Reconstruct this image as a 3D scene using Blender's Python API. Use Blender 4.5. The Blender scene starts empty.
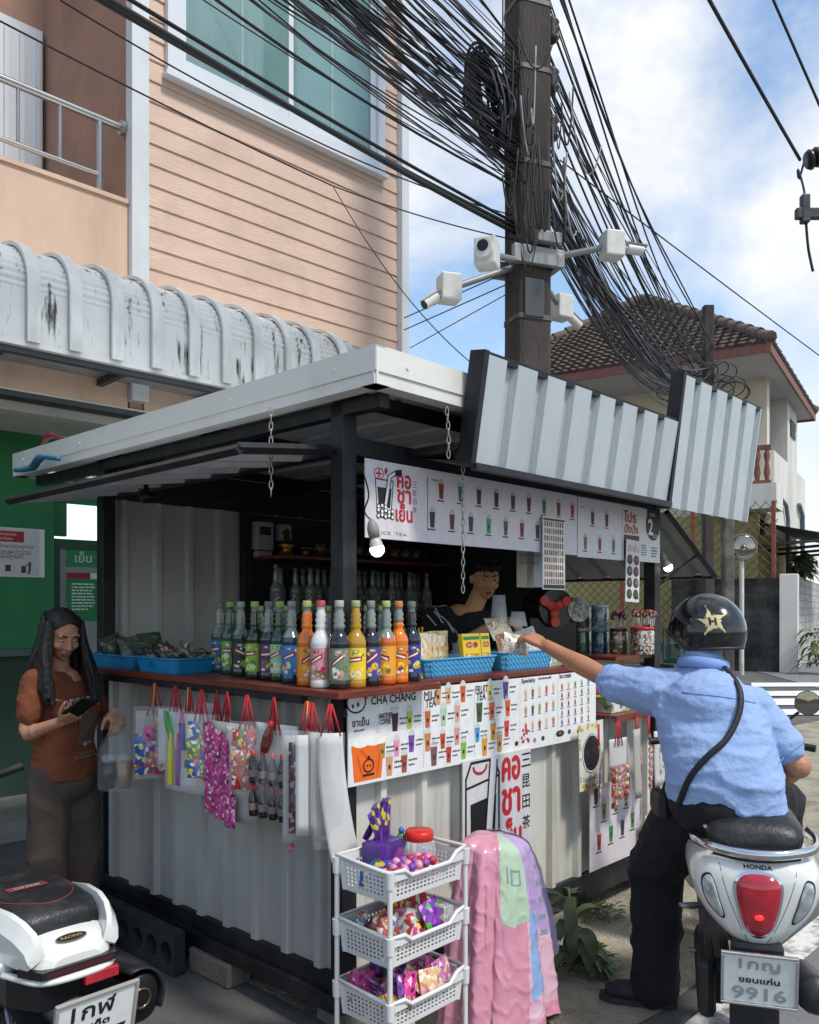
import bpy, bmesh, math, random
from mathutils import Vector, Matrix, Euler
from mathutils.bvhtree import BVHTree
rnd = random.Random(7)
SC = bpy.context.scene
COL = SC.collection
PI = math.pi
R = math.radians

# ------------------------------------------------------------------ camera
F, CX, HY, CAMZ = 844.0, 409.5, 608.0, 1.6
cam_d = bpy.data.cameras.new('camera')
cam = bpy.data.objects.new('camera', cam_d)
COL.objects.link(cam)
cam.location = (0, 0, CAMZ)
cam.rotation_euler = (R(90), 0, 0)
cam_d.sensor_fit = 'VERTICAL'
cam_d.sensor_height = 36
cam_d.lens = F / 1024 * 36
cam_d.shift_y = (HY - 512) / 1024
cam_d.clip_start = 0.05
cam_d.clip_end = 3000
SC.camera = cam

# ------------------------------------------------------------------ sky and sun
SUN_AZ = math.atan2(-0.62, 0.72)      # direction towards the sun, in plan
SUN_EL = R(56)
w = bpy.data.worlds.new('World')
SC.world = w
w.use_nodes = True
nt = w.node_tree
N, L = nt.nodes, nt.links
bg = N['Background']
bg.inputs['Strength'].default_value = 0.15
sky = N.new('ShaderNodeTexSky')
sky.sky_type = 'NISHITA'
sky.sun_disc = False
sky.sun_elevation = SUN_EL
sky.sun_rotation = PI / 2 - SUN_AZ
sky.air_density = 1.3
sky.dust_density = 0.6
sky.ozone_density = 2.0
tc = N.new('ShaderNodeTexCoord')
mp = N.new('ShaderNodeMapping')
mp.inputs['Location'].default_value = (3.6, 0.9, 1.3)
mp.inputs['Scale'].default_value = (1.0, 1.0, 1.5)
L.new(tc.outputs['Generated'], mp.inputs['Vector'])
n1 = N.new('ShaderNodeTexNoise')
n1.inputs['Scale'].default_value = 2.3
n1.inputs['Detail'].default_value = 9
n1.inputs['Roughness'].default_value = 0.58
n1.inputs['Distortion'].default_value = 0.25
L.new(mp.outputs['Vector'], n1.inputs['Vector'])
cr = N.new('ShaderNodeValToRGB')
cr.color_ramp.elements[0].position = 0.44
cr.color_ramp.elements[0].color = (0, 0, 0, 1)
cr.color_ramp.elements[1].position = 0.62
cr.color_ramp.elements[1].color = (1, 1, 1, 1)
L.new(n1.outputs['Fac'], cr.inputs['Fac'])
n2 = N.new('ShaderNodeTexNoise')
n2.inputs['Scale'].default_value = 5.0
n2.inputs['Detail'].default_value = 8
L.new(mp.outputs['Vector'], n2.inputs['Vector'])
cr2 = N.new('ShaderNodeValToRGB')
cr2.color_ramp.elements[0].position = 0.32
cr2.color_ramp.elements[0].color = (4.1, 4.3, 4.6, 1)
cr2.color_ramp.elements[1].position = 0.64
cr2.color_ramp.elements[1].color = (4.9, 5.0, 5.1, 1)
L.new(n2.outputs['Fac'], cr2.inputs['Fac'])
mx = N.new('ShaderNodeMix')
mx.data_type = 'RGBA'
L.new(cr.outputs['Color'], mx.inputs['Factor'])
L.new(sky.outputs['Color'], mx.inputs['A'])
L.new(cr2.outputs['Color'], mx.inputs['B'])
L.new(mx.outputs['Result'], bg.inputs['Color'])

sd = bpy.data.lights.new('sun', 'SUN')
sd.energy = 2.4
sd.angle = R(9)
sd.color = (1.0, 0.95, 0.87)
so = bpy.data.objects.new('sun', sd)
COL.objects.link(so)
so.location = (8, -8, 15)
to_sun = Vector((math.cos(SUN_AZ) * math.cos(SUN_EL), math.sin(SUN_AZ) * math.cos(SUN_EL), math.sin(SUN_EL)))
so.rotation_euler = (-to_sun).to_track_quat('-Z', 'Y').to_euler()

SC.view_settings.view_transform = 'Standard'
SC.view_settings.look = 'None'
SC.view_settings.exposure = 0.5
SC.view_settings.gamma = 1.0
SC.view_settings.use_curve_mapping = False
SC.render.engine = 'CYCLES'
SC.cycles.max_bounces = 8
SC.cycles.diffuse_bounces = 6
SC.cycles.transparent_max_bounces = 10
SC.cycles.use_denoising = True

# ------------------------------------------------------------------ materials
def lin(h):
    h = h.lstrip('#')
    return tuple((c / 12.92 if c <= 0.04045 else ((c + 0.055) / 1.055) ** 2.4) for c in (int(h[i:i + 2], 16) / 255 for i in (0, 2, 4))) + (1,)

_M = {}
def mat(name, col='#808080', rough=0.55, metal=0.0, var=0.12, scale=6.0, bump=0.0, bscale=40.0, dirt=None, dirt_amt=0.35,
        dirt_scale=2.5, streak=1.0, trans=0.0, alpha=1.0, emit=None, estr=0.0, ior=1.45, coat=0.0, bstretch=None, dirt_lo=0.48, dirt_hi=0.72):
    """Principled material whose colour wanders with noise; dirt is a second, stretched noise (stains, rain streaks)."""
    if name in _M:
        return _M[name]
    m = bpy.data.materials.new(name)
    _M[name] = m
    m.use_nodes = True
    t = m.node_tree
    b = t.nodes['Principled BSDF']
    c = lin(col) if isinstance(col, str) else tuple(col) + (1,)
    co = t.nodes.new('ShaderNodeTexCoord')
    no = t.nodes.new('ShaderNodeTexNoise')
    no.inputs['Scale'].default_value = scale
    no.inputs['Detail'].default_value = 5
    t.links.new(co.outputs['Object'], no.inputs['Vector'])
    ra = t.nodes.new('ShaderNodeValToRGB')
    ra.color_ramp.elements[0].position = 0.3
    ra.color_ramp.elements[1].position = 0.7
    ra.color_ramp.elements[0].color = tuple(x * (1 - var) for x in c[:3]) + (1,)
    ra.color_ramp.elements[1].color = tuple(min(1, x * (1 + var)) for x in c[:3]) + (1,)
    t.links.new(no.outputs['Fac'], ra.inputs['Fac'])
    out = ra.outputs['Color']
    if dirt:
        mp_ = t.nodes.new('ShaderNodeMapping')
        mp_.inputs['Scale'].default_value = (1, 1, 1 / streak)
        t.links.new(co.outputs['Object'], mp_.inputs['Vector'])
        nd = t.nodes.new('ShaderNodeTexNoise')
        nd.inputs['Scale'].default_value = dirt_scale
        nd.inputs['Detail'].default_value = 8
        nd.inputs['Roughness'].default_value = 0.65
        t.links.new(mp_.outputs['Vector'], nd.inputs['Vector'])
        rd = t.nodes.new('ShaderNodeValToRGB')
        rd.color_ramp.elements[0].position = dirt_lo
        rd.color_ramp.elements[0].color = (0, 0, 0, 1)
        rd.color_ramp.elements[1].position = dirt_hi
        rd.color_ramp.elements[1].color = (dirt_amt, dirt_amt, dirt_amt, 1)
        t.links.new(nd.outputs['Fac'], rd.inputs['Fac'])
        mi = t.nodes.new('ShaderNodeMix')
        mi.data_type = 'RGBA'
        t.links.new(rd.outputs['Color'], mi.inputs['Factor'])
        t.links.new(out, mi.inputs['A'])
        mi.inputs['B'].default_value = lin(dirt)
        out = mi.outputs['Result']
    t.links.new(out, b.inputs['Base Color'])
    b.inputs['Roughness'].default_value = rough
    b.inputs['Metallic'].default_value = metal
    b.inputs['IOR'].default_value = ior
    b.inputs['Transmission Weight'].default_value = trans
    b.inputs['Alpha'].default_value = alpha
    b.inputs['Coat Weight'].default_value = coat
    if emit:
        b.inputs['Emission Color'].default_value = lin(emit)
        b.inputs['Emission Strength'].default_value = estr
    if bump:
        nb = t.nodes.new('ShaderNodeTexNoise')
        nb.inputs['Scale'].default_value = bscale
        nb.inputs['Detail'].default_value = 4
        if bstretch:
            mb_ = t.nodes.new('ShaderNodeMapping')
            mb_.inputs['Scale'].default_value = bstretch
            t.links.new(co.outputs['Object'], mb_.inputs['Vector'])
            t.links.new(mb_.outputs['Vector'], nb.inputs['Vector'])
        else:
            t.links.new(co.outputs['Object'], nb.inputs['Vector'])
        bp = t.nodes.new('ShaderNodeBump')
        bp.inputs['Strength'].default_value = bump
        bp.inputs['Distance'].default_value = 0.02
        t.links.new(nb.outputs['Fac'], bp.inputs['Height'])
        t.links.new(bp.outputs['Normal'], b.inputs['Normal'])
    return m

def ink(h):                                   # flat printed or plastic colour
    return mat('ink_' + h.lstrip('#'), h, rough=0.5, var=0.06, scale=30)

def paint_plastic(h, rough=0.35):
    return mat('plastic_' + h.lstrip('#'), h, rough=rough, var=0.07, scale=12)

# ------------------------------------------------------------------ mesh builder
RX90 = Matrix.Rotation(PI / 2, 4, 'X')

def circle(n, rx, ry=None, cx=0, cy=0, a0=0.0, a1=2 * PI):
    ry = rx if ry is None else ry
    full = abs(a1 - a0 - 2 * PI) < 1e-6
    k = n if full else n - 1
    return [(cx + rx * math.cos(a0 + (a1 - a0) * i / k), cy + ry * math.sin(a0 + (a1 - a0) * i / k)) for i in range(n)]

def rrect(w, h, r, n=4, cx=0, cy=0):
    p = []
    for (sx, sy, a) in ((1, 1, 0), (-1, 1, PI / 2), (-1, -1, PI), (1, -1, 3 * PI / 2)):
        for i in range(n + 1):
            t = a + PI / 2 * i / n
            p.append((cx + sx * (w / 2 - r) + r * math.cos(t), cy + sy * (h / 2 - r) + r * math.sin(t)))
    return p

def smooth_path(pts, n=6, closed=False):      # Catmull-Rom through the points
    P = [Vector(p) for p in pts]
    out = []
    m = len(P)
    rng = range(m if closed else m - 1)
    for i in rng:
        if closed:
            p0, p1, p2, p3 = P[(i - 1) % m], P[i], P[(i + 1) % m], P[(i + 2) % m]
        else:
            p0, p1, p2, p3 = P[max(i - 1, 0)], P[i], P[i + 1], P[min(i + 2, m - 1)]
        for k in range(n):
            t = k / n
            out.append(0.5 * ((2 * p1) + (p2 - p0) * t + (2 * p0 - 5 * p1 + 4 * p2 - p3) * t * t + (3 * p1 - p0 - 3 * p2 + p3) * t ** 3))
    if not closed:
        out.append(P[-1])
    return out

_text_cache = {}
def text_geo(s):
    if s in _text_cache:
        return _text_cache[s]
    cu = bpy.data.curves.new('t', 'FONT')
    cu.body = s
    cu.size = 1.0
    cu.resolution_u = 2
    cu.align_x = 'CENTER'
    cu.align_y = 'CENTER'
    o = bpy.data.objects.new('t', cu)
    COL.objects.link(o)
    bpy.context.view_layer.update()
    dg = bpy.context.evaluated_depsgraph_get()
    me = bpy.data.meshes.new_from_object(o.evaluated_get(dg))
    g = ([tuple(v.co) for v in me.vertices], [tuple(p.vertices) for p in me.polygons])
    bpy.data.objects.remove(o)
    bpy.data.curves.remove(cu)
    bpy.data.meshes.remove(me)
    if g[0]:
        xs = [v[0] for v in g[0]]
        ys = [v[1] for v in g[0]]
        cx, cy = (min(xs) + max(xs)) / 2, (min(ys) + max(ys)) / 2
        g = ([(v[0] - cx, v[1] - cy, 0) for v in g[0]], g[1], max(xs) - min(xs), max(ys) - min(ys))
    else:
        g = ([], [], 1, 1)
    _text_cache[s] = g
    return g

class MB:
    def __init__(s, m=None):
        s.v, s.f, s.mi, s.sm, s.mats = [], [], [], [], []
        s.T = Matrix.Identity(4)
        s.cur = 0
        if m:
            s.use(m)

    def use(s, m):
        if isinstance(m, str):
            m = ink(m)
        if m not in s.mats:
            s.mats.append(m)
        s.cur = s.mats.index(m)
        return s

    def at(s, loc=(0, 0, 0), rot=(0, 0, 0), sc=(1, 1, 1)):
        s.T = Matrix.LocRotScale(Vector(loc), Euler(rot), Vector(sc if hasattr(sc, '__len__') else (sc,) * 3))
        return s

    def frame(s, M_):
        s.T = M_
        return s

    def add(s, vs, fs, smooth=False):
        b = len(s.v)
        T = s.T
        s.v += [tuple(T @ Vector(v)) for v in vs]
        flip = T.determinant() < 0
        for f in fs:
            f = tuple(b + i for i in f)
            s.f.append(f[::-1] if flip else f)
            s.mi.append(s.cur)
            s.sm.append(smooth)
        return s

    def box(s, c, d, bev=0.0):
        x, y, z = (q / 2 for q in d)
        if bev <= 0:
            vs = [(c[0] + a * x, c[1] + b * y, c[2] + e * z) for a in (-1, 1) for b in (-1, 1) for e in (-1, 1)]
            return s.add(vs, [(0, 1, 3, 2), (4, 6, 7, 5), (0, 4, 5, 1), (2, 3, 7, 6), (0, 2, 6, 4), (1, 5, 7, 3)])
        bm = bmesh.new()
        bmesh.ops.create_cube(bm, size=1)
        for v in bm.verts:
            v.co = Vector((c[0] + v.co.x * d[0], c[1] + v.co.y * d[1], c[2] + v.co.z * d[2]))
        bmesh.ops.bevel(bm, geom=list(bm.edges), offset=min(bev, min(d) * 0.45), segments=2, affect='EDGES', profile=0.5)
        bm.verts.index_update()
        s.add([tuple(v.co) for v in bm.verts], [tuple(v.index for v in f.verts) for f in bm.faces], False)
        bm.free()
        return s

    def b2(s, a, b, bev=0.0):                  # box from two corners
        return s.box([(a[i] + b[i]) / 2 for i in range(3)], [abs(b[i] - a[i]) for i in range(3)], bev)

    def tube(s, pts, r, n=8, closed=False, cap=True, flat=1.0, sm=True):
        P = [Vector(p) for p in pts]
        m = len(P)
        rs = r if hasattr(r, '__len__') else [r] * m
        vs, fs = [], []
        up = None
        for i in range(m):
            if closed:
                d = P[(i + 1) % m] - P[i - 1]
            else:
                d = P[min(i + 1, m - 1)] - P[max(i - 1, 0)]
            if d.length < 1e-9:
                d = Vector((0, 0, 1))
            d.normalize()
            if up is None:
                up = Vector((0, 0, 1)) if abs(d.z) < 0.9 else Vector((1, 0, 0))
            a = up - d * up.dot(d)
            if a.length < 1e-6:
                a = d.orthogonal()
            a.normalize()
            up = a
            b = d.cross(a)
            for k in range(n):
                t = 2 * PI * k / n
                vs.append(tuple(P[i] + rs[i] * (math.cos(t) * a * flat + math.sin(t) * b)))
        for i in range(m if closed else m - 1):
            j = (i + 1) % m
            for k in range(n):
                k2 = (k + 1) % n
                fs.append((i * n + k, i * n + k2, j * n + k2, j * n + k))
        if cap and not closed:
            fs.append(tuple(range(n))[::-1])
            fs.append(tuple((m - 1) * n + k for k in range(n)))
        return s.add(vs, fs, sm and n > 4)

    def cyl(s, p0, p1, r0, r1=None, n=16, smooth=True):
        r1 = r0 if r1 is None else r1
        a = Vector(p0)
        b = Vector(p1)
        d = (b - a).normalized()
        x = d.orthogonal().normalized()
        y = d.cross(x)
        vs = []
        for c, r in ((a, r0), (b, r1)):
            for k in range(n):
                t = 2 * PI * k / n
                vs.append(tuple(c + r * (math.cos(t) * x + math.sin(t) * y)))
        s.add(vs, [(k, (k + 1) % n, n + (k + 1) % n, n + k) for k in range(n)], smooth)
        s.add(vs, [tuple(range(n))[::-1], tuple(range(n, 2 * n))], False)
        return s

    def lathe(s, prof, n=16, smooth=True):     # profile of (r, z), closed at its ends when r == 0
        vs, fs = [], []
        for (r, z) in prof:
            for k in range(n):
                t = 2 * PI * k / n
                vs.append((r * math.cos(t), r * math.sin(t), z))
        for i in range(len(prof) - 1):
            for k in range(n):
                k2 = (k + 1) % n
                fs.append((i * n + k, i * n + k2, (i + 1) * n + k2, (i + 1) * n + k))
        return s.add(vs, fs, smooth)

    def prism(s, poly, z0, z1, smooth=False):
        n = len(poly)
        vs = [(p[0], p[1], z0) for p in poly] + [(p[0], p[1], z1) for p in poly]
        s.add(vs, [(k, (k + 1) % n, n + (k + 1) % n, n + k) for k in range(n)], smooth)
        s.add(vs, [tuple(range(n))[::-1], tuple(range(n, 2 * n))], False)
        return s

    def poly(s, pts, z=0.0):
        return s.add([(p[0], p[1], z) for p in pts], [tuple(range(len(pts)))])

    def rect(s, x0, y0, x1, y1, z=0.0):
        return s.poly([(x0, y0), (x1, y0), (x1, y1), (x0, y1)], z)

    def disc(s, cx, cy, rx, ry=None, z=0.0, n=20):
        return s.poly(circle(n, rx, ry, cx, cy), z)

    def text(s, t, cx, cy, h=None, w=None, z=0.0, bold=0.0):
        """Text centred on (cx, cy) with glyph height h and/or width w, lying at height z."""
        g = text_geo(t)
        if not g[0]:
            return s
        k = (h / g[3]) if h else (w / g[2])
        kx = (w / g[2]) if (w and h) else k
        offs = [(0, 0)]
        if bold:
            offs = [(0, 0), (bold, 0), (-bold, 0), (0, bold), (0, -bold)]
        for i, (ox, oy) in enumerate(offs):
            s.add([(cx + v[0] * kx + ox, cy + v[1] * k + oy, z + i * 0.00015) for v in g[0]], g[1])
        return s

    def line(s, pts, wd, z=0.0):               # flat stroke
        for i in range(len(pts) - 1):
            a = Vector(pts[i])
            b = Vector(pts[i + 1])
            d = b - a
            if d.length < 1e-6:
                continue
            d.normalize()
            q = Vector((-d.y, d.x)) * wd / 2
            e = d * wd * 0.35
            s.poly([tuple(a - q - e), tuple(b - q + e), tuple(b + q + e), tuple(a + q - e)], z + (i % 5) * 0.00008)
        return s

    def grid(s, fn, nu, nv, smooth=True, cu=False, cv=False, thick=0.0):
        """Parametric sheet fn(u, v) -> point, u, v in 0..1; thick makes it a closed shell."""
        U = nu if cu else nu + 1
        V = nv if cv else nv + 1
        pts = [[Vector(fn(i / nu, j / nv)) for j in range(V)] for i in range(U)]
        idx = lambda i, j: (i % U) * V + (j % V)
        fs = [(idx(i, j), idx(i + 1, j), idx(i + 1, j + 1), idx(i, j + 1)) for i in range(nu) for j in range(nv)]
        vs = [tuple(p) for row in pts for p in row]
        if not thick:
            return s.add(vs, fs, smooth)
        nor = []
        for i in range(U):
            for j in range(V):
                a = pts[(i + 1) % U if cu else min(i + 1, U - 1)][j] - pts[i - 1 if (cu or i > 0) else 0][j]
                b = pts[i][(j + 1) % V if cv else min(j + 1, V - 1)] - pts[i][j - 1 if (cv or j > 0) else 0]
                q = a.cross(b)
                nor.append(q.normalized() if q.length > 1e-12 else Vector((0, 0, 1)))
        m = len(vs)
        vs2 = [tuple(Vector(v) - nor[k] * thick) for k, v in enumerate(vs)]
        fs2 = [tuple(m + i for i in f)[::-1] for f in fs]
        ed = []
        if not cv:
            for i in range(nu):
                ed.append((idx(i, 0), m + idx(i, 0), m + idx(i + 1, 0), idx(i + 1, 0)))
                ed.append((idx(i, V - 1), idx(i + 1, V - 1), m + idx(i + 1, V - 1), m + idx(i, V - 1)))
        if not cu:
            for j in range(nv):
                ed.append((idx(0, j), idx(0, j + 1), m + idx(0, j + 1), m + idx(0, j)))
                ed.append((idx(U - 1, j), m + idx(U - 1, j), m + idx(U - 1, j + 1), idx(U - 1, j + 1)))
        return s.add(vs + vs2, fs + fs2 + ed, smooth)

    def ell(s, c, r, n=16, m=10, rot=(0, 0, 0)):
        q = Euler(rot).to_matrix()
        vs, fs = [], []
        for i in range(m + 1):
            p = PI * i / m - PI / 2
            for k in range(n):
                t = 2 * PI * k / n
                vs.append(tuple(Vector(c) + q @ Vector((r[0] * math.cos(p) * math.cos(t), r[1] * math.cos(p) * math.sin(t), r[2] * math.sin(p)))))
        for i in range(m):
            for k in range(n):
                k2 = (k + 1) % n
                fs.append((i * n + k, i * n + k2, (i + 1) * n + k2, (i + 1) * n + k))
        return s.add(vs, fs, True)

    def mesh(s, name):
        me = bpy.data.meshes.new(name)
        me.from_pydata(s.v, [], s.f)
        for m in s.mats:
            me.materials.append(m)
        me.polygons.foreach_set('material_index', s.mi)
        me.polygons.foreach_set('use_smooth', s.sm)
        me.update()
        return me

    def build(s, name, parent=None, loc=None, rot=None, crease=None):
        me = s.mesh(name)
        if crease:
            me.set_sharp_from_angle(angle=R(crease))
        o = bpy.data.objects.new(name, me)
        COL.objects.link(o)
        if parent:
            o.parent = parent
        if loc is not None:
            o.location = loc
        if rot is not None:
            o.rotation_euler = rot
        return o

def corrug(mb, length, height, pitch=0.2, rib=0.045, depth=0.025, thick=0.0015, slope=0.012, x0=0.0, start=0.5, recess=False):
    """Ribbed steel sheet in the XY plane, ribs upright, standing proud along +Z."""
    xs = [(x0, 0.0)]
    c = x0 + pitch * start
    sgn = -1 if recess else 1
    while c + rib / 2 + slope < x0 + length:
        xs += [(c - rib / 2 - slope, 0), (c - rib / 2, sgn * depth), (c + rib / 2, sgn * depth), (c + rib / 2 + slope, 0)]
        c += pitch
    xs.append((x0 + length, 0))
    n = len(xs)
    vs = []
    for y in (0, height):
        vs += [(x, y, z) for x, z in xs]
    for y in (0, height):
        vs += [(x, y, z - thick) for x, z in xs]
    fs = []
    for i in range(n - 1):
        fs.append((i, i + 1, n + i + 1, n + i))
        fs.append((2 * n + i, 3 * n + i, 3 * n + i + 1, 2 * n + i + 1))
        fs.append((i, 2 * n + i, 2 * n + i + 1, i + 1))
        fs.append((n + i, n + i + 1, 3 * n + i + 1, 3 * n + i))
    fs.append((0, n, 3 * n, 2 * n))
    fs.append((n - 1, 3 * n - 1, 4 * n - 1, 2 * n - 1))
    mb.add(vs, fs)

def organic(mb, voxel=0.01, smooth=6, name='o', factor=0.5):
    """Fuse the overlapping shapes of mb into one continuous skin."""
    me = mb.mesh(name)
    o = bpy.data.objects.new(name, me)
    COL.objects.link(o)
    md = o.modifiers.new('r', 'REMESH')
    md.mode = 'VOXEL'
    md.voxel_size = voxel
    md.use_smooth_shade = True
    sm = o.modifiers.new('s', 'SMOOTH')
    sm.iterations = smooth
    sm.factor = factor
    bpy.context.view_layer.update()
    dg = bpy.context.evaluated_depsgraph_get()
    out = bpy.data.meshes.new_from_object(o.evaluated_get(dg))
    bpy.data.objects.remove(o)
    bpy.data.meshes.remove(me)
    return out

def link_mesh(name, me, parent, *mats):
    me.materials.clear()
    for m in mats:
        me.materials.append(m)
    for p in me.polygons:
        p.use_smooth = True
    o = bpy.data.objects.new(name, me)
    COL.objects.link(o)
    o.parent = parent
    return o

def bvh_of(me):
    return BVHTree.FromPolygons([v.co.copy() for v in me.vertices], [tuple(p.vertices) for p in me.polygons])

def wrap(mb, bvh, org, xax, yax, view, lift=0.002):
    """Drop flat artwork (XY of mb) onto a curved surface, along the view direction."""
    xa, ya, vi, og = Vector(xax).normalized(), Vector(yax).normalized(), Vector(view).normalized(), Vector(org)
    out = []
    for v in mb.v:
        p = og + xa * v[0] + ya * v[1]
        hit = bvh.ray_cast(p - vi * 0.4, vi, 1.2)
        q = hit[0] if hit[0] is not None else p
        out.append(tuple(q - vi * (lift + v[2])))
    mb.v = out
    return mb

# ------------------------------------------------------------------ things
def tag(o, label, cat, group=None):
    o['label'] = label
    o['category'] = cat
    if group:
        o['group'] = group
    return o

def thing(name, label, cat, loc=(0, 0, 0), rz=0.0, group=None):
    o = bpy.data.objects.new(name, None)
    o.empty_display_size = 0.1
    COL.objects.link(o)
    o.location = loc
    o.rotation_euler = (0, 0, rz)
    return tag(o, label, cat, group)

def struct(o):
    o['kind'] = 'structure'
    return o

def dup(root, loc, rz=None, label=None, group=None, rot=None, scale=None):
    """A copy of a thing with copies of its parts and sub-parts; mesh data is shared."""
    r = root.copy()
    COL.objects.link(r)
    r.location = loc
    if rz is not None:
        r.rotation_euler = (0, 0, rz)
    if rot is not None:
        r.rotation_euler = rot
    if scale is not None:
        r.scale = (scale,) * 3
    if label:
        r['label'] = label
    if group:
        r['group'] = group
    for ch in list(root.children):
        c = ch.copy()
        COL.objects.link(c)
        c.parent = r
        for g in list(ch.children):
            d = g.copy()
            COL.objects.link(d)
            d.parent = c
    return r

# ------------------------------------------------------------------ places
TH = math.atan2(844, 790)                     # the kiosk's front runs along this heading
KC, KS = math.cos(TH), math.sin(TH)
K0 = (-0.244, 3.1)                            # its near corner
def K(u, v, z=0.0):
    return Vector((K0[0] + u * KC - v * KS, K0[1] + u * KS + v * KC, z))
def P(x, y, Y):                               # a photo point at a known distance
    return Vector(((x - CX) / F * Y, Y, CAMZ - (y - HY) / F * Y))
FRONT = RX90                                  # artwork frame on the kiosk front: x along it, y up, z outwards
LEFTF = Matrix(((0, 0, -1, 0), (-1, 0, 0, 0), (0, 1, 0, 0), (0, 0, 0, 1)))   # the same on the left side

# ================================================================== GROUND
def worn_paint(name, base, pcol, lo, hi, sc):
    m = mat(name, base, rough=0.85, var=0.2, scale=14, bump=0.5, bscale=160)
    t = m.node_tree
    b = t.nodes['Principled BSDF']
    src = b.inputs['Base Color'].links[0].from_socket
    co = t.nodes.new('ShaderNodeTexCoord')
    no = t.nodes.new('ShaderNodeTexNoise')
    no.inputs['Scale'].default_value = sc
    no.inputs['Detail'].default_value = 9
    no.inputs['Roughness'].default_value = 0.7
    t.links.new(co.outputs['Object'], no.inputs['Vector'])
    ra = t.nodes.new('ShaderNodeValToRGB')
    ra.color_ramp.elements[0].position = lo
    ra.color_ramp.elements[1].position = hi
    t.links.new(no.outputs['Fac'], ra.inputs['Fac'])
    mi = t.nodes.new('ShaderNodeMix')
    mi.data_type = 'RGBA'
    t.links.new(ra.outputs['Color'], mi.inputs['Factor'])
    t.links.new(src, mi.inputs['A'])
    mi.inputs['B'].default_value = lin(pcol)
    t.links.new(mi.outputs['Result'], b.inputs['Base Color'])
    return m

M_ASPH = mat('asphalt', '#605f5c', rough=0.9, var=0.25, scale=1.7, bump=0.7, bscale=120, dirt='#2b2a29', dirt_amt=0.7, dirt_scale=0.9)  # darker than the road: shade on the left is put into the colour
M_ROAD = mat('road_asphalt', '#77787a', rough=0.9, var=0.12, scale=2.5, bump=0.5, bscale=140, dirt='#565656', dirt_amt=0.5, dirt_scale=0.6)
M_CONC = mat('rough_concrete', '#98917f', rough=0.92, var=0.22, scale=5, bump=0.9, bscale=55, dirt='#4a443a', dirt_amt=0.75, dirt_scale=3.5)
M_PAINT = worn_paint('worn_white_paint', '#85817a', '#d9d7d2', 0.40, 0.52, 9)
M_ZEBRA = worn_paint('zebra_paint', '#77787a', '#dcdbd8', 0.30, 0.42, 3)

m = MB(M_ASPH)
m.rect(-400, -400, 400, 600, 0)
struct(m.build('ground'))
m = MB(M_CONC)
m.poly([tuple(K(*q)[:2]) for q in ((0.06, 1.95), (0.06, -0.62), (1.0, -0.74), (3.0, -0.70), (9, -0.6), (12, 1.5), (3.2, 2.4))], 0.004)
struct(m.build('pavement'))
m = MB(M_ROAD)
m.poly([tuple(K(*q)[:2]) for q in ((-6, -0.86), (-6, -12), (60, -12), (60, -0.3), (9, -0.62), (3.0, -0.86))], 0.008)
m.poly([(7.6, 13), (30, 13), (60, 90), (14, 60), (8.9, 22.6)], 0.012)
struct(m.build('road'))
m = MB(M_PAINT)
m.poly([tuple(K(*q)[:2]) for q in ((0.3, -0.86), (0.3, -0.99), (7.8, -1.0), (7.8, -0.87))], 0.013)
struct(m.build('road_edge_line'))
m = MB(M_ZEBRA)
for (a, b) in ((17.0, 17.9), (15.2, 16.1), (13.75, 14.75), (12.5, 13.2)):
    m.poly([(a * 0.405, a), (a * 0.405 + 9, a + 0.3), (b * 0.405 + 9, b + 0.3), (b * 0.405, b)], 0.017)
struct(m.build('crosswalk'))

# ================================================================== SHOPHOUSE ON THE LEFT
BPH = math.atan2(0.692, 0.722)
B0 = Vector((-1.89, 6.0, 0))
BC, BS = math.cos(BPH), math.sin(BPH)
def fac(x, y, off=0.0):
    """Photo point -> (along, height) on the shophouse front, off metres out of it."""
    k = (x - CX) / F
    ox, oy = B0.x + off * BS, B0.y - off * BC
    t = (k * oy - ox) / (BC - k * BS)
    Y = oy + t * BS
    return t, CAMZ + (HY - y) / F * Y

M_SIDING = mat('peach_siding', '#d2b6a3', rough=0.7, var=0.05, scale=3, bump=0.35, bscale=9, bstretch=(1, 1, 14), dirt='#a98a76', dirt_amt=0.3)
M_PEACH = mat('peach_render', '#d0b19b', rough=0.8, var=0.05, scale=4, dirt='#8b7464', dirt_amt=0.4, dirt_scale=2, streak=4)
M_BROWN = mat('brown_render', '#a3826f', rough=0.85, var=0.07, scale=3, dirt='#6c5043', dirt_amt=0.4)
M_WTRIM = mat('white_trim', '#cfd3d6', rough=0.45, var=0.04, scale=5, dirt='#9a9b98', dirt_amt=0.3, streak=5)
M_WFRAME = mat('window_white', '#d2d6d9', rough=0.3, var=0.03, dirt='#a9aaa8', dirt_amt=0.25)
M_GLASS = mat('window_glass', '#6b8a86', rough=0.05, var=0.2, scale=0.9, ior=1.7, dirt='#9fb0ac', dirt_amt=0.5, dirt_scale=1.2, streak=6)
M_CURT = mat('curtain_grey', '#86a09e', rough=0.8, var=0.1)
M_STEEL = mat('stainless', '#b9b7b2', rough=0.22, metal=0.9, var=0.06)
M_AWN = mat('awning_white', '#d2d3d0', rough=0.55, var=0.05, scale=5, dirt='#23211e', dirt_amt=0.95, dirt_scale=17, streak=6.5, dirt_lo=0.56, dirt_hi=0.66)
M_AWN2 = mat('awning_rib_white', '#d4d5d2', rough=0.5, var=0.05, scale=5, dirt='#7d7a74', dirt_amt=0.4, dirt_scale=6, streak=3)
M_GREEN = mat('green_wall', '#2f7a4c', rough=0.75, var=0.07, scale=2, dirt='#215a3b', dirt_amt=0.4)
M_CEIL = mat('plaster_ceiling', '#cfcdc6', rough=0.9, var=0.06, scale=2, dirt='#7c7a74', dirt_amt=0.4)
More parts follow.
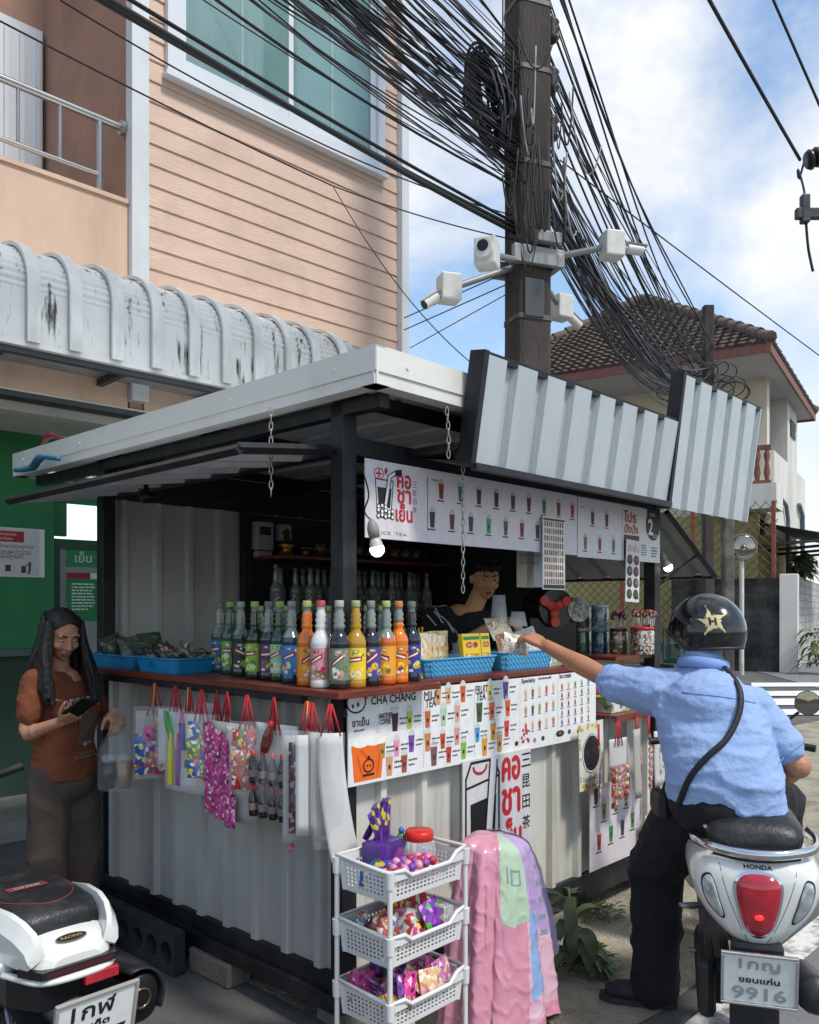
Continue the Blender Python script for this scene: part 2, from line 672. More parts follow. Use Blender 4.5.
M_DKGREY = mat('dark_grey_metal', '#3c3f42', rough=0.5, var=0.12, dirt='#5b5b58', dirt_amt=0.3)
M_TILE = mat('grey_floor_tile', '#8d8c86', rough=0.4, var=0.1)

b = thing('shophouse', 'peach clapboard shophouse with white fluted awning and green shopfront', 'building', B0, BPH)
sp = MB(M_SIDING)                              # lapped boards
z = 2.98
pw = 0.1495
while z < 11:
    y0, y1 = 0.013, 0.002
    sp.add([(0.0, -y0, z), (2.52, -y0, z), (2.52, -y1, z + pw), (0.0, -y1, z + pw), (0, 0, z), (2.52, 0, z)], [(0, 1, 2, 3), (0, 4, 5, 1)])
    z += pw
sp.build('siding_wall', b)
m = MB(M_BROWN)
m.b2((-0.1, 0.01, 2.99), (2.53, 4.9, 11))
m.build('upper_storey_wall', b)
m = MB(M_WTRIM)
m.box((-0.055, -0.02, 7.2), (0.13, 0.10, 8.3), 0.006)
m.box((2.50, -0.022, 6.95), (0.09, 0.105, 7.9), 0.006)
m.build('corner_trim', b)
# balcony
m = MB(M_PEACH)
zp = fac(60, 182)[1]
m.b2((-4.6, -0.012, 3.0), (-0.125, 0.11, zp))
m.b2((-4.6, -0.028, zp), (-0.125, 0.125, zp + 0.03))
m.build('balcony_parapet', b)
m = MB(M_BROWN)
m.b2((-4.6, 1.62, 3.0), (-0.1, 1.8, 8))
m.build('balcony_wall', b)
dr = MB(M_WFRAME)
dr.b2((-0.75, 1.55, 3.2), (-0.13, 1.60, 6.4))
for xx in (-0.7, -0.17, -0.42, -0.30):
    dr.box((xx, 1.54, 4.7), (0.035, 0.03, 3.2))
d = dr.build('balcony_door', b)
m = MB(M_STEEL)
m.box((-0.36, 1.52, 4.6), (0.03, 0.03, 0.12), 0.005)
m.build('handle', d)
m = MB(M_STEEL)
pr = fac(60, 24, 0.0)
zr = 4.98
m.cyl((-4.5, 0.05, zr), (-0.13, 0.05, zr), 0.026, n=12)
m.cyl((-0.15, 0.05, zr), (-0.124, 0.05, zr), 0.05, n=14)
m.cyl((-4.5, 0.05, zp + 0.17), (-0.30, 0.05, zp + 0.17), 0.017, n=10)
for i in range(9):
    xx = -0.30 - i * 0.27
    r_ = 0.02 if i % 3 == 0 else 0.012
    m.cyl((xx, 0.05, zp if i % 3 == 0 else zp + 0.17), (xx, 0.05, zr), r_, n=10)
m.build('railing', b)
# window
a0 = fac(164, 75)
a1 = fac(381, 177)
wz = (a0[1] + a1[1]) / 2
wtop = wz + 1.75
x0, x1 = a0[0], a1[0]
wn = MB(M_WFRAME)
for (lx0, lx1, dd, yy) in ((0, 0.085, 0.05, -0.035), (0.07, 0.155, 0.03, -0.024)):
    wn.b2((x0 + lx0, yy - dd / 2, wz + lx0), (x0 + lx1, yy + dd / 2, wtop))
    wn.b2((x1 - lx1, yy - dd / 2, wz + lx0), (x1 - lx0, yy + dd / 2, wtop))
    wn.b2((x0 + lx1 + 0.001, yy - dd / 2 + 0.001, wz + lx0), (x1 - lx1 - 0.001, yy + dd / 2 - 0.001, wz + lx1))
    wn.b2((x0 + lx1, yy - dd / 2, wtop - lx1), (x1 - lx1, yy + dd / 2, wtop - lx0))
wn.b2((x0 - 0.02, -0.085, wz - 0.035), (x1 + 0.02, 0.0, wz - 0.002))
wo = wn.build('window', b)
m = MB(M_WFRAME)
xm = (x0 + x1) / 2 + 0.04
m.box((xm, -0.028, wz + 0.85), (0.045, 0.03, 1.6))
m.build('mullion', wo)
m = MB(M_GLASS)
m.b2((x0 + 0.15, -0.024, wz + 0.15), (x1 - 0.15, -0.0195, wtop - 0.1))
m.build('pane', wo)
m = MB(M_CURT)  # curtains drawn as pale upright strips laid on the pane
for xx in (0.30, 0.72):
    m.b2((x0 + (x1 - x0) * xx, -0.0262, wz + 0.15), (x0 + (x1 - x0) * xx + 0.025, -0.0242, wtop - 0.1))
m.build('curtain_strip', wo)
# awning
AO = 0.50
def awn_prof(t):                               # t 0 at the wall, 1 at the bottom lip -> (out, z)
    if t < 0.55:
        a = t / 0.55 * PI / 2
        return 0.03 + (AO - 0.03) * math.sin(a), 3.50 + 0.33 * math.cos(a)
    return AO, 3.50 - (t - 0.55) / 0.45 * 0.34
def awn_pt(p, t, off=0.0, rip=0.0):
    o, zz = awn_prof(t)
    o2, z2 = awn_prof(min(t + 0.01, 1))
    if t > 0.985:
        o2, z2 = o, zz - 1
    d = Vector((o2 - o, z2 - zz)).normalized()
    nx, nz = -d.y, d.x
    e = off + (rip * math.sin(t / 0.55 * 2 * PI * 11) if t < 0.57 else 0)
    return (p, -(o + nx * e), zz + nz * e)
AX0, AX1 = -4.5, 1.62
m = MB(M_AWN)
m.grid(lambda u, v: awn_pt(AX0 + (AX1 - AX0) * u, v, 0, 0.006), 8, 130, True, thick=0.004)
m.build('awning_sheet', b)
m = MB(M_AWN2)
pp = AX0 + 0.1
while pp < AX1:
    wv = rnd.uniform(-0.01, 0.01)
    m.grid(lambda u, v: awn_pt(pp + wv + 0.075 * u, v, 0.022), 1, 26, False, thick=0.022)
    pp += 0.262
m.b2((AX0, -AO - 0.012, 3.135), (AX1, -AO + 0.03, 3.162))
m.build('awning_rib', b)
m = MB(M_AWN2)
m.at((-2.3, -AO - 0.05, 3.12), (0.5, 0.1, 0.2))
m.grid(lambda u, v: (0.22 * u, 0.06 * math.sin(u * 4) * v, 0.16 * v * (1 - 0.3 * u)), 6, 4, True, thick=0.003)
m.build('torn_flap', b)
m = MB(M_DKGREY)
m.b2((AX0, -AO + 0.03, 3.10), (AX1, -AO + 0.08, 3.16))
m.b2((AX0, -0.02, 2.95), (2.5, 0.12, 2.985))
for k in range(8):
    m.b2((AX0 + 0.4 + k * 0.75, -AO + 0.08, 3.11), (AX0 + 0.44 + k * 0.75, -0.02, 3.15))
m.build('awning_bracket', b)
m = MB(mat('awning_underside', '#9a9c9a', rough=0.7, var=0.1, dirt='#4c4c4a', dirt_amt=0.5))
m.b2((AX0, -AO + 0.04, 3.165), (AX1, -0.02, 3.175))
m.build('awning_soffit', b)
m = MB(M_CEIL)
m.b2((-4.6, -0.019, 2.985), (2.5, 4.8, 2.998))
m.b2((-4.6, 0.30, 2.93), (2.5, 0.42, 2.984))
m.build('ceiling', b)
m = MB(mat('lamp_panel_off', '#8b8c8a', rough=0.4))
m.b2((-1.35, 0.75, 2.955), (-0.9, 0.92, 2.984), 0.005)
m.build('ceiling_lamp', b)
m = MB(M_GREEN)
m.b2((-4.6, 1.3, 1.28), (-0.13, 1.42, 2.983))
m.b2((-0.13, 1.44, 2.48), (1.2, 1.5, 2.983))
m.b2((-0.13, 1.445, 2.2), (0.03, 1.5, 2.479))
m.build('green_wall', b)
m = MB(mat('shop_glass_dull', '#3d5146', rough=0.25, var=0.25, scale=1.5))
m.b2((-4.6, 1.33, 0.0), (-0.14, 1.40, 1.22))
m.build('shopfront_glass', b)
m = MB(mat('aluminium_dull', '#6f7673', rough=0.4, metal=0.5))
m.b2((-4.6, 1.27, 1.222), (-0.14, 1.42, 1.278))
for xx in (-2.2, -1.0, -0.2):
    m.b2((xx, 1.29, 0.02), (xx + 0.05, 1.41, 1.22))
m.build('shopfront_frame', b)
m = MB(M_TILE)
m.b2((-4.6, 0.5, 0.0), (2.4, 4.8, 0.12))
m.b2((-4.6, 0.4, 0.0), (2.4, 0.5, 0.06))
m.build('shop_step', b)
m = MB(M_PEACH)
m.b2((2.2, 0.1, 0), (2.5, 0.4, 2.985))
m.b2((-4.6, 4.5, 0), (-0.3, 4.8, 2.985))
m.build('pillar', b)
dr = MB(mat('door_green_frame', '#1c4a30', rough=0.5))
for q in (((-0.125, 1.36, 0.12), (-0.06, 1.42, 2.17)), ((-0.06, 1.36, 2.09), (0.88, 1.42, 2.17)), ((0.82, 1.36, 0.12), (0.88, 1.42, 2.09))):
    dr.b2(*q)
d = dr.build('shop_door', b)
m = MB(mat('door_glass_pale', '#8a948f', rough=0.3, var=0.1))
m.b2((-0.06, 1.38, 0.12), (0.82, 1.40, 2.09))
m.build('pane', d)

def sheet_sign(name, label, cat, w_, h_, loc, rz, draw, thick=0.004, group=None, frame=FRONT, tilt=None):
    """A flat printed sheet; draw(mb) adds artwork in its XY plane from z = thick upwards, (0, 0) in its centre."""
    o = MB(ink('#d9d8d6'))
    o.frame(frame)
    o.b2((-w_ / 2, -h_ / 2, 0), (w_ / 2, h_ / 2, thick))
    if draw:
        draw(o, thick + 0.0008)
    ob = o.build(name, None, loc, (0, 0, rz))
    if tilt:
        ob.rotation_euler = (tilt[0], tilt[1], rz)
    return tag(ob, label, cat, group)

def BP(p, y, z):
    return Vector((B0.x + p * BC - y * BS, B0.y + p * BS + y * BC, z))
def txt_lines(o, x0, y0, wd, n, h, z, col, seed=1, gap=1.7):
    rr = random.Random(seed)
    o.use(col)
    for i in range(n):
        x = x0
        e = x0 + wd * (rr.uniform(0.55, 1.0) if i == n - 1 else rr.uniform(0.88, 1))
        while x < e:
            l = rr.uniform(1.2, 4) * h
            o.rect(x, y0 - i * h * gap, min(x + l, e), y0 - i * h * gap + h, z)
            x += l + h * 0.6
def dr_notice(o, z):
    o.use('#c3c2be').rect(-0.24, -0.185, 0.24, 0.185, z)
    o.use('#a31f2c').rect(-0.15, 0.08, 0.12, 0.165, z + 0.001)
    o.use('#e6e0dc').text('ขอความร่วมมือ', -0.015, 0.142, h=0.022, z=z + 0.002)
    o.text('งดทิ้งขยะ', -0.015, 0.108, h=0.024, z=z + 0.002)
    o.use('#2a2a2a').text('กรุณารักษาความสะอาด', 0.02, 0.045, w=0.36, z=z + 0.001)
    o.text('บริเวณหน้าร้าน', 0.02, 0.005, w=0.3, z=z + 0.001)
    o.text('ขอบคุณค่ะ', 0.02, -0.035, w=0.2, z=z + 0.001)
    o.use('#3a3a3a').rect(-0.02, -0.15, 0.02, -0.1, z + 0.001)
    o.rect(0.10, -0.16, 0.135, -0.105, z + 0.001)
    o.disc(0.165, -0.085, 0.012, z=z + 0.001)
    o.line([(0.165, -0.1), (0.165, -0.135), (0.155, -0.165)], 0.016, z + 0.001)
    o.line([(0.165, -0.108), (0.14, -0.095)], 0.008, z + 0.001)
p_, z_ = fac(8, 552, -1.29)
sheet_sign('notice_sign', 'white notice board with red heading on the green wall', 'sign', 0.56, 0.385, BP(p_, 1.295, z_), BPH, dr_notice)
def dr_gsign(o, z):
    o.use('#1f8a50').rect(-0.2, -0.1, 0.2, 0.1, z)
    o.use('#d7e2d8').text('เซเว่นชา', 0.0, 0.0, h=0.10, z=z + 0.001)
p_, z_ = fac(84, 557, -1.36)
sheet_sign('door_poster', 'small green poster with white script on the shop door, upper one', 'poster', 0.28, 0.16, BP(p_, 1.375, z_), BPH, lambda o, z: (o.use('#23804c').rect(-0.14, -0.08, 0.14, 0.08, z), o.use('#d5ddd5').text('เย็น', 0, 0.0, h=0.09, z=z + 0.001)), 0.003)
def dr_gpost(o, z):
    o.use('#1e7d48').rect(-0.14, -0.2, 0.14, 0.15, z)
    o.use('#8f1f2b').rect(-0.14, 0.15, 0.06, 0.2, z)
    txt_lines(o, -0.1, 0.1, 0.2, 9, 0.012, z + 0.001, '#d5ddd5', 5, 2.2)
p_, z_ = fac(84, 592, -1.36)
sheet_sign('door_poster', 'tall green poster of white lines under a red strip on the shop door', 'poster', 0.28, 0.4, BP(p_, 1.375, z_ - 0.04), BPH, dr_gpost, 0.003)

# plastic stool behind the shop glass is only a hint of white legs
st = thing('plastic_stool', 'pale plastic stool by the shopfront behind the woman', 'stool', BP(-1.35, 1.0, 0.12), BPH)
m = MB(mat('stool_plastic', '#8a938d', rough=0.5))
m.box((0, 0, 0.45), (0.3, 0.3, 0.03), 0.01)
m.build('seat', st)
for sx in (-1, 1):
    for sy in (-1, 1):
        m = MB(mat('stool_plastic'))
        m.cyl((0.12 * sx, 0.12 * sy, 0.44), (0.16 * sx, 0.16 * sy, 0), 0.018, 0.014, 8)
        m.build('leg', st)

# ================================================================== HOUSE BEHIND, RIGHT
HA, HB = Vector((-0.85, 0.53, 0)).normalized(), Vector((0.53, 0.85, 0)).normalized()
E0 = Vector((8.78, 20.5, 0))
def HP(a, b_, z):
    v = E0 + HA * a + HB * b_
    return Vector((v.x, v.y, z))
M_TILEROOF = mat('roof_tile', '#51463f', rough=0.85, var=0.25, scale=3, dirt='#2f2b29', dirt_amt=0.6, dirt_scale=1.2)
M_CREAM = mat('cream_wall', '#d6cdba', rough=0.85, var=0.05, scale=1, dirt='#8f8672', dirt_amt=0.35, dirt_scale=0.8, streak=3)
M_WHITEW = mat('white_wall', '#d0cdc4', rough=0.85, var=0.05, scale=1, dirt='#8a877f', dirt_amt=0.45, dirt_scale=0.9, streak=3)
M_YELLOW = mat('yellow_wall', '#aa9c68', rough=0.85, var=0.06, scale=1, dirt='#7d7140', dirt_amt=0.35)
M_FASC = mat('red_fascia', '#7c5045', rough=0.7, var=0.1)
M_SOFF = mat('soffit_grey', '#b0aeaa', rough=0.8, var=0.04)
M_PURP = mat('purple_wall', '#7d6f93', rough=0.8, var=0.05)
h = thing('two_storey_house', 'cream two storey house with brown tiled hip roof across the road', 'house', (0, 0, 0))
LR, ZE, ZA = 9.0, 8.05, 11.3
CEN = HP(LR / 2, LR / 2, 0)
corners = [HP(0, 0, ZE), HP(LR, 0, ZE), HP(LR, LR, ZE), HP(0, LR, ZE)]
m = MB(M_TILEROOF)
apex = Vector((CEN.x, CEN.y, ZA))
NR = 21
for k in range(4):
    c0, c1 = corners[k], corners[(k + 1) % 4]
    ev = (c1 - c0)
    nrm = ev.cross(apex - c0).normalized()
    if nrm.z < 0:
        nrm = -nrm
    for r_ in range(NR):
        t0, t1 = r_ / NR, (r_ + 1.12) / NR
        nw = 44
        vs = []
        for (t, lift) in ((t0, 0.10), (min(t1, 1), 0.02)):
            a = c0.lerp(apex, t)
            e = c1.lerp(apex, t)
            for i in range(nw * 2 + 1):
                q = a.lerp(e, i / (nw * 2))
                s_ = (q - c0).dot(ev.normalized()) / LR * nw * 2 * PI * 0.85
                vs.append(tuple(q + nrm * (lift + 0.035 * math.sin(s_))))
        n_ = nw * 2 + 1
        m.add(vs, [(i, i + 1, n_ + i + 1, n_ + i) for i in range(n_ - 1)], True)
        vs2 = [vs[i] for i in range(n_)] + [tuple(Vector(vs[i]) - nrm * 0.09) for i in range(n_)]
        m.add(vs2, [(i, n_ + i, n_ + i + 1, i + 1) for i in range(n_ - 1)], True)
rf = m.build('roof', h)
m = MB(mat('ridge_tile', '#5c5048', rough=0.85, var=0.2, scale=4))
for k in range(4):
    for i in range(15):
        a = corners[k].lerp(apex, i / 15) + Vector((0, 0, 0.12))
        e = corners[k].lerp(apex, (i + 1.1) / 15) + Vector((0, 0, 0.09))
        m.cyl(a, e, 0.17, 0.13, 8)
m.build('ridge_cap', rf)
def slab(mb, pts, z0, z1):
    mb.prism([(p.x, p.y) for p in pts], z0, z1)
m = MB(M_FASC)
for k in range(4):
    c0, c1 = corners[k], corners[(k + 1) % 4]
    inn = (CEN - (c0 + c1) / 2)
    inn.z = 0
    inn.normalize()
    d_ = (c1 - c0).normalized()
    slab(m, [c0 + d_ * 0.001, c1, c1 + inn * 0.05 - d_ * 0.05, c0 + inn * 0.05 + d_ * 0.05], ZE - 0.22, ZE + 0.10)
m.build('fascia', h)
m = MB(M_SOFF)
i_ = 0.06
slab(m, [HP(i_, i_, 0), HP(LR - i_, i_, 0), HP(LR - i_, LR - i_, 0), HP(i_, LR - i_, 0)], 7.9, 7.93)
m.build('soffit', h)
def wallbox(mb, a0, b0, a1, b1, z0, z1):
    slab(mb, [HP(a0, b0, 0), HP(a1, b0, 0), HP(a1, b1, 0), HP(a0, b1, 0)], z0, z1)
m = MB(M_CREAM)
wallbox(m, 0.5, 2.6, 1.0, 3.0, 4.2, 7.899)
wallbox(m, 1.002, 2.62, 8.6, 3.0, 4.2, 7.899)
wallbox(m, 0.52, 7.4, 8.6, 8.6, 0, 7.899)
wallbox(m, 6.0, 3.0, 8.5, 7.4, 0, 7.899)
m.build('upper_wall', h)
m = MB(M_PURP)
wallbox(m, 2.2, 3.0, 2.4, 7.4, 4.3, 7.899)
m.build('recess_wall', h)
m = MB(M_WHITEW)
wallbox(m, 0.38, 3.0, 0.62, 9.5, 3.6, 5.95)
wallbox(m, 0.4, 5.6, 2.2, 5.8, 4.3, 7.899)
wallbox(m, 0.40, 5.8, 0.6, 7.6, 5.95, 7.899)
m.build('side_wall', h)
m = MB(mat('vent_dark', '#4e4a44'))
for k in range(6):
    wallbox(m, 0.36, 6.1, 0.41, 7.1, 6.9 + k * 0.09, 6.95 + k * 0.09)
m.build('vent', h)
m = MB(mat('window_dark', '#2c2f31', rough=0.15))
wallbox(m, 4.2, 2.58, 5.6, 2.63, 5.9, 7.1)
m.build('window', h)
m = MB(M_YELLOW)
wallbox(m, 0.7, 2.4, 9.5, 2.7, 0, 4.19)
wallbox(m, 0.6, 2.71, 0.9, 9.4, 0, 3.59)
m.build('lower_wall', h)
rl = MB(M_FASC)
wallbox(rl, 0.25, 1.6, 1.9, 1.72, 5.75, 5.87)
wallbox(rl, 0.25, 1.6, 1.9, 1.72, 4.85, 4.95)
for k in range(7):
    c = HP(0.35 + k * 0.24, 1.66, 0)
    rl.at((c.x, c.y, 4.95)).lathe([(0.05, 0), (0.09, 0.2), (0.05, 0.45), (0.09, 0.65), (0.05, 0.8)], 8)
    rl.at()
rl.build('balustrade', h)
m = MB(M_WHITEW)
wallbox(m, 0.1, 1.5, 2.2, 2.6, 4.2, 4.85)
m.build('balcony_slab', h)
m = MB(mat('corrugated_dark', '#3b3d3d', rough=0.6, var=0.2, scale=3))
a_ = HP(-0.9, 0.3, 0)
for k in range(22):
    q0, q1 = HP(-1.5, 1.2 + k * 0.28, 3.35), HP(-1.5, 1.2 + k * 0.28 + 0.16, 3.38)
    r0, r1 = HP(0.58, 1.2 + k * 0.28, 3.85), HP(0.58, 1.2 + k * 0.28 + 0.29, 3.85)
    m.add([tuple(q0), tuple(q1), tuple(r1), tuple(r0)], [(0, 1, 2, 3)])
    m.add([tuple(HP(-1.5, 1.2 + k * 0.28 + 0.16, 3.38)), tuple(HP(-1.5, 1.48 + k * 0.28, 3.35)), tuple(HP(0.58, 1.48 + k * 0.28, 3.85)), tuple(r1)], [(0, 1, 2, 3)])
for k in range(4):
    m.tube([HP(-1.45, 1.3 + k * 1.9, 3.33), HP(0.6, 1.3 + k * 1.9, 3.2)], 0.04, 6)
wallbox(m, -1.55, 1.2, -1.5, 7.4, 3.2, 3.34)
m.build('lean_to_roof', h)
m = MB(mat('pipe_grey', '#5f6f78', rough=0.5))
m.tube([HP(0.3, 3.4, 4.7), HP(0.3, 4.6, 4.6), HP(0.3, 5.0, 4.2), HP(0.3, 5.0, 0)], 0.06, 8)
m.tube([HP(0.3, 7.4, 4.9), HP(0.3, 8.2, 4.6), HP(0.3, 8.3, 0)], 0.07, 8)
m.build('drain_pipe', h)

# blackened block wall, its white end and the white wall beyond
M_BLOCK = mat('mouldy_block', '#4e4d48', rough=0.95, var=0.25, scale=1.2, dirt='#121210', dirt_amt=0.95, dirt_scale=1.1, dirt_lo=0.38, dirt_hi=0.62, bump=0.6, bscale=14)
M_WBLOCK = mat('pale_block', '#a9a8a2', rough=0.95, var=0.15, scale=1.6, dirt='#55554f', dirt_amt=0.7, dirt_scale=1.2, bump=0.5, bscale=12)
def blockwall(name, A, Bv, ht, mt, label, thick=0.2, bh=0.2, bl=0.4, group=None):
    A, Bv = Vector(A), Vector(Bv)
    ln = (Bv - A).length
    o = MB(mat('mortar_dark', '#4a4945', rough=0.95))
    o.b2((0.002, 0.012, 0), (ln - 0.002, thick - 0.012, ht - 0.004))
    o.use(mt)
    r_ = 0
    zz = 0.0
    while zz < ht - 0.02:
        x = -bl / 2 if r_ % 2 else 0
        while x < ln:
            xa, xb = max(x, 0) + 0.006, min(x + bl, ln) - 0.006
            if xb > xa + 0.03:
                o.b2((xa, rnd.uniform(-0.004, 0.006), zz + 0.006), (xb, thick, min(zz + bh, ht) - 0.006))
            x += bl
        zz += bh
        r_ += 1
    ob = o.build(name, None, A, (0, 0, math.atan2(Bv.y - A.y, Bv.x - A.x)))
    return tag(ob, label, 'wall', group)
blockwall('block_wall', (6.95, 22.42, 0), (9.15, 20.9, 0), 2.35, M_BLOCK, 'mould blackened concrete block wall behind the rider')
blockwall('boundary_wall', (9.62, 21.1, 0), (16.5, 33.5, 0), 2.45, M_WBLOCK, 'pale grey block wall running away beside the side road')
m = MB(M_WHITEW)
m.box((0, 0, 1.22), (0.42, 0.36, 2.44), 0.02)
tag(m.build('wall_pillar', None, (9.38, 20.85, 0), (0, 0, -0.5)), 'white painted pillar at the end of the blackened wall', 'pillar')
# chain link on top of the block wall
cl = thing('chain_link_fence', 'chain link fence with rusty red posts in front of yellow wall', 'fence', (4.2, 24.6, 0), math.atan2(-3.4, 4.95))
m = MB(mat('fence_wire', '#4f4a34', rough=0.6, metal=0.3))
fl, fz0, fz1 = 6.1, 0.0, 4.3
stp = 0.24
x = -fz1
while x < fl:
    for sgn in (1, -1):
        xa, xb = x, x + (fz1 - 0.4)
        za, zb = (0.4, fz1) if sgn > 0 else (fz1, 0.4)
        if xb <= 0:
            continue
        ca, cb = max(xa, 0), min(xb, fl)
        if cb <= ca:
            continue
        f0, f1 = (ca - xa) / (xb - xa), (cb - xa) / (xb - xa)
        m.tube([(ca, 0.02 * sgn, za + (zb - za) * f0), (cb, 0.02 * sgn, za + (zb - za) * f1)], 0.011, 3, cap=False)
    x += stp
m.build('mesh', cl)
for x in (0.1, 2.05, 4.0, 6.0):
    m = MB(mat('rusty_post', '#8a4c3c', rough=0.8, var=0.2))
    m.box((x, 0.0, 2.15), (0.10, 0.06, 4.3), 0.008)
    m.build('post', cl)
# convex mirror
mi_ = thing('traffic_mirror', 'round convex traffic mirror on a white post by the block wall', 'mirror', (7.95, 20.2, 0))
m = MB(mat('post_white', '#c2bfb8', rough=0.6, dirt='#8b6a50', dirt_amt=0.5, streak=4))
m.cyl((0, 0, 0), (0, 0, 2.95), 0.055, n=12)
m.build('pole', mi_)
M_MIR = mat('mirror_face', '#8f8a7e', rough=0.03, metal=1.0, var=0.02)
m = MB(M_MIR)
m.at((0, -0.10, 3.05), (R(90), 0, R(-8)))
m.lathe([(0, 0.10)] + [(0.29 * math.sin(t), 0.29 * 2.2 * (math.cos(t * 0.45) - math.cos(0.45 * PI / 2)) * 0.35) for t in [PI / 2 * i / 8 for i in range(1, 9)]], 28)
m.build('mirror_glass', mi_)
m = MB(mat('mirror_rim', '#6f655b', rough=0.6))
m.at((0, -0.10, 3.05), (R(90), 0, R(-8)))
m.tube([(0.30 * math.cos(t), 0.30 * math.sin(t), 0) for t in [2 * PI * i / 32 for i in range(32)]], 0.025, 6, closed=True)
m.lathe([(0.31, -0.01), (0.26, -0.08), (0, -0.1)], 24)
m.build('rim', mi_)

def leaf_plant(mb, n, hgt, spread, lw, ll, seed, droop=0.6):
    rr = random.Random(seed)
    for i in range(n):
        a = rr.uniform(0, 2 * PI)
        z0 = rr.uniform(0.15, 1.0) * hgt
        d = Vector((math.cos(a), math.sin(a), 0))
        s0 = d * rr.uniform(0, 0.25) * spread + Vector((0, 0, z0))
        l_ = ll * rr.uniform(0.6, 1.15)
        w_ = lw * rr.uniform(0.7, 1.1)
        el = rr.uniform(-0.2, 0.7)
        side = Vector((-d.y, d.x, 0))
        vs = []
        K_ = 6
        pos = s0.copy()
        for k in range(K_ + 1):
            t = k / K_
            ww = w_ * math.sin(PI * min(0.06 + t * 0.94, 1)) ** 0.7 / 2
            fold = 0.25 * ww
            vs += [tuple(pos - side * ww + Vector((0, 0, fold))), tuple(pos), tuple(pos + side * ww + Vector((0, 0, fold)))]
            e2 = el - droop * 2.6 * t
            pos = pos + (d * math.cos(e2) + Vector((0, 0, math.sin(e2)))) * (l_ / K_)
        fs = []
        for k in range(K_):
            fs += [(3 * k, 3 * k + 1, 3 * k + 4, 3 * k + 3), (3 * k + 1, 3 * k + 2, 3 * k + 5, 3 * k + 4)]
        mb.add(vs, fs, True)
M_LEAF = mat('dark_leaf', '#3d4a2c', rough=0.45, var=0.35, scale=9)
M_LEAF2 = mat('mid_leaf', '#4d5d33', rough=0.5, var=0.35, scale=9)
m = MB(M_LEAF2)
leaf_plant(m, 60, 1.1, 0.7, 0.10, 0.5, 4)
tag(m.build('weed_clump', None, (9.75, 20.3, 0)), 'green weed growing at the foot of the white pillar', 'plant')
m = MB(M_LEAF)
for k in range(7):
    m.at((k * 0.5, 0, 0))
    leaf_plant(m, 40, 0.6, 0.5, 0.12, 0.4, 20 + k)
tag(m.build('potted_shrub', None, (10.4, 22.6, 2.45), (0, 0, 1.06)), 'leafy shrub showing over the pale boundary wall', 'shrub')

# ================================================================== UTILITY POLE AND CABLES
PX, PY = 0.895, 6.4
M_POLE = mat('old_pole', '#433d39', rough=0.9, var=0.25, scale=2.5, bump=0.8, bscale=18, bstretch=(6, 6, 0.5), dirt='#1f1b19', dirt_amt=0.8, dirt_scale=3, streak=6)
po = thing('utility_pole', 'tall weathered brown utility pole loaded with cables behind the kiosk', 'utility pole', (PX, PY, 0), 0.35)
m = MB(M_POLE)
m.prism(rrect(0.285, 0.265, 0.04, 2), 0, 9.5)
m.build('pole', po)
m = MB(mat('pole_strap', '#5d5b58', rough=0.5, metal=0.6, var=0.2))
for zz in (3.75, 4.18, 4.9, 5.6, 6.1):
    m = MB(mat('pole_strap'))
    m.prism(rrect(0.297, 0.277, 0.04, 2), zz, zz + 0.035)
    m.build('strap', po)
m = MB(M_DKGREY)
m.box((-0.02, -0.142, 3.9), (0.16, 0.02, 0.28), 0.004)
m.build('plate', po)
for zz in (5.25, 5.62, 6.0):
    m = MB(mat('insulator_dark', '#2b2625', rough=0.5))
    m.at((0.19, -0.03, zz))
    m.box((-0.03, 0, 0), (0.1, 0.05, 0.05), 0.005)
    m.lathe([(0, -0.09), (0.03, -0.09), (0.06, -0.06), (0.035, -0.03), (0.06, 0.0), (0.035, 0.03), (0.06, 0.06), (0.03, 0.1), (0, 0.1)], 12)
    m.build('insulator', po)

M_CAB = mat('cable_black', '#1e1f22', rough=0.6, var=0.2)
M_CAB2 = mat('cable_grey', '#4a4b4f', rough=0.6, var=0.2)
def cable(name, label, a, b_, sag, r, grp, n=18, wob=0.0, mt=None):
    a, b_ = Vector(a), Vector(b_)
    pts = []
    ph = rnd.uniform(0, 6)
    for i in range(n + 1):
        t = i / n
        q = a.lerp(b_, t)
        q.z -= sag * 4 * t * (1 - t)
        e = math.sin(PI * t)
        q.x += wob * e * math.sin(ph + 5 * t)
        q.z += wob * e * math.sin(ph * 2 + 7 * t)
        pts.append(q)
    o = MB(mt or M_CAB)
    o.tube(pts, r, 5)
    return tag(o.build(name), label, 'cable', grp)
UD = Vector((KC, KS, 0))
LBL_L = 'black overhead cable of the thick bundle crossing the street left of the pole'
LBL_R = 'black overhead cable of the bundle sagging right of the pole to the far pole'
for i in range(88):
    low = rnd.random()
    zz = 4.72 + 1.05 * low ** 1.1
    st_ = Vector((PX - 0.02 + rnd.uniform(-0.07, 0.05), PY - 0.02 + rnd.uniform(-0.06, 0.06), zz))
    ln = 6.6
    zend = zz + max(0.3, rnd.gauss(1.15, 0.35))
    lat = rnd.gauss(0, 0.20)
    en = Vector((PX, PY, 0)) - UD * ln + Vector((-KS, KC, 0)) * (lat - 0.05)
    en.z = zend
    if zz > 5.4:
        en.z += 0.15
    cable('overhead_cable', LBL_L, st_, en, rnd.uniform(0.06, 0.42), rnd.choice((0.003, 0.004, 0.005, 0.006, 0.009)), 'overhead cables left of the pole', wob=rnd.uniform(0.0, 0.05),
          mt=M_CAB2 if rnd.random() < 0.15 else None)
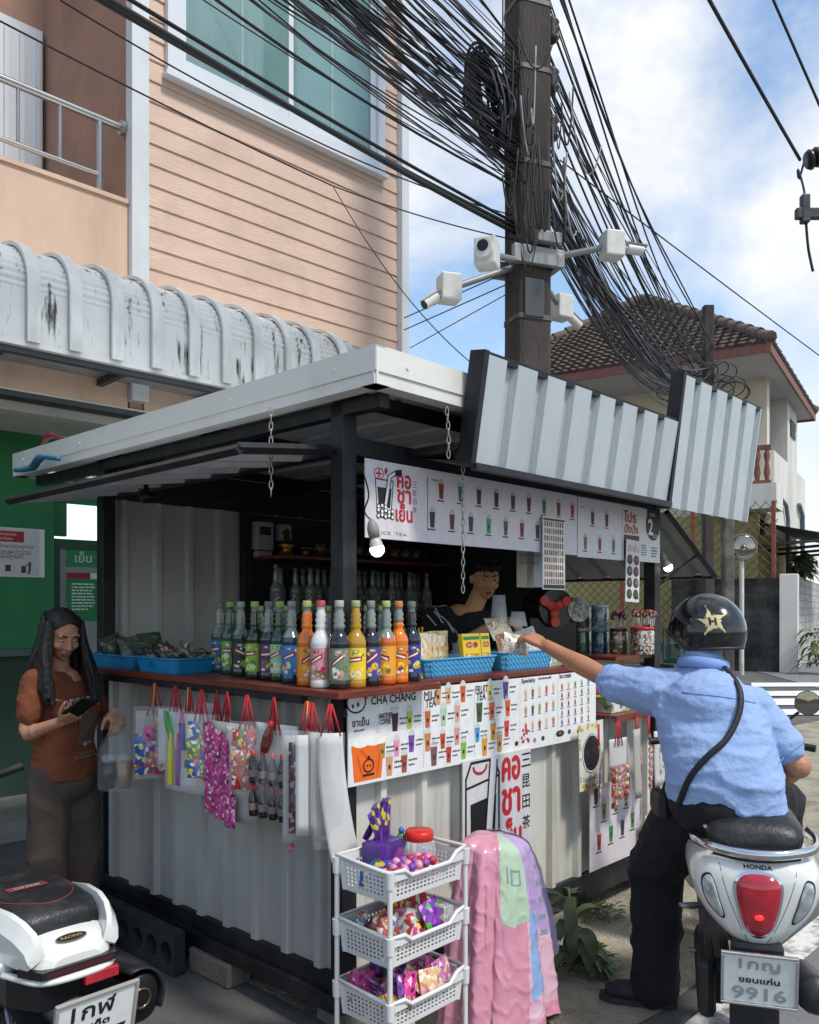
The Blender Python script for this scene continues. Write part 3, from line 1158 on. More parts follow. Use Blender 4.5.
for i, (dz, ez, r_) in enumerate(((4.40, 4.70, 0.018), (4.44, 4.66, 0.016), (4.47, 4.85, 0.012))):
    en = Vector((PX, PY, 0)) - UD * 6.6 + Vector((-KS, KC, 0)) * (0.02 + 0.06 * i)
    en.z = ez
    cable('overhead_cable', 'thick black cable running lowest of those left of the pole', (PX - 0.05, PY - 0.05, dz), en, 0.10, r_, 'thick low cables left of the pole')
# thin service wires along the shophouse
def wire(lbl, a, b_, sag, r=0.005):
    cable('service_wire', lbl, a, b_, sag, r, None, 22, mt=M_CAB)
wire('thin dark wire crossing in front of the peach boards', P(-40, 0, 4.4), P(333, 186, 6.7), 0.02, 0.006)
wire('thin dark wire from the peach wall to the pole', P(333, 186, 6.7), P(515, 240, 6.3), 0.03, 0.005)
wire('thin wire hanging from the peach wall down to the kiosk roof', P(333, 186, 6.7), P(470, 362, 6.0), 0.12, 0.004)
wire('thin wire passing under the window to the pole', P(60, 0, 4.3), P(512, 215, 6.3), 0.12, 0.005)
wire('slim wire slanting up from the kiosk roof to the pole, upper of three', P(404, 318, 7.4), P(512, 270, 6.3), 0.0, 0.005)
wire('slim wire slanting up from the kiosk roof to the pole, middle of three', P(404, 330, 7.4), P(512, 282, 6.3), 0.0, 0.005)
wire('slim wire slanting up from the kiosk roof to the pole, lowest of three', P(410, 348, 7.2), P(514, 290, 6.3), 0.0, 0.004)
P2 = Vector((4.95, 14.0, 0))
for i in range(64):
    zz = 4.5 + 0.8 * rnd.random()
    st_ = Vector((PX + 0.05 + rnd.uniform(-0.03, 0.06), PY + rnd.uniform(-0.06, 0.06), zz))
    en = P2 + Vector((rnd.uniform(-0.35, 0.1), rnd.uniform(-0.2, 0.2), rnd.uniform(5.15, 5.6)))
    cable('overhead_cable', LBL_R, st_, en, rnd.uniform(0.25, 0.85), rnd.choice((0.005, 0.006, 0.008, 0.012)), 'overhead cables right of the pole', wob=rnd.uniform(0.02, 0.09),
          mt=M_CAB2 if rnd.random() < 0.25 else None)
for i in range(20):
    zz = 5.4 + 1.5 * rnd.random()
    st_ = Vector((PX + 0.08 + rnd.uniform(0, 0.04), PY + rnd.uniform(-0.06, 0.06), zz))
    en = P2 + Vector((rnd.uniform(-0.2, 0.3), rnd.uniform(-0.2, 0.2), rnd.uniform(5.3, 6.1)))
    cable('overhead_cable', 'black overhead cable stretched from the pole top above the right bundle', st_, en, rnd.uniform(0.15, 0.6), rnd.choice((0.005, 0.007, 0.010)), 'upper cables right of the pole', wob=0.04)
cable('overhead_cable', 'single thin wire crossing the sky from the pole to the right edge', P(560, 160, 6.4), P(560, 160, 6.4) + (P(860, 378, 10) - P(560, 160, 6.4)) * 3, 0.1, 0.006, None)
for i in range(26):
    a = Vector((PX + rnd.uniform(-0.16, 0.3), PY - 0.2 - rnd.uniform(0, 0.1), rnd.uniform(4.6, 5.9)))
    b_ = a + Vector((rnd.uniform(-0.15, 0.25), rnd.uniform(-0.05, 0.05), -rnd.uniform(0.1, 0.5)))
    cable('hanging_wire', 'loose looped wire drooping against the cable pole', a, b_, rnd.uniform(0.15, 0.5), rnd.choice((0.005, 0.007)), 'loose wires on the pole', mt=rnd.choice((M_CAB, M_CAB, mat('cable_pale', '#8d8b86'))))
for i in range(2):
    cable('hanging_wire', 'straight wire running down the left side of the pole', (PX - 0.17 - 0.02 * i, PY - 0.1, 6.9), (PX - 0.175 - 0.015 * i, PY - 0.1, 2.6), 0.0, 0.006, 'wires running down the pole', wob=0.02)
cc = MB(M_CAB)
for k in range(24):
    rx, rz_ = 0.10 + rnd.uniform(-0.05, 0.05), 0.30 + rnd.uniform(-0.12, 0.07)
    ox, oz, oy = rnd.uniform(-0.05, 0.05), rnd.uniform(-0.05, 0.05), rnd.uniform(-0.06, 0.06)
    cc.tube([(ox + rx * math.cos(t) + 0.10 * math.sin(t) * -0.6, oy + 0.05 * math.sin(2 * t + k), oz + rz_ * math.sin(t)) for t in [2 * PI * i / 28 for i in range(28)]], 0.011, 5, closed=True)
tag(cc.build('cable_coil', None, P(486, 98, 6.15)), 'oval coil of spare black cable hanging left of the pole', 'cable coil')
# far pole
fp = thing('utility_pole', 'short dark far pole where the cable bundle ends above the sign panel', 'utility pole', (P2.x, P2.y, 0))
m = MB(M_POLE)
m.prism(rrect(0.17, 0.17, 0.03, 2), 0, 6.6)
m.build('pole', fp)
m = MB(M_CAB)
for k in range(13):
    c = Vector((rnd.uniform(-0.9, 0.3), rnd.uniform(-0.3, 0.1), rnd.uniform(4.95, 5.6)))
    rr_ = rnd.uniform(0.12, 0.24)
    tl = rnd.uniform(-0.5, 0.5)
    m.tube([(c.x + rr_ * math.cos(t), c.y + rr_ * math.sin(t) * tl, c.z + rr_ * 0.7 * math.sin(t)) for t in [2 * PI * i / 18 for i in range(18)]], 0.010, 4, closed=True)
tag(m.build('cable_coil', None, (P2.x, P2.y - 0.2, 0)), 'messy knot of black cable loops at the far pole', 'cable coil')
# pole by the block wall
pp_ = MB(mat('stained_pole', '#4a4540', rough=0.9, var=0.3, scale=2, dirt='#9a948a', dirt_amt=0.6, dirt_scale=1.2))
pp_.prism(rrect(0.26, 0.26, 0.05, 2), 0, 5.2)
tag(pp_.build('street_pole', None, (7.5, 19.9, 0)), 'squat stained pole left of the round mirror', 'pole')

# ------------------------------------------------------------------ cctv
M_CCTV = mat('cctv_white', '#c9c8c2', rough=0.45, var=0.05, dirt='#8a8477', dirt_amt=0.4, dirt_scale=6)
M_BLK = mat('black_gloss', '#0e0f11', rough=0.2)
br = thing('camera_bracket', 'galvanised cross bracket with long arms strapped round the pole', 'bracket', (PX, PY, 0))
def wp(v):
    return Vector(v) - Vector((PX, PY, 0))
c1, c2, c3, c4 = P(449, 289, 6.0), P(487, 254, 5.75), P(612, 246, 6.3), P(561, 308, 6.9)
hub = Vector((PX, PY, 4.22))
M_GALV = mat('galvanised', '#8c8d8b', rough=0.5, metal=0.5, var=0.12, dirt='#5a5a57', dirt_amt=0.4)
for q in (c1, c2, c3, c4):
    m = MB(M_GALV)
    m.cyl(wp(hub + (q - hub).normalized() * 0.08), wp(q), 0.024, n=10)
    m.build('arm', br)
m = MB(M_GALV)
m.at((0, 0, 4.2), (0, 0, 0.35))
m.box((0, -0.17, 0.0), (0.42, 0.05, 0.13), 0.006)
m.box((0, 0.17, 0.0), (0.42, 0.05, 0.13), 0.006)
m.box((0.17, 0, -0.02), (0.05, 0.4, 0.10), 0.006)
m.box((0.06, -0.2, 0.13), (0.2, 0.08, 0.08), 0.006)
m.build('clamp', br)
def bullet(q, rz, label, aim, lensface=False):
    t = thing('security_camera', label, 'security camera', q, rz, 'security cameras on the pole bracket')
    o = MB(M_CCTV)
    o.box((0, 0, 0), (0.15, 0.15, 0.19), 0.012)
    o.build('junction_box', t)
    o = MB(M_CCTV)
    ax = Vector(aim).normalized()
    if lensface:
        o.cyl((0, -0.075, 0.0), (0, -0.115, 0.0), 0.068, 0.064, 24)
        o.build('housing', t)
        o = MB(M_BLK)
        o.cyl((0, -0.115, 0.015), (0, -0.125, 0.015), 0.040, 0.036, 20)
        o.build('lens', t)
    else:
        s0 = ax * 0.09
        o.cyl(s0, s0 + ax * 0.03, 0.02, n=10)
        o.cyl(s0 + ax * 0.03 , s0 + ax * 0.15, 0.036, 0.036, 16)
        o.build('housing', t)
        o = MB(M_BLK)
        o.cyl(s0 + ax * 0.15, s0 + ax * 0.158, 0.03, 0.03, 16)
        o.build('lens', t)
        o = MB(M_CCTV)
        up = Vector((0, 0, 1))
        o.tube([s0 + ax * 0.02 + up * 0.04, s0 + ax * 0.18 + up * 0.04], 0.036, 4, flat=0.2)
        o.build('sun_shield', t)
    return t
bullet(c1, 0.3, 'white security camera drooping at the left end of the pole bracket', (-0.75, -0.1, -0.55))
bullet(c2, -0.35, 'white security camera with big round lens facing the street', (0, -1, 0), True)
bullet(c3, 0.2, 'white security camera on the right arm of the pole bracket', (0.95, -0.1, -0.12))
bullet(c4, 0.5, 'white security camera behind the pole below the bracket', (0.8, 0.1, -0.4))
# insulator at the right edge
ins = P(806, 160, 7.2)
it = thing('strain_insulator', 'dark ceramic insulator hanging on a wire at the top right', 'insulator', ins)
m = MB(mat('ceramic_dark', '#2a2422', rough=0.3))
m.at((0.03, 0, 0), (0, 1.2, 0))
for k in range(3):
    m.lathe([(0, -0.02 + k * 0.06), (0.07, -0.02 + k * 0.06), (0.085, 0.005 + k * 0.06), (0.03, 0.03 + k * 0.06), (0, 0.03 + k * 0.06)], 16)
m.at()
m.build('disc_stack', it)
m = MB(M_DKGREY)
m.box((-0.01, 0, -0.42), (0.07, 0.07, 0.24), 0.01)
m.box((0.02, 0, -0.46), (0.22, 0.06, 0.09), 0.01)
m.tube(smooth_path([(-0.02, 0, -0.03), (-0.05, 0.02, -0.15), (-0.07, 0, -0.08), (-0.03, 0, -0.2), (-0.01, 0, -0.3)], 5), 0.01, 5)
m.build('clamp', it)
m = MB(M_CAB)
m.tube(smooth_path([(0.0, 0, -0.52), (0.02, 0, -0.75), (0.06, 0, -0.95)], 6), 0.012, 5)
m.build('tail', it)
cable('overhead_cable', 'single black line curving down to the insulator at the top right', P(800, 160, 7.2) + (P(700, -30, 5.6) - P(800, 160, 7.2)) * 4, P(800, 160, 7.2), 0.12, 0.014, None)
cable('overhead_cable', 'short black line in the top right corner of the sky', P(770, -20, 6.5) + (P(770, -20, 6.5) - P(840, 140, 7.0)) * 5, P(840, 140, 7.0) + (P(840, 140, 7.0) - P(770, -20, 6.5)) * 6, 0.10, 0.011, None)

# ================================================================== KIOSK
M_SHEET = mat('kiosk_sheet_shaded', '#aeada8', rough=0.5, metal=0.1, var=0.05, scale=3, bump=0.35, bscale=3, dirt='#6f7476', dirt_amt=0.5, dirt_scale=3.5, streak=7)  # same sheet as the front wall, coloured darker for walls lying in shade
M_SHEETF = mat('kiosk_sheet_front', '#c6c4bb', rough=0.5, var=0.05, scale=3, bump=0.3, bscale=3, dirt='#77705f', dirt_amt=0.6, dirt_scale=6, streak=9)
M_SIGNSH = mat('sign_sheet', '#b3b9bb', rough=0.45, metal=0.15, var=0.05, scale=4, bump=0.15, bscale=12, bstretch=(14, 1, 1), dirt='#93999a', dirt_amt=0.4, streak=5)
M_BSTEEL = mat('black_steel', '#1b1d21', rough=0.5, metal=0.2, var=0.2, scale=4, dirt='#4c4b49', dirt_amt=0.35, dirt_scale=6)
M_FASCIA = mat('white_fascia', '#d6d4cc', rough=0.4, var=0.04, scale=3, dirt='#9b9c97', dirt_amt=0.35, dirt_scale=3)
M_COUNTER = mat('red_brown_counter', '#6b2f22', rough=0.35, var=0.2, scale=9, bump=0.15, bscale=20, dirt='#3a1a14', dirt_amt=0.4)
M_UNDER = mat('roof_underside', '#cfd2d2', rough=0.5, metal=0.2, var=0.1, dirt='#4a4e52', dirt_amt=0.4)
k = thing('drinks_kiosk', 'black framed corrugated drinks kiosk with white roof edge and open hatches', 'kiosk', K(0, 0), TH)
KU, KV = 2.50, 1.90
def kb(name, mt, boxes, bev=0.0, par=None):
    o = MB(mt)
    for a, b_ in boxes:
        o.b2(a, b_, bev)
    return o.build(name, par or k)
for (u, v) in ((0, 0), (KU - 0.07, 0), (0, KV - 0.07), (KU - 0.07, KV - 0.07)):
    kb('post', M_BSTEEL, [((u, v, 0.10), (u + 0.07, v + 0.07, 2.36))], 0.004)
kb('post', M_BSTEEL, [((0.86, KV - 0.10, 1.31), (0.91, KV - 0.05, 2.2))], 0.003)
kb('base_rail', M_BSTEEL, [((0.07, 0.005, 0.10), (KU - 0.07, 0.06, 0.235)), ((0.005, 0.07, 0.10), (0.06, KV - 0.07, 0.235)), ((KU - 0.06, 0.07, 0.1), (KU - 0.005, KV - 0.07, 0.235)),
    ((0.07, KV - 0.06, 0.1), (KU - 0.07, KV - 0.005, 0.235)), ((-0.02, 0.0, 0.10), (0.004, KV, 0.165))], 0.003)
kb('floor', M_DKGREY, [((0.06, 0.06, 0.19), (KU - 0.06, KV - 0.06, 0.23))])
kb('header_beam', M_BSTEEL, [((0.07, 0.005, 2.17), (KU - 0.07, 0.06, 2.24)), ((0.005, 0.07, 2.17), (0.06, KV - 0.07, 2.24)), ((KU - 0.06, 0.07, 2.17), (KU - 0.005, KV - 0.07, 2.24)), ((0.07, KV - 0.06, 2.17), (KU - 0.07, KV - 0.005, 2.24))], 0.003)
kb('upper_lining', M_BSTEEL, [((0.07, KV - 0.045, 2.2405), (KU - 0.07, KV - 0.03, 2.358)), ((KU - 0.045, 0.07, 2.2405), (KU - 0.03, KV - 0.07, 2.308))])
# walls
o = MB(M_SHEETF)
o.frame(Matrix.Translation((0.07, 0.03, 0.235)) @ FRONT)
corrug(o, 1.70, 1.04, 0.235, 0.03, 0.028, start=0.62)
o.frame(Matrix.Translation((1.772, 0.03, 0.235)) @ FRONT)
corrug(o, KU - 0.07 - 1.772, 0.78, 0.235, 0.03, 0.028, start=0.5)
o.build('front_wall', k)
o = MB(M_SHEET)
o.frame(Matrix.Translation((0.03, KV - 0.07, 0.235)) @ LEFTF)
corrug(o, KV - 0.14, 1.04, 0.20, 0.035, 0.028, start=0.4)
o.build('side_wall', k)
o = MB(M_SHEET)
o.frame(Matrix.Translation((KU - 0.03, 0.07, 0.235)) @ Matrix(((0, 0, 1, 0), (1, 0, 0, 0), (0, 1, 0, 0), (0, 0, 0, 1))))
corrug(o, KV - 0.14, 0.78, 0.235, 0.03, 0.028)
o.build('side_wall', k)
o = MB(M_SHEET)
o.frame(Matrix.Translation((0.07, KV - 0.03, 0.235)) @ FRONT)
corrug(o, KU - 0.14, 1.94, 0.20, 0.03, 0.025, start=0.3)
o.build('back_wall', k)
kb('shade_lining', mat('shade_board', '#232427', rough=0.7, var=0.2), [((0.92, KV - 0.068, 0.24), (KU - 0.075, KV - 0.06, 2.16)), ((KU - 0.028, 0.72, 1.016), (KU - 0.018, KV - 0.08, 2.165))])  # sheet behind the shelves is coloured dark for interior shade; other closes the side
# counters
kb('counter', M_COUNTER, [((-0.14, -0.13, 1.283), (0.17, 1.93, 1.308)), ((0.172, -0.012, 1.283), (1.78, 0.34, 1.308)), ((0.172, -0.13, 1.284), (0.40, -0.0125, 1.3075))], 0.003)
kb('counter_bracket', M_BSTEEL, [((-0.13, 0.08, 1.252), (-0.10, 1.9, 1.282)), ((-0.10, 0.3, 1.252), (0.0, 0.33, 1.282)), ((-0.10, 1.5, 1.252), (0.0, 1.53, 1.282))])
lc = MB(M_COUNTER)
for i in range(11):
    lc.b2((1.79, -0.10 + i * 0.026, 1.03), (KU + 0.02, -0.10 + i * 0.026 + 0.019, 1.045), 0.003)
lc.b2((1.79, -0.115, 1.012), (KU + 0.02, -0.102, 1.047))
lc.build('low_counter', k)
kb('shelf', M_COUNTER, [((2.02, 0.02, 1.312), (KU - 0.065, 1.0, 1.334))], 0.003)
for z_ in (1.535, 1.885):
    kb('shelf', M_COUNTER, [((0.93, KV - 0.38, z_), (2.4, KV - 0.07, z_ + 0.02))], 0.003)
# roof
rs = MB(M_UNDER)
rs.frame(Matrix.Translation((-0.08, 2.28, 2.40)) @ Matrix.Rotation(0, 4, 'X'))
rs.frame(Matrix(((0, 0, 0, -0.09), (0, 0, 0, 0), (0, 0, 0, 0), (0, 0, 0, 1))))
rs.frame(Matrix.Translation((-0.09, -0.26, 2.415)))
corrug(rs, 3.12, 2.96, 0.25, 0.03, 0.03, start=0.5)
rs.build('roof_sheet', k)
def channel(o, a, b_, n_out):
    """C-shaped white edge trim from a to b; n_out points outwards."""
    a, b_, n_ = Vector(a), Vector(b_), Vector(n_out)
    d = (b_ - a).normalized()
    def bar(o0, o1, z0, z1):
        pts = [a + n_ * o0, b_ + n_ * o0, b_ + n_ * o1, a + n_ * o1]
        if (pts[1] - pts[0]).cross(pts[2] - pts[1]).z < 0:
            pts = pts[::-1]
        o.prism([(p.x, p.y) for p in pts], z0, z1)
    bar(-0.006, 0.0, 2.402, 2.485)
    bar(-0.05, 0.0, 2.4851, 2.491)
    bar(-0.016, -0.0061, 2.365, 2.4019)
    bar(-0.075, -0.0061, 2.359, 2.3649)
    for t in (0.05, 0.28, 0.5, 0.72, 0.93):
        c = a.lerp(b_, t)
        o.cyl(Vector((c.x, c.y, 2.44)) + n_ * 0.0, Vector((c.x, c.y, 2.44)) + n_ * 0.004, 0.007, n=8)
rc = MB(M_FASCIA)
U0, U1, V0, V1 = -0.10, 3.05, -0.27, 2.72
channel(rc, (U0, V1, 0), (U0, V0, 0), (-1, 0, 0))
channel(rc, (U0 + 0.0005, V0, 0), (U1, V0, 0), (0, -1, 0))
channel(rc, (U1, V0 + 0.0005, 0), (U1, V1, 0), (1, 0, 0))
channel(rc, (U1 - 0.0005, V1, 0), (U0 + 0.0005, V1, 0), (0, 1, 0))
rc.build('roof_edge', k)
kb('roof_beam', M_BSTEEL, [((U0 + 0.08, 0.0, 2.362), (U1 - 0.08, 0.05, 2.412)), ((U0 + 0.08, 0.93, 2.372), (U1 - 0.08, 0.97, 2.412)),
    ((U0 + 0.08, 1.85, 2.362), (U1 - 0.08, 1.9, 2.412)), ((0.0, V0 + 0.08, 2.31), (0.05, V1 - 0.08, 2.361)), ((1.2, V0 + 0.08, 2.31), (1.25, V1 - 0.08, 2.361)), ((2.44, V0 + 0.08, 2.31), (2.49, V1 - 0.08, 2.361))])
# left hatch, lifted
hs = MB(M_UNDER)
ang = math.atan2(0.05, 0.44)
hs.frame(Matrix.Translation((-0.002, 0.05, 2.185)) @ Matrix.Rotation(PI - 0, 4, 'Z') @ Matrix.Rotation(ang, 4, 'Y'))
hs.frame(Matrix.Translation((0.0, 0.05, 2.185)))
corners_h = [(-0.01, 0.05, 2.185), (-0.43, 0.05, 2.135), (-0.43, 1.93, 2.125), (-0.01, 1.9, 2.185)]
hs.at()
nseg = 9
for i in range(nseg):
    a0_, a1_ = i / nseg, (i + 1) / nseg
    def hp(t, q, dz=0):
        A = Vector(corners_h[0]).lerp(Vector(corners_h[3]), t)
        B_ = Vector(corners_h[1]).lerp(Vector(corners_h[2]), t)
        r__ = A.lerp(B_, q)
        r__.z += dz
        return tuple(r__)
    for (s0, s1, d0, d1) in ((a0_, a0_ + (a1_ - a0_) * 0.8, 0, 0), (a0_ + (a1_ - a0_) * 0.8, a0_ + (a1_ - a0_) * 0.85, 0, -0.02), (a0_ + (a1_ - a0_) * 0.85, a0_ + (a1_ - a0_) * 0.95, -0.02, -0.02), (a0_ + (a1_ - a0_) * 0.95, a1_, -0.02, 0)):
        hs.add([hp(s0, 0, d0), hp(s1, 0, d1), hp(s1, 1, d1), hp(s0, 1, d0)], [(0, 1, 2, 3)])
hat = hs.build('side_hatch', k)
hf = MB(M_BSTEEL)
for i in range(4):
    a, b_ = Vector(corners_h[i]), Vector(corners_h[(i + 1) % 4])
    if i == 1:
        hf.tube([a + Vector((0, -0.012, -0.005)), b_ + Vector((0, 0.012, -0.005))], 0.019, 4)
    elif i != 3:
        hf.tube([a, b_], 0.02, 4)
hf.build('hatch_frame', hat)
# raised front hatches used as sign boards
def sign_panel(u0, u1, z0, z1, lean, drop=0.0):
    o = MB(M_SIGNSH)
    tilt = math.atan2(lean, z1 - z0)
    fr = Matrix.Translation((u0, -0.30, z0)) @ Matrix.Rotation(tilt, 4, 'X') @ FRONT
    o.frame(fr)
    corrug(o, u1 - u0, math.hypot(z1 - z0, lean), 0.205, 0.048, 0.03, start=0.8, slope=0.014, recess=True)
    p = o.build('sign_panel', k)
    h_ = math.hypot(z1 - z0, lean)
    f_ = MB(M_BSTEEL)
    f_.frame(fr)
    f_.b2((-0.028, -0.01, -0.06), (-0.001, h_ + 0.01, 0.012))
    f_.b2((-0.001, h_, -0.06), (u1 - u0, h_ + 0.012, -0.006))
    f_.b2((-0.001, h_ - 0.014, -0.06), (u1 - u0, h_ - 0.0005, -0.004))
    f_.b2((u1 - u0, 0.02, -0.06), (u1 - u0 + 0.012, h_ + 0.01, -0.004))
    f_.b2((0, 0.01, -0.1), (u1 - u0, 0.045, -0.07))
    f_.build('frame', p)
    return p
sign_panel(0.39, 1.965, 2.15, 2.545, 0.065)
sign_panel(1.995, 3.03, 2.12, 2.79, 0.085)
# ragged sheet ends showing under the boards
o = MB(mat('weathered_sheet', '#9fa2a0', rough=0.7, var=0.2, dirt='#6a5f55', dirt_amt=0.7, dirt_scale=5))
for i in range(13):
    u = 0.42 + i * 0.2
    j = rnd.uniform(-0.02, 0.02)
    o.add([(u, -0.02, 2.20), (u + 0.17, -0.02, 2.20), (u + 0.185 + j, -0.27, 2.155 + j * 0.4), (u + 0.02 + j, -0.27, 2.135 + j * 0.5), (u + 0.1, -0.02, 2.215), (u + 0.1 + j, -0.275, 2.17)], [(0, 4, 5, 3), (4, 1, 2, 5)])
o.build('ragged_edge', k)
kb('header_trim', M_BSTEEL, [((0.36, -0.34, 2.115), (1.95, -0.31, 2.14)), ((0.34, -0.25, 2.205), (KU, -0.01, 2.225))])
# right hatch, propped outwards
o = MB(mat('hatch_grey', '#868a8b', rough=0.6, var=0.08, dirt='#5d605f', dirt_amt=0.5, dirt_scale=3))
pts_ = [(2.52, -0.03, 2.16), (3.19, -0.03, 1.80), (3.19, 1.85, 1.80), (2.52, 1.85, 2.16)]
Ax = Vector(pts_[1]) - Vector(pts_[0])
Ay = Vector(pts_[3]) - Vector(pts_[0])
Nz = Ax.cross(Ay).normalized()
Mx = Matrix((( Ay.normalized().x, -Ax.normalized().x, Nz.x, pts_[1][0]), (Ay.normalized().y, -Ax.normalized().y, Nz.y, pts_[1][1]), (Ay.normalized().z, -Ax.normalized().z, Nz.z, pts_[1][2]), (0, 0, 0, 1)))
o.frame(Mx)
corrug(o, 1.88, Ax.length, 0.22, 0.04, 0.03, start=0.5)
rh = o.build('side_hatch', k)
o = MB(M_BSTEEL)
o.tube([pts_[0], pts_[1]], 0.02, 4)
o.tube([pts_[1], pts_[2]], 0.012, 4)
o.tube([pts_[3], pts_[2]], 0.02, 4)
o.tube([(2.5, 0.03, 1.72), (2.95, -0.02, 1.93)], 0.009, 6)
o.build('hatch_frame', rh)

def front_xy(x, y, off=0.0):
    """Photo point -> (along, height) on the plane off metres in front of the kiosk."""
    kk = (x - CX) / F
    ox, oy = K0[0] + off * KS, K0[1] - off * KC
    t = (kk * oy - ox) / (KC - kk * KS)
    return t, CAMZ + (HY - y) / F * (oy + t * KS)
def flat_xy(x, y, z):
    Y = (z - CAMZ) * F / (HY - y)
    dx, dy = (x - CX) / F * Y - K0[0], Y - K0[1]
    return dx * KC + dy * KS, -dx * KS + dy * KC

# ------------------------------------------------------------------ printed boards
def cup(o, x, y, h, col, z, lid='#9da3a3', mark='#2b2b2e', cap=True):
    """Printed picture of a plastic cup; (x, y) is the middle of its base."""
    w_ = h * 0.40
    o.use(col).poly([(x - w_ * 0.36, y), (x + w_ * 0.36, y), (x + w_ * 0.5, y + h * 0.74), (x - w_ * 0.5, y + h * 0.74)], z)
    o.use(lid).poly([(x - w_ * 0.54, y + h * 0.74), (x + w_ * 0.54, y + h * 0.74), (x + w_ * 0.42, y + h * 0.90), (x + w_ * 0.15, y + h), (x - w_ * 0.15, y + h), (x - w_ * 0.42, y + h * 0.90)], z)
    if mark:
        o.use(mark).disc(x, y + h * 0.34, w_ * 0.17, h * 0.11, z + 0.0006, 8)
    if cap:
        o.use('#2d2d30').rect(x - w_ * 0.75, y - h * 0.13, x + w_ * 0.55, y - h * 0.06, z)
def noodle(o, x, y, w_, h, z, col='#333336', seed=0):
    rr = random.Random(seed)
    o.use(col)
    q = x
    while q < x + w_:
        l = rr.uniform(0.3, 0.9) * h
        o.rect(q, y, q + l, y + h * rr.uniform(0.6, 1), z)
        q += l + h * 0.25

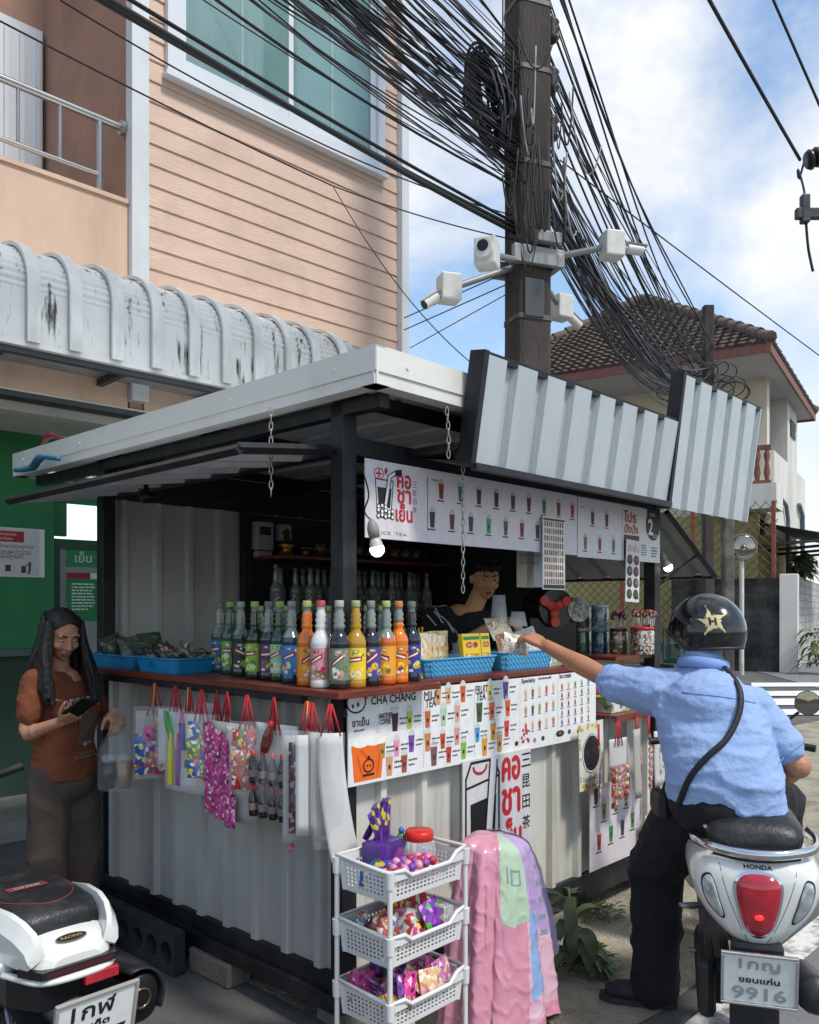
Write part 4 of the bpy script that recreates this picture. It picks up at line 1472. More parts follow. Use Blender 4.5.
# lower long menu board
BU, BZ = 0.862, 1.112
def bxy(zx, zy):                               # photo detail coordinates -> board coordinates
    u, z = front_xy(330 + zx / 3.033, 660 + zy / 3.033, 0.02)
    return u - BU, z - BZ
def dr_menu(o, z):
    o.use('#dcdcda').rect(-0.86, -0.166, 0.86, 0.166, z - 0.0004)
    # elephant head emblem
    x, y = bxy(74, 132)
    ol = [(0.045 * math.cos(t) * 1.05, 0.045 * math.sin(t) * 0.85) for t in [PI * 2 * i / 22 for i in range(23)]]
    o.use('#1c1c1e').line([(x + a, y + b_ + 0.005) for a, b_ in ol], 0.007, z)
    o.line([(x - 0.04, y - 0.01), (x - 0.06, y - 0.02), (x - 0.058, y - 0.04), (x - 0.045, y - 0.035)], 0.006, z)
    o.disc(x + 0.008, y - 0.004, 0.006, 0.009, z + 0.001)
    o.disc(x - 0.018, y - 0.008, 0.005, 0.008, z + 0.001)
    o.poly([(x + 0.01, y + 0.03), (x + 0.035, y + 0.05), (x + 0.05, y + 0.02)], z + 0.001)
    x, y = bxy(188, 118)
    o.use('#222327').text('CHA CHANG', x, y + 0.003, h=0.03, w=0.245, z=z, bold=0.0012)
    x, y = bxy(190, 138)
    o.text('ชาช้าง', x, y - 0.008, h=0.016, z=z)
    for zx_, zy_ in ((104, 112), (212, 100)):
        x, y = bxy(zx_, zy_)
        o.use('#d9741f').poly([(x - 0.009, y - 0.008), (x + 0.009, y - 0.008), (x + 0.005, y + 0.012), (x - 0.005, y + 0.014)], z)
    x, y = bxy(84, 190)
    o.use('#1f1f22').text('ชาเย็น', x + 0.005, y + 0.004, h=0.032, w=0.085, z=z, bold=0.001)
    noodle(o, x - 0.03, y - 0.032, 0.055, 0.010, z, seed=3)
    # big orange tea
    xa, ya = bxy(38, 372)
    o.use('#e2681c').poly([(-0.835, -0.155), (-0.695, -0.155), (-0.678, -0.02), (-0.85, -0.02)], z)
    o.use('#e9e5df')
    for (cx_, cy_, rx, ry) in ((-0.80, -0.008, 0.045, 0.022), (-0.735, -0.005, 0.05, 0.024), (-0.765, 0.016, 0.045, 0.02), (-0.70, -0.012, 0.03, 0.014)):
        o.disc(cx_, cy_, rx, ry, z + 0.0005)
        z += 0.0001
    o.use('#c9541a')
    for (a, b_, c_, d_) in ((-0.82, -0.06, -0.79, -0.14), (-0.80, -0.04, -0.77, -0.07), (-0.70, -0.05, -0.715, -0.13)):
        o.line([(a, b_), (c_, d_)], 0.008, z + 0.0005)
    x, y = -0.762, -0.10
    o.use('#1d1b1b').line([(x + 0.026 * math.cos(t), y + 0.024 * math.sin(t)) for t in [PI * 2 * i / 14 for i in range(15)]], 0.006, z + 0.0008)
    o.disc(x - 0.006, y, 0.004, z=z + 0.001)
    o.disc(x + 0.008, y, 0.004, z=z + 0.001)
    o.disc(x, y + 0.03, 0.007, z=z + 0.001)
    o.rect(x - 0.03, y - 0.038, x + 0.03, y - 0.03, z + 0.001)
    # dotted rules
    for zx_ in (137, 278, 432, 570, 685):
        x, _ = bxy(zx_, 200)
        o.use('#6b6b70')
        top = 0.09 if zx_ == 137 else 0.15
        n_ = int((top + 0.15) / 0.012)
        for i in range(n_):
            o.rect(x - 0.0012, -0.15 + i * 0.012, x + 0.0012, -0.15 + i * 0.012 + 0.006, z)
    for (s, zx_, zy_, w_) in (('ANOTHER', 160, 168, 0.075), ('COFFEE', 158, 186, 0.06), ('MILK', 299, 105, 0.085), ('TEA', 297, 130, 0.065), ('FRUIT', 452, 88, 0.085), ('TEA', 450, 110, 0.065)):
        x, y = bxy(zx_, zy_)
        o.use('#2a2a2d').text(s, x + 0.005, y, w=w_, h=0.020 if zx_ < 200 else 0.032, z=z, bold=0.0007)
    for (s, zx_, zy_, w_) in (('Specialty', 596, 62, 0.11), ('Ice cream', 708, 45, 0.10)):
        x, y = bxy(zx_, zy_)
        o.text(s, x, y - 0.002, w=w_, h=0.024, z=z, bold=0.0008)
    x, y = bxy(645, 55)
    noodle(o, x - 0.05, y - 0.004, 0.10, 0.012, z, seed=9)
    cups = [(191, 215, 62, '#4a1f1c'), (235, 208, 62, '#a8bd4b'), (153, 297, 52, '#a98432'), (196, 291, 56, '#d88aa4'), (241, 278, 58, '#75449c'), (174, 350, 66, '#c7906a'), (219, 340, 60, '#9f4a3a'),
            (322, 135, 58, '#c98e62'), (353, 133, 56, '#c9a183'), (397, 127, 56, '#c05a26'), (290, 205, 58, '#bb5e30'), (338, 200, 62, '#a3bfa0'), (380, 188, 58, '#cf9a86'), (290, 276, 62, '#bf7a4a'), (336, 268, 52, '#b5492f'), (379, 256, 58, '#c48f86'),
            (309, 320, 66, '#74515a'), (354, 310, 54, '#b8392f'), (399, 300, 58, '#7cae3b'),
            (479, 122, 56, '#c2b460'), (527, 118, 60, '#5d3d8e'), (447, 187, 66, '#3f5136'), (485, 182, 62, '#d35f2c'), (533, 170, 56, '#c8552a'), (441, 248, 50, '#3c8fc4'), (489, 242, 58, '#cf8e2f'), (530, 232, 56, '#c2433d'), (463, 290, 60, '#d08f2d'), (508, 278, 62, '#b98a58')]
    for i, (zx_, zy_, hh, c_) in enumerate(cups):
        x, y = bxy(zx_, zy_)
        x2, y2 = bxy(zx_, zy_ - hh)
        h_ = (y2 - y) * 1.18
        cup(o, x, y, h_, c_, z, '#c3c6c4', '#3a2d2a', False)
        noodle(o, x + h_ * 0.28, y + h_ * 0.45, 0.045, 0.009, z, seed=i)
        noodle(o, x + h_ * 0.28, y + h_ * 0.25, 0.035, 0.008, z, seed=i + 50)
    cs = ['#c9a184', '#a5642f', '#8a4a2a', '#b98a60', '#cdb9a0', '#5a3422', '#b4562f', '#7d9f3c']
    for r_ in range(3):
        for c_ in range(5):
            x, y = bxy(588 + c_ * 21, 118 + r_ * 50 - c_ * 5)
            cup(o, x, y, 0.05, cs[(r_ * 3 + c_ * 2) % 8], z, '#cfc9bf', None, True)
    x, y = bxy(586, 242)
    o.use('#b23a3e')
    rr = random.Random(4)
    for i in range(14):
        o.disc(x + rr.uniform(-0.03, 0.035), y + rr.uniform(-0.012, 0.05), 0.008, z=z + i * 0.00005)
    o.use('#e4d9d6')
    for i in range(8):
        o.disc(x + rr.uniform(-0.03, 0.03), y + rr.uniform(-0.01, 0.06), 0.006, z=z + 0.001 + i * 0.00005)
    sm = ['#b03a3c', '#6b8c3f', '#5b3d66', '#c79a3f', '#3b6ea3', '#8d4a2e', '#4a6a3a', '#ad5f7c']
    for r_ in range(5):
        for c_ in range(5):
            x, y = bxy(698 + c_ * 20, 88 + r_ * 27 - c_ * 4)
            o.use(sm[(r_ * 5 + c_ * 3) % 8]).rect(x - 0.007, y, x + 0.007, y + 0.022, z)
            o.use('#c0c1be').disc(x, y + 0.026, 0.009, 0.006, z, 8)
            o.use('#3b3b3e').rect(x - 0.016, y - 0.008, x + 0.014, y - 0.004, z)
    x, y = bxy(692, 222)
    o.use('#1d1d1f').disc(x, y, 0.036, 0.016, z)
    o.use('#c9a02f').text('เมนู', x, y, h=0.016, z=z + 0.001)
    for i, (zx_, zy_) in enumerate(((560, 250), (615, 240), (640, 234), (720, 214), (748, 212), (775, 208))):
        x, y = bxy(zx_, zy_)
        o.use(('#2a2a2a', '#8a8a86', '#2a2a2a', '#3a3a3a', '#3a3a3a', '#b5562a')[i]).disc(x, y - 0.004, 0.014, 0.012, z, 10)
sheet_sign('menu_board', 'long white printed menu board of iced drinks below the counter', 'menu board', 1.73, 0.335, K(BU, -0.024, BZ), TH, dr_menu, 0.006)

# drink logo: red lettering beside a black cup with a straw
def dr_logo(o, z, sc, ox, oy, oriental=True):
    """Black bubble tea cup on the left, stacked red lettering on the right."""
    def q(pts):
        return [(ox + a * sc, oy + b_ * sc) for a, b_ in pts]
    o.use('#1b1a1c').line(q([(-0.42, 0.28), (-0.36, -0.40), (-0.02, -0.40), (0.04, 0.28), (-0.42, 0.28)]), 0.022 * sc, z)
    o.poly(q([(-0.37, 0.14), (0.0, 0.14), (-0.04, -0.22), (-0.33, -0.22)]), z)
    o.use('#d6d3d3').line(q([(-0.17, -0.2), (-0.06, 0.36), (0.10, 0.44)]), 0.075 * sc, z + 0.0012)
    o.use('#1b1a1c').line(q([(-0.205, -0.2), (-0.10, 0.37), (0.10, 0.48)]), 0.018 * sc, z + 0.0020)
    o.line(q([(-0.13, -0.2), (-0.02, 0.33), (0.10, 0.40)]), 0.018 * sc, z + 0.0020)
    o.poly(q([(0.09, 0.37), (0.26, 0.42), (0.25, 0.52), (0.08, 0.48)]), z + 0.0026)
    rr = random.Random(2)
    for i in range(13):
        a, b_ = -0.35 + 0.09 * (i % 5), -0.38 + 0.085 * (i // 5) + 0.02 * (i % 2)
        o.use('#1b1a1c').disc(ox + a * sc, oy + b_ * sc, 0.048 * sc, z=z + 0.0022 + i * 0.00004, n=12)
        o.use('#e8e6e4').disc(ox + a * sc, oy + b_ * sc, 0.030 * sc, z=z + 0.0032 + i * 0.00004, n=12)
    o.use('#a81f2d').line(q([(-0.33 + 0.12 * math.cos(t), 0.38 + 0.10 * math.sin(t)) for t in [2 * PI * i / 12 for i in range(13)]]), 0.02 * sc, z)
    o.line(q([(-0.40, 0.38), (-0.26, 0.38)]), 0.03 * sc, z + 0.0006)
    o.line(q([(-0.33, 0.45), (-0.33, 0.31)]), 0.03 * sc, z + 0.0012)
    o.poly(q([(-0.17, 0.36), (-0.10, 0.44), (-0.13, 0.52), (-0.19, 0.46)]), z)
    for s, yy, w_ in (('คอ', 0.30, 0.36), ('ชา', 0.02, 0.36), ('เย็น', -0.28, 0.44)):
        o.use('#b01f2e').text(s, ox + 0.33 * sc, oy + yy * sc, h=0.24 * sc if s != 'เย็น' else 0.32 * sc, w=w_ * sc, z=z, bold=0.012 * sc)
    if oriental:
        for i, s in enumerate(('三', '昆', '田', '茶')):
            o.use('#2a292b').text(s, ox + 0.62 * sc, oy + (0.28 - 0.16 * i) * sc, h=0.11 * sc, z=z)
UB0, UB1 = 0.08, 1.54
def uxy(px, py, uc, zc):
    u, z = front_xy(px, py, 0.02)
    return u - uc, z - zc
COLS = ['#8c2323', '#1c6b40', '#3c2320', '#2b2224', '#4a302a', '#3a3034', '#1f7a46', '#5a4038', '#96266b', '#28211c', '#5a2c24', '#3a3a22', '#1d8a52', '#4d5a34', '#7d2020', '#54306e', '#9aa09a']
def dr_banner(o, z):
    o.use('#cbc4c8').rect(-0.73, -0.146, 0.73, 0.146, z - 0.0004)
    dr_logo(o, z, 0.21, -0.59, 0.018)
    o.use('#2b2a2c').text('ICE  TEA', -0.575, -0.125, h=0.012, w=0.14, z=z)
    o.rect(-0.385, -0.10, -0.381, 0.12, z)
    noodle(o, -0.36, 0.105, 0.04, 0.008, z, seed=1)
    x0 = -0.30
    for i in range(9):
        cup(o, x0 + i * 0.1235, 0.035, 0.085, COLS[i], z, '#a7acab', '#241c1c')
    for i in range(8):
        cup(o, x0 - 0.055 + i * 0.1235, -0.085, 0.085, COLS[9 + i], z, '#a7acab', '#241c1c')
o = sheet_sign('menu_banner', 'wide white banner with red Thai logo and two rows of cups', 'banner', 1.46, 0.295, K(0.81, -0.03, 2.01), TH, dr_banner, 0.004)
def dr_banner2(o, z):
    o.use('#cdc8cb').rect(-0.22, -0.15, 0.22, 0.15, z - 0.0004)
    noodle(o, -0.19, 0.10, 0.03, 0.006, z, seed=2)
    for i, (x, y) in enumerate(((-0.08, 0.02), (0.06, 0.02), (-0.15, -0.11), (-0.01, -0.11), (0.13, -0.11))):
        cup(o, x, y, 0.085, (COLS[5], COLS[3], '#6d6a2c', COLS[0], COLS[6])[i], z, '#a7acab', '#241c1c')
sheet_sign('menu_banner', 'small white banner of five drink cups beside the wide one', 'banner', 0.44, 0.30, K(1.765, -0.032, 2.005), TH, dr_banner2, 0.004)
def dr_promo(o, z):
    o.use('#d2d0cf').rect(-0.215, -0.148, 0.215, 0.148, z - 0.0004)
    o.use('#1a1a1d').disc(0.13, 0.06, 0.085, 0.085, z, 24)
    o.rect(0.06, 0.06, 0.215, 0.148, z + 0.0002)
    o.use('#e6e4e2').text('2', 0.10, 0.05, h=0.085, z=z + 0.001, bold=0.003)
    o.text('เริ่มต้น', 0.12, 0.122, h=0.022, z=z + 0.001)
    o.text('บาท', 0.16, 0.0, h=0.02, z=z + 0.001)
    o.use('#a32427').text('โปร', -0.13, 0.09, h=0.06, w=0.13, z=z + 0.0005, bold=0.003)
    o.text('ปังปัง', -0.12, 0.025, h=0.05, w=0.15, z=z + 0.0005, bold=0.002)
    o.use('#3c2f30').rect(-0.2, -0.14, -0.03, -0.01, z)
    o.use('#8c7468')
    for i in range(6):
        o.disc(-0.18 + i * 0.028, -0.07 - 0.02 * (i % 2), 0.012, 0.024, z + 0.0006, 10)
    o.use('#5b86b4').rect(-0.2, -0.146, -0.03, -0.125, z + 0.0008)
    txt_lines(o, -0.01, -0.06, 0.07, 5, 0.006, z, '#3a3a3d', 3, 2.2)
    txt_lines(o, 0.11, -0.07, 0.08, 4, 0.008, z, '#3a3a3d', 4, 2.0)
sheet_sign('promo_poster', 'promotion poster with a black corner reading 2 baht', 'poster', 0.43, 0.297, K(2.205, -0.032, 2.006), TH, dr_promo, 0.004)
def dr_many(o, z):
    o.use('#cfc9c2').rect(-0.095, -0.17, 0.095, 0.17, z - 0.0004)
    rr = random.Random(6)
    for r_ in range(9):
        for c_ in range(9):
            o.use(rr.choice(['#6b3b2c', '#8a6a48', '#4a2b26', '#a08a66', '#3a3436', '#9a3a34', '#5c6a3a'])).rect(-0.082 + c_ * 0.0185, 0.125 - r_ * 0.034, -0.082 + c_ * 0.0185 + 0.011, 0.125 - r_ * 0.034 + 0.024, z)
    o.use('#4a3530').rect(-0.09, 0.153, 0.09, 0.163, z)
    o.use('#2a2526').rect(-0.09, -0.168, 0.09, -0.15, z + 0.0005)
u_, z_ = front_xy(553, 553, 0.06)
sheet_sign('laminated_menu', 'laminated sheet crowded with tiny cups hanging under the wide banner', 'menu', 0.19, 0.345, K(u_ + 0.02, -0.05, z_), TH, dr_many, 0.003)
def dr_oreo(o, z):
    o.use('#c9c4c0').rect(-0.075, -0.165, 0.075, 0.165, z - 0.0004)
    o.use('#a0453e').text('ปังเย็น', 0, 0.125, w=0.12, h=0.04, z=z)
    rr = random.Random(8)
    for r_ in range(4):
        for c_ in range(2):
            x, y = -0.035 + c_ * 0.07, 0.06 - r_ * 0.062
            o.use(rr.choice(['#2c2328', '#3c2c30', '#4b3038'])).disc(x, y, 0.03, 0.028, z, 14)
            o.use(rr.choice(['#6c7a3c', '#8c4a52', '#57406c', '#2d5a34'])).disc(x + 0.004, y + 0.004, 0.015, 0.013, z + 0.0006, 10)
    o.use('#2a2a2a').disc(0.04, -0.145, 0.008, z=z, n=8)
    o.disc(0.06, -0.145, 0.008, z=z, n=8)
u_, z_ = front_xy(634, 571, 0.06)
sheet_sign('laminated_menu', 'narrow hanging sheet of dark dessert pictures below the promotion poster', 'menu', 0.15, 0.335, K(u_, -0.05, z_), TH, dr_oreo, 0.003, tilt=(0, 0.04))
# logo board on the wall
def dr_logoboard(o, z):
    o.use('#1a191b').prism([], 0, 0) if False else None
    o.use('#c9c7c6').rect(-0.245, -0.22, 0.245, 0.22, z - 0.0004)
    def q(pts):
        return pts
    o.use('#171618').line([(-0.225, -0.22), (-0.225, 0.14), (-0.19, 0.205), (-0.03, 0.205), (0.005, 0.14), (0.005, -0.22)], 0.012, z)
    o.line([(-0.225, 0.10), (0.0, 0.13)], 0.010, z + 0.0008)
    o.poly([(-0.19, -0.22), (-0.03, -0.22), (-0.015, 0.05), (-0.195, 0.03)], z + 0.0004)
    o.use('#d6d3d3').line([(-0.08, -0.22), (-0.035, 0.20)], 0.042, z + 0.0014)
    o.use('#171618').line([(-0.105, -0.22), (-0.06, 0.20)], 0.009, z + 0.002)
    o.line([(-0.055, -0.22), (-0.01, 0.20)], 0.009, z + 0.002)
    o.use('#a91f2d').line([(-0.13 + 0.045 * math.cos(t), 0.185 + 0.03 * math.sin(t)) for t in [PI + PI * i / 8 for i in range(9)]], 0.012, z + 0.001)
    for s, yy, w_, hh in (('คอ', 0.145, 0.13, 0.10), ('ชา', 0.0, 0.13, 0.11), ('เย็น', -0.15, 0.15, 0.14)):
        o.use('#b81f2e').text(s, 0.095, yy, h=hh, w=w_, z=z, bold=0.006)
    for i, s in enumerate(('三', '昆', '田', '茶', '茶')):
        if i < 4:
            o.use('#222123').text(s, 0.21, 0.17 - 0.095 * i, h=0.06, z=z, bold=0.001)
sheet_sign('logo_board', 'big logo board with black cup and red Thai letters on the front wall', 'sign', 0.49, 0.44, K(0.885, -0.035, 0.735), TH, dr_logoboard, 0.006)
def dr_pearl(o, z):
    o.use('#d5d4ca').rect(-0.115, -0.165, 0.115, 0.165, z - 0.0004)
    o.use('#c2a52f')
    rr = random.Random(5)
    for i in range(26):
        e = rr.choice((-1, 1))
        o.disc(rr.uniform(-0.11, 0.11), e * rr.uniform(0.135, 0.16), 0.010, z=z + i * 0.00002, n=8)
    for i in range(8):
        o.disc(-0.105, rr.uniform(-0.12, 0.1), 0.008, z=z + 0.0008 + i * 0.00002, n=8)
    o.use('#39533f').disc(0.0, 0.01, 0.088, 0.098, z + 0.0006, 28)
    o.use('#e4e2da').disc(0.0, 0.01, 0.084, 0.094, z + 0.0010, 28)
    o.use('#1b1a1c').disc(0.0, 0.012, 0.078, 0.088, z + 0.0014, 28)
    o.use('#3f3c40')
    for i in range(24):
        a, r_ = rr.uniform(0, 6.28), math.sqrt(rr.random())
        o.disc(0.068 * r_ * math.cos(a), 0.012 + 0.078 * r_ * math.sin(a), 0.006, z=z + 0.0018 + i * 0.00002, n=8)
    o.use('#3a3a34').text('ไข่มุกหนึบ', 0, -0.115, w=0.17, h=0.03, z=z + 0.0006)
    o.use('#c98a2a').disc(0.09, -0.06, 0.014, 0.028, z + 0.002, 10)
u_, z_ = front_xy(593, 753, 0.08)
sheet_sign('pearl_poster', 'white and yellow poster of a bowl of black pearls', 'poster', 0.23, 0.33, K(u_ - 0.01, -0.075, z_ - 0.01), TH, dr_pearl, 0.003, tilt=(0, -0.03))
def dr_cups(o, z):
    o.use('#cdc6ca').rect(-0.26, -0.215, 0.26, 0.215, z - 0.0004)
    for i, (x, y, c_) in enumerate(((-0.17, -0.12, '#8f2b22'), (-0.05, -0.10, '#1d7d44'), (0.07, -0.09, '#3c3c46'), (0.18, -0.07, '#4b7a34'), (-0.12, 0.03, '#6c6a2e'), (0.0, 0.05, '#5a3a3a'), (0.11, 0.06, '#4a1f22'), (-0.2, 0.12, '#2b2224'))):
        cup(o, x, y, 0.11, c_, z, '#b3b5b4', '#2a2020')
sheet_sign('cups_poster', 'low pale poster of coloured drink cups at the kiosk foot', 'poster', 0.52, 0.43, K(1.905, -0.04, 0.475), TH, dr_cups, 0.004)

# ------------------------------------------------------------------ chains and bulbs
M_CHAIN = mat('chain_steel', '#9a958c', rough=0.4, metal=0.7, var=0.2)
def chain(top, ln, label, sway=0.0):
    t = MB(M_CHAIN)
    n = int(ln / 0.026)
    for i in range(n):
        z = -0.013 - i * 0.026
        rot = (0, 0, (PI / 2) * (i % 2) + 0.2)
        t.at((sway * math.sin(i * 0.35), 0, z), rot)
        t.tube([(0.0062 * math.cos(a), 0, 0.017 * math.sin(a)) for a in [2 * PI * q / 12 for q in range(12)]], 0.0022, 5, closed=True)
    t.at()
    return tag(t.build('chain', None, top), label, 'chain', 'hatch chains')
cu_ = P(271, 408, 3.0)
chain(cu_, 0.33, 'steel chain hanging free under the roof on the left side')
cu_ = P(463, 466, 3.3)
chain(cu_, 0.50, 'long steel chain hanging in front of the wide banner')
cu_ = P(447, 408, 3.1)
t = chain(cu_, 0.20, 'short slack chain tied to the left end of the sign panel', 0.006)
M_BULB = mat('lit_bulb', '#ffffff', rough=0.3, emit='#fff4e0', estr=6.0)
def bulb(loc, label, tilt=0.0):
    t = thing('light_bulb', label, 'light bulb', loc)
    t.rotation_euler = (0, tilt, 0)
    o = MB(M_BULB)
    o.lathe([(0, -0.034), (0.014, -0.031), (0.026, -0.02), (0.031, -0.004), (0.030, 0.008), (0.0, 0.009)], 20)
    o.build('globe', t)
    o = MB(mat('bulb_base', '#b9b6ae', rough=0.4))
    o.lathe([(0.030, 0.008), (0.026, 0.03), (0.018, 0.05), (0.0, 0.05)], 18)
    o.build('base', t)
    o = MB(mat('lamp_holder', '#84817b', rough=0.5))
    o.lathe([(0, 0.048), (0.024, 0.05), (0.026, 0.085), (0.02, 0.11), (0.008, 0.13), (0, 0.13)], 16)
    o.build('holder', t)
    t.scale = (0.85,) * 3
    o = MB(M_BLK)
    o.tube(smooth_path([(0, 0, 0.125), (-0.02, 0.01, 0.17), (0.012, 0.02, 0.24), (0.005, 0.02, 0.36)], 5), 0.004, 5)
    o.build('flex', t)
bulb(P(377, 549, 3.06), 'lit bulb hanging in front of the red Thai logo', -0.2)
bulb(P(668, 567, 4.98), 'small lit bulb beside the far right post', -0.5)
o = MB(M_BLK)
o.ell((0, 0, 0), (0.034, 0.034, 0.034), 18, 12)
o.cyl((0, 0, 0.02), (0, 0, 0.06), 0.012, n=8)
tag(o.build('round_lamp', None, P(146, 496, 3.8)), 'black ball lamp hanging under the left hatch', 'lamp')
# things stuffed on top of the hatch
o = MB(mat('blue_tarp', '#2e6784', rough=0.5, var=0.2, bump=0.4, bscale=25))
o.tube(smooth_path([(-0.3, 0, 0), (-0.1, 0.02, 0.03), (0.1, 0, 0.0), (0.32, 0.01, 0.015)], 6), [0.012] * 6 + [0.022] * 6 + [0.014] * 7, 10)
tag(o.build('rolled_tarp', None, P(38, 466, 4.55), (0, 0, TH + 1.5)), 'rolled blue tarpaulin tucked under the left roof end', 'tarpaulin')
o = MB(mat('red_tarp', '#7a1f2c', rough=0.5, var=0.2, bump=0.4, bscale=25))
o.tube(smooth_path([(-0.2, 0, 0), (0, 0.02, 0.04), (0.2, 0, 0.0)], 6), [0.008] * 5 + [0.018] * 4 + [0.008] * 4, 8)
tag(o.build('rolled_cloth', None, P(52, 444, 4.75), (0, 0, TH + 1.5)), 'dark red rolled cloth on the left end of the roof', 'cloth')
# blocks below the base
M_CBLK = mat('cement_block', '#6f6a62', rough=0.95, var=0.15, bump=0.6, bscale=30, dirt='#3a3732', dirt_amt=0.5)
def cblock(u, v, d, label, rz=0.0):
    o = MB(M_CBLK)
    o.box((0, 0, d[2] / 2), d, 0.008)
    tag(o.build('concrete_block', None, K(u, v, 0.002), (0, 0, TH + rz)), label, 'concrete block')
cblock(1.40, 0.06, (0.26, 0.14, 0.097), 'grey concrete block propping the front rail of the kiosk')
cblock(2.42, 0.05, (0.22, 0.2, 0.097), 'pale concrete block under the right kiosk corner', 0.2)
cblock(0.02, 0.82, (0.12, 0.3, 0.097), 'grey concrete block under the left kiosk wall')
cblock(0.14, 0.12, (0.18, 0.18, 0.097), 'dark concrete block under the near kiosk corner')
cblock(1.2, 1.7, (0.3, 0.2, 0.097), 'concrete block under the back of the kiosk')
# holed steel beam along the left foot
o = MB(mat('holed_beam', '#35373a', rough=0.6, metal=0.3, var=0.2, dirt='#1d1d1d', dirt_amt=0.5))
n_h, L_, Hh = 9, 1.12, 0.19
stepx = L_ / n_h
for i in range(n_h):
    cx_ = -L_ / 2 + stepx * (i + 0.5)
    ring = 20
    vs, fs = [], []
    inner = circle(ring, 0.046, None, cx_, Hh / 2)
    outer = []
    for a in range(ring):
        t = 2 * PI * a / ring
        c_, s_ = math.cos(t), math.sin(t)
        kx = (stepx / 2) / max(abs(c_), 1e-6)
        ky = (Hh / 2) / max(abs(s_), 1e-6)
        e = min(kx, ky)
        outer.append((cx_ + c_ * e, Hh / 2 + s_ * e))
    for y in (0.0, 0.05):
        vs += [(p[0], y, p[1]) for p in inner] + [(p[0], y, p[1]) for p in outer]
    for a in range(ring):
        b2_ = (a + 1) % ring
        fs.append((a, b2_, ring + b2_, ring + a))
        fs.append((2 * ring + a, 3 * ring + a, 3 * ring + b2_, 2 * ring + b2_))
        fs.append((a, 2 * ring + a, 2 * ring + b2_, b2_))
        fs.append((ring + a, ring + b2_, 3 * ring + b2_, 3 * ring + a))
    o.add(vs, fs)
o.b2((-L_ / 2, 0.0505, 0.0), (L_ / 2, 0.056, Hh))
tag(o.build('steel_beam', None, K(-0.13, 1.50, 0.0), (0, 0, TH - PI / 2)), 'dark steel beam with a row of round holes at the kiosk foot', 'beam')

# ================================================================== GOODS
def packmat(name, cols, scale=14.0, rough=0.3, seed=0.0, stretch=(1, 1, 1), coat=0.3, kind='V'):
    """Busy printed packaging: flat colour patches."""
    if name in _M:
        return _M[name]
    m_ = bpy.data.materials.new(name)
    _M[name] = m_
    m_.use_nodes = True
    t = m_.node_tree
    b_ = t.nodes['Principled BSDF']
    co = t.nodes.new('ShaderNodeTexCoord')
    mp_ = t.nodes.new('ShaderNodeMapping')
    mp_.inputs['Location'].default_value = (seed, seed * 1.7, seed * 0.6)
    mp_.inputs['Scale'].default_value = stretch
    t.links.new(co.outputs['Object'], mp_.inputs['Vector'])
    if kind == 'V':
        no = t.nodes.new('ShaderNodeTexVoronoi')
        no.inputs['Scale'].default_value = scale * 2.0
        t.links.new(mp_.outputs['Vector'], no.inputs['Vector'])
        sep = t.nodes.new('ShaderNodeSeparateColor')
        t.links.new(no.outputs['Color'], sep.inputs['Color'])
        fac_ = sep.outputs[0]
    else:
        no = t.nodes.new('ShaderNodeTexNoise')
        no.inputs['Scale'].default_value = scale
        no.inputs['Detail'].default_value = 3
        no.inputs['Distortion'].default_value = 1.2
        t.links.new(mp_.outputs['Vector'], no.inputs['Vector'])
        fac_ = no.outputs['Fac']
    ra = t.nodes.new('ShaderNodeValToRGB')
    ra.color_ramp.interpolation = 'CONSTANT'
    el = ra.color_ramp.elements
    n = len(cols)
    lo, hi = (0.0, 1.0) if kind == 'V' else (0.32, 0.68)
    while len(el) < n:
        el.new(0.5)
    for i, c in enumerate(cols):
        el[i].position = 0 if i == 0 else (lo + (hi - lo) * i / n if kind == 'N' else 0.40 + 0.60 * (i - 1) / (n - 1))
        el[i].color = lin(c)
    t.links.new(fac_, ra.inputs['Fac'])
    t.links.new(ra.outputs['Color'], b_.inputs['Base Color'])
    b_.inputs['Roughness'].default_value = rough
    b_.inputs['Coat Weight'].default_value = coat
    return m_
M_FILM = mat('clear_film', '#d9dcdc', rough=0.08, alpha=0.16, var=0.02)
M_CLEAR = mat('clear_plastic', '#dfe3e3', rough=0.08, alpha=0.28, var=0.02)
M_CARD = mat('white_card', '#c4c3c0', rough=0.8, var=0.05, scale=7, dirt='#9a978f', dirt_amt=0.35)
M_CARD2 = mat('grey_card', '#a19e98', rough=0.85, var=0.06, scale=7)
M_STRING = mat('red_string', '#a41e28', rough=0.7)
M_STRINGY = mat('yellow_string', '#b3a246', rough=0.7)

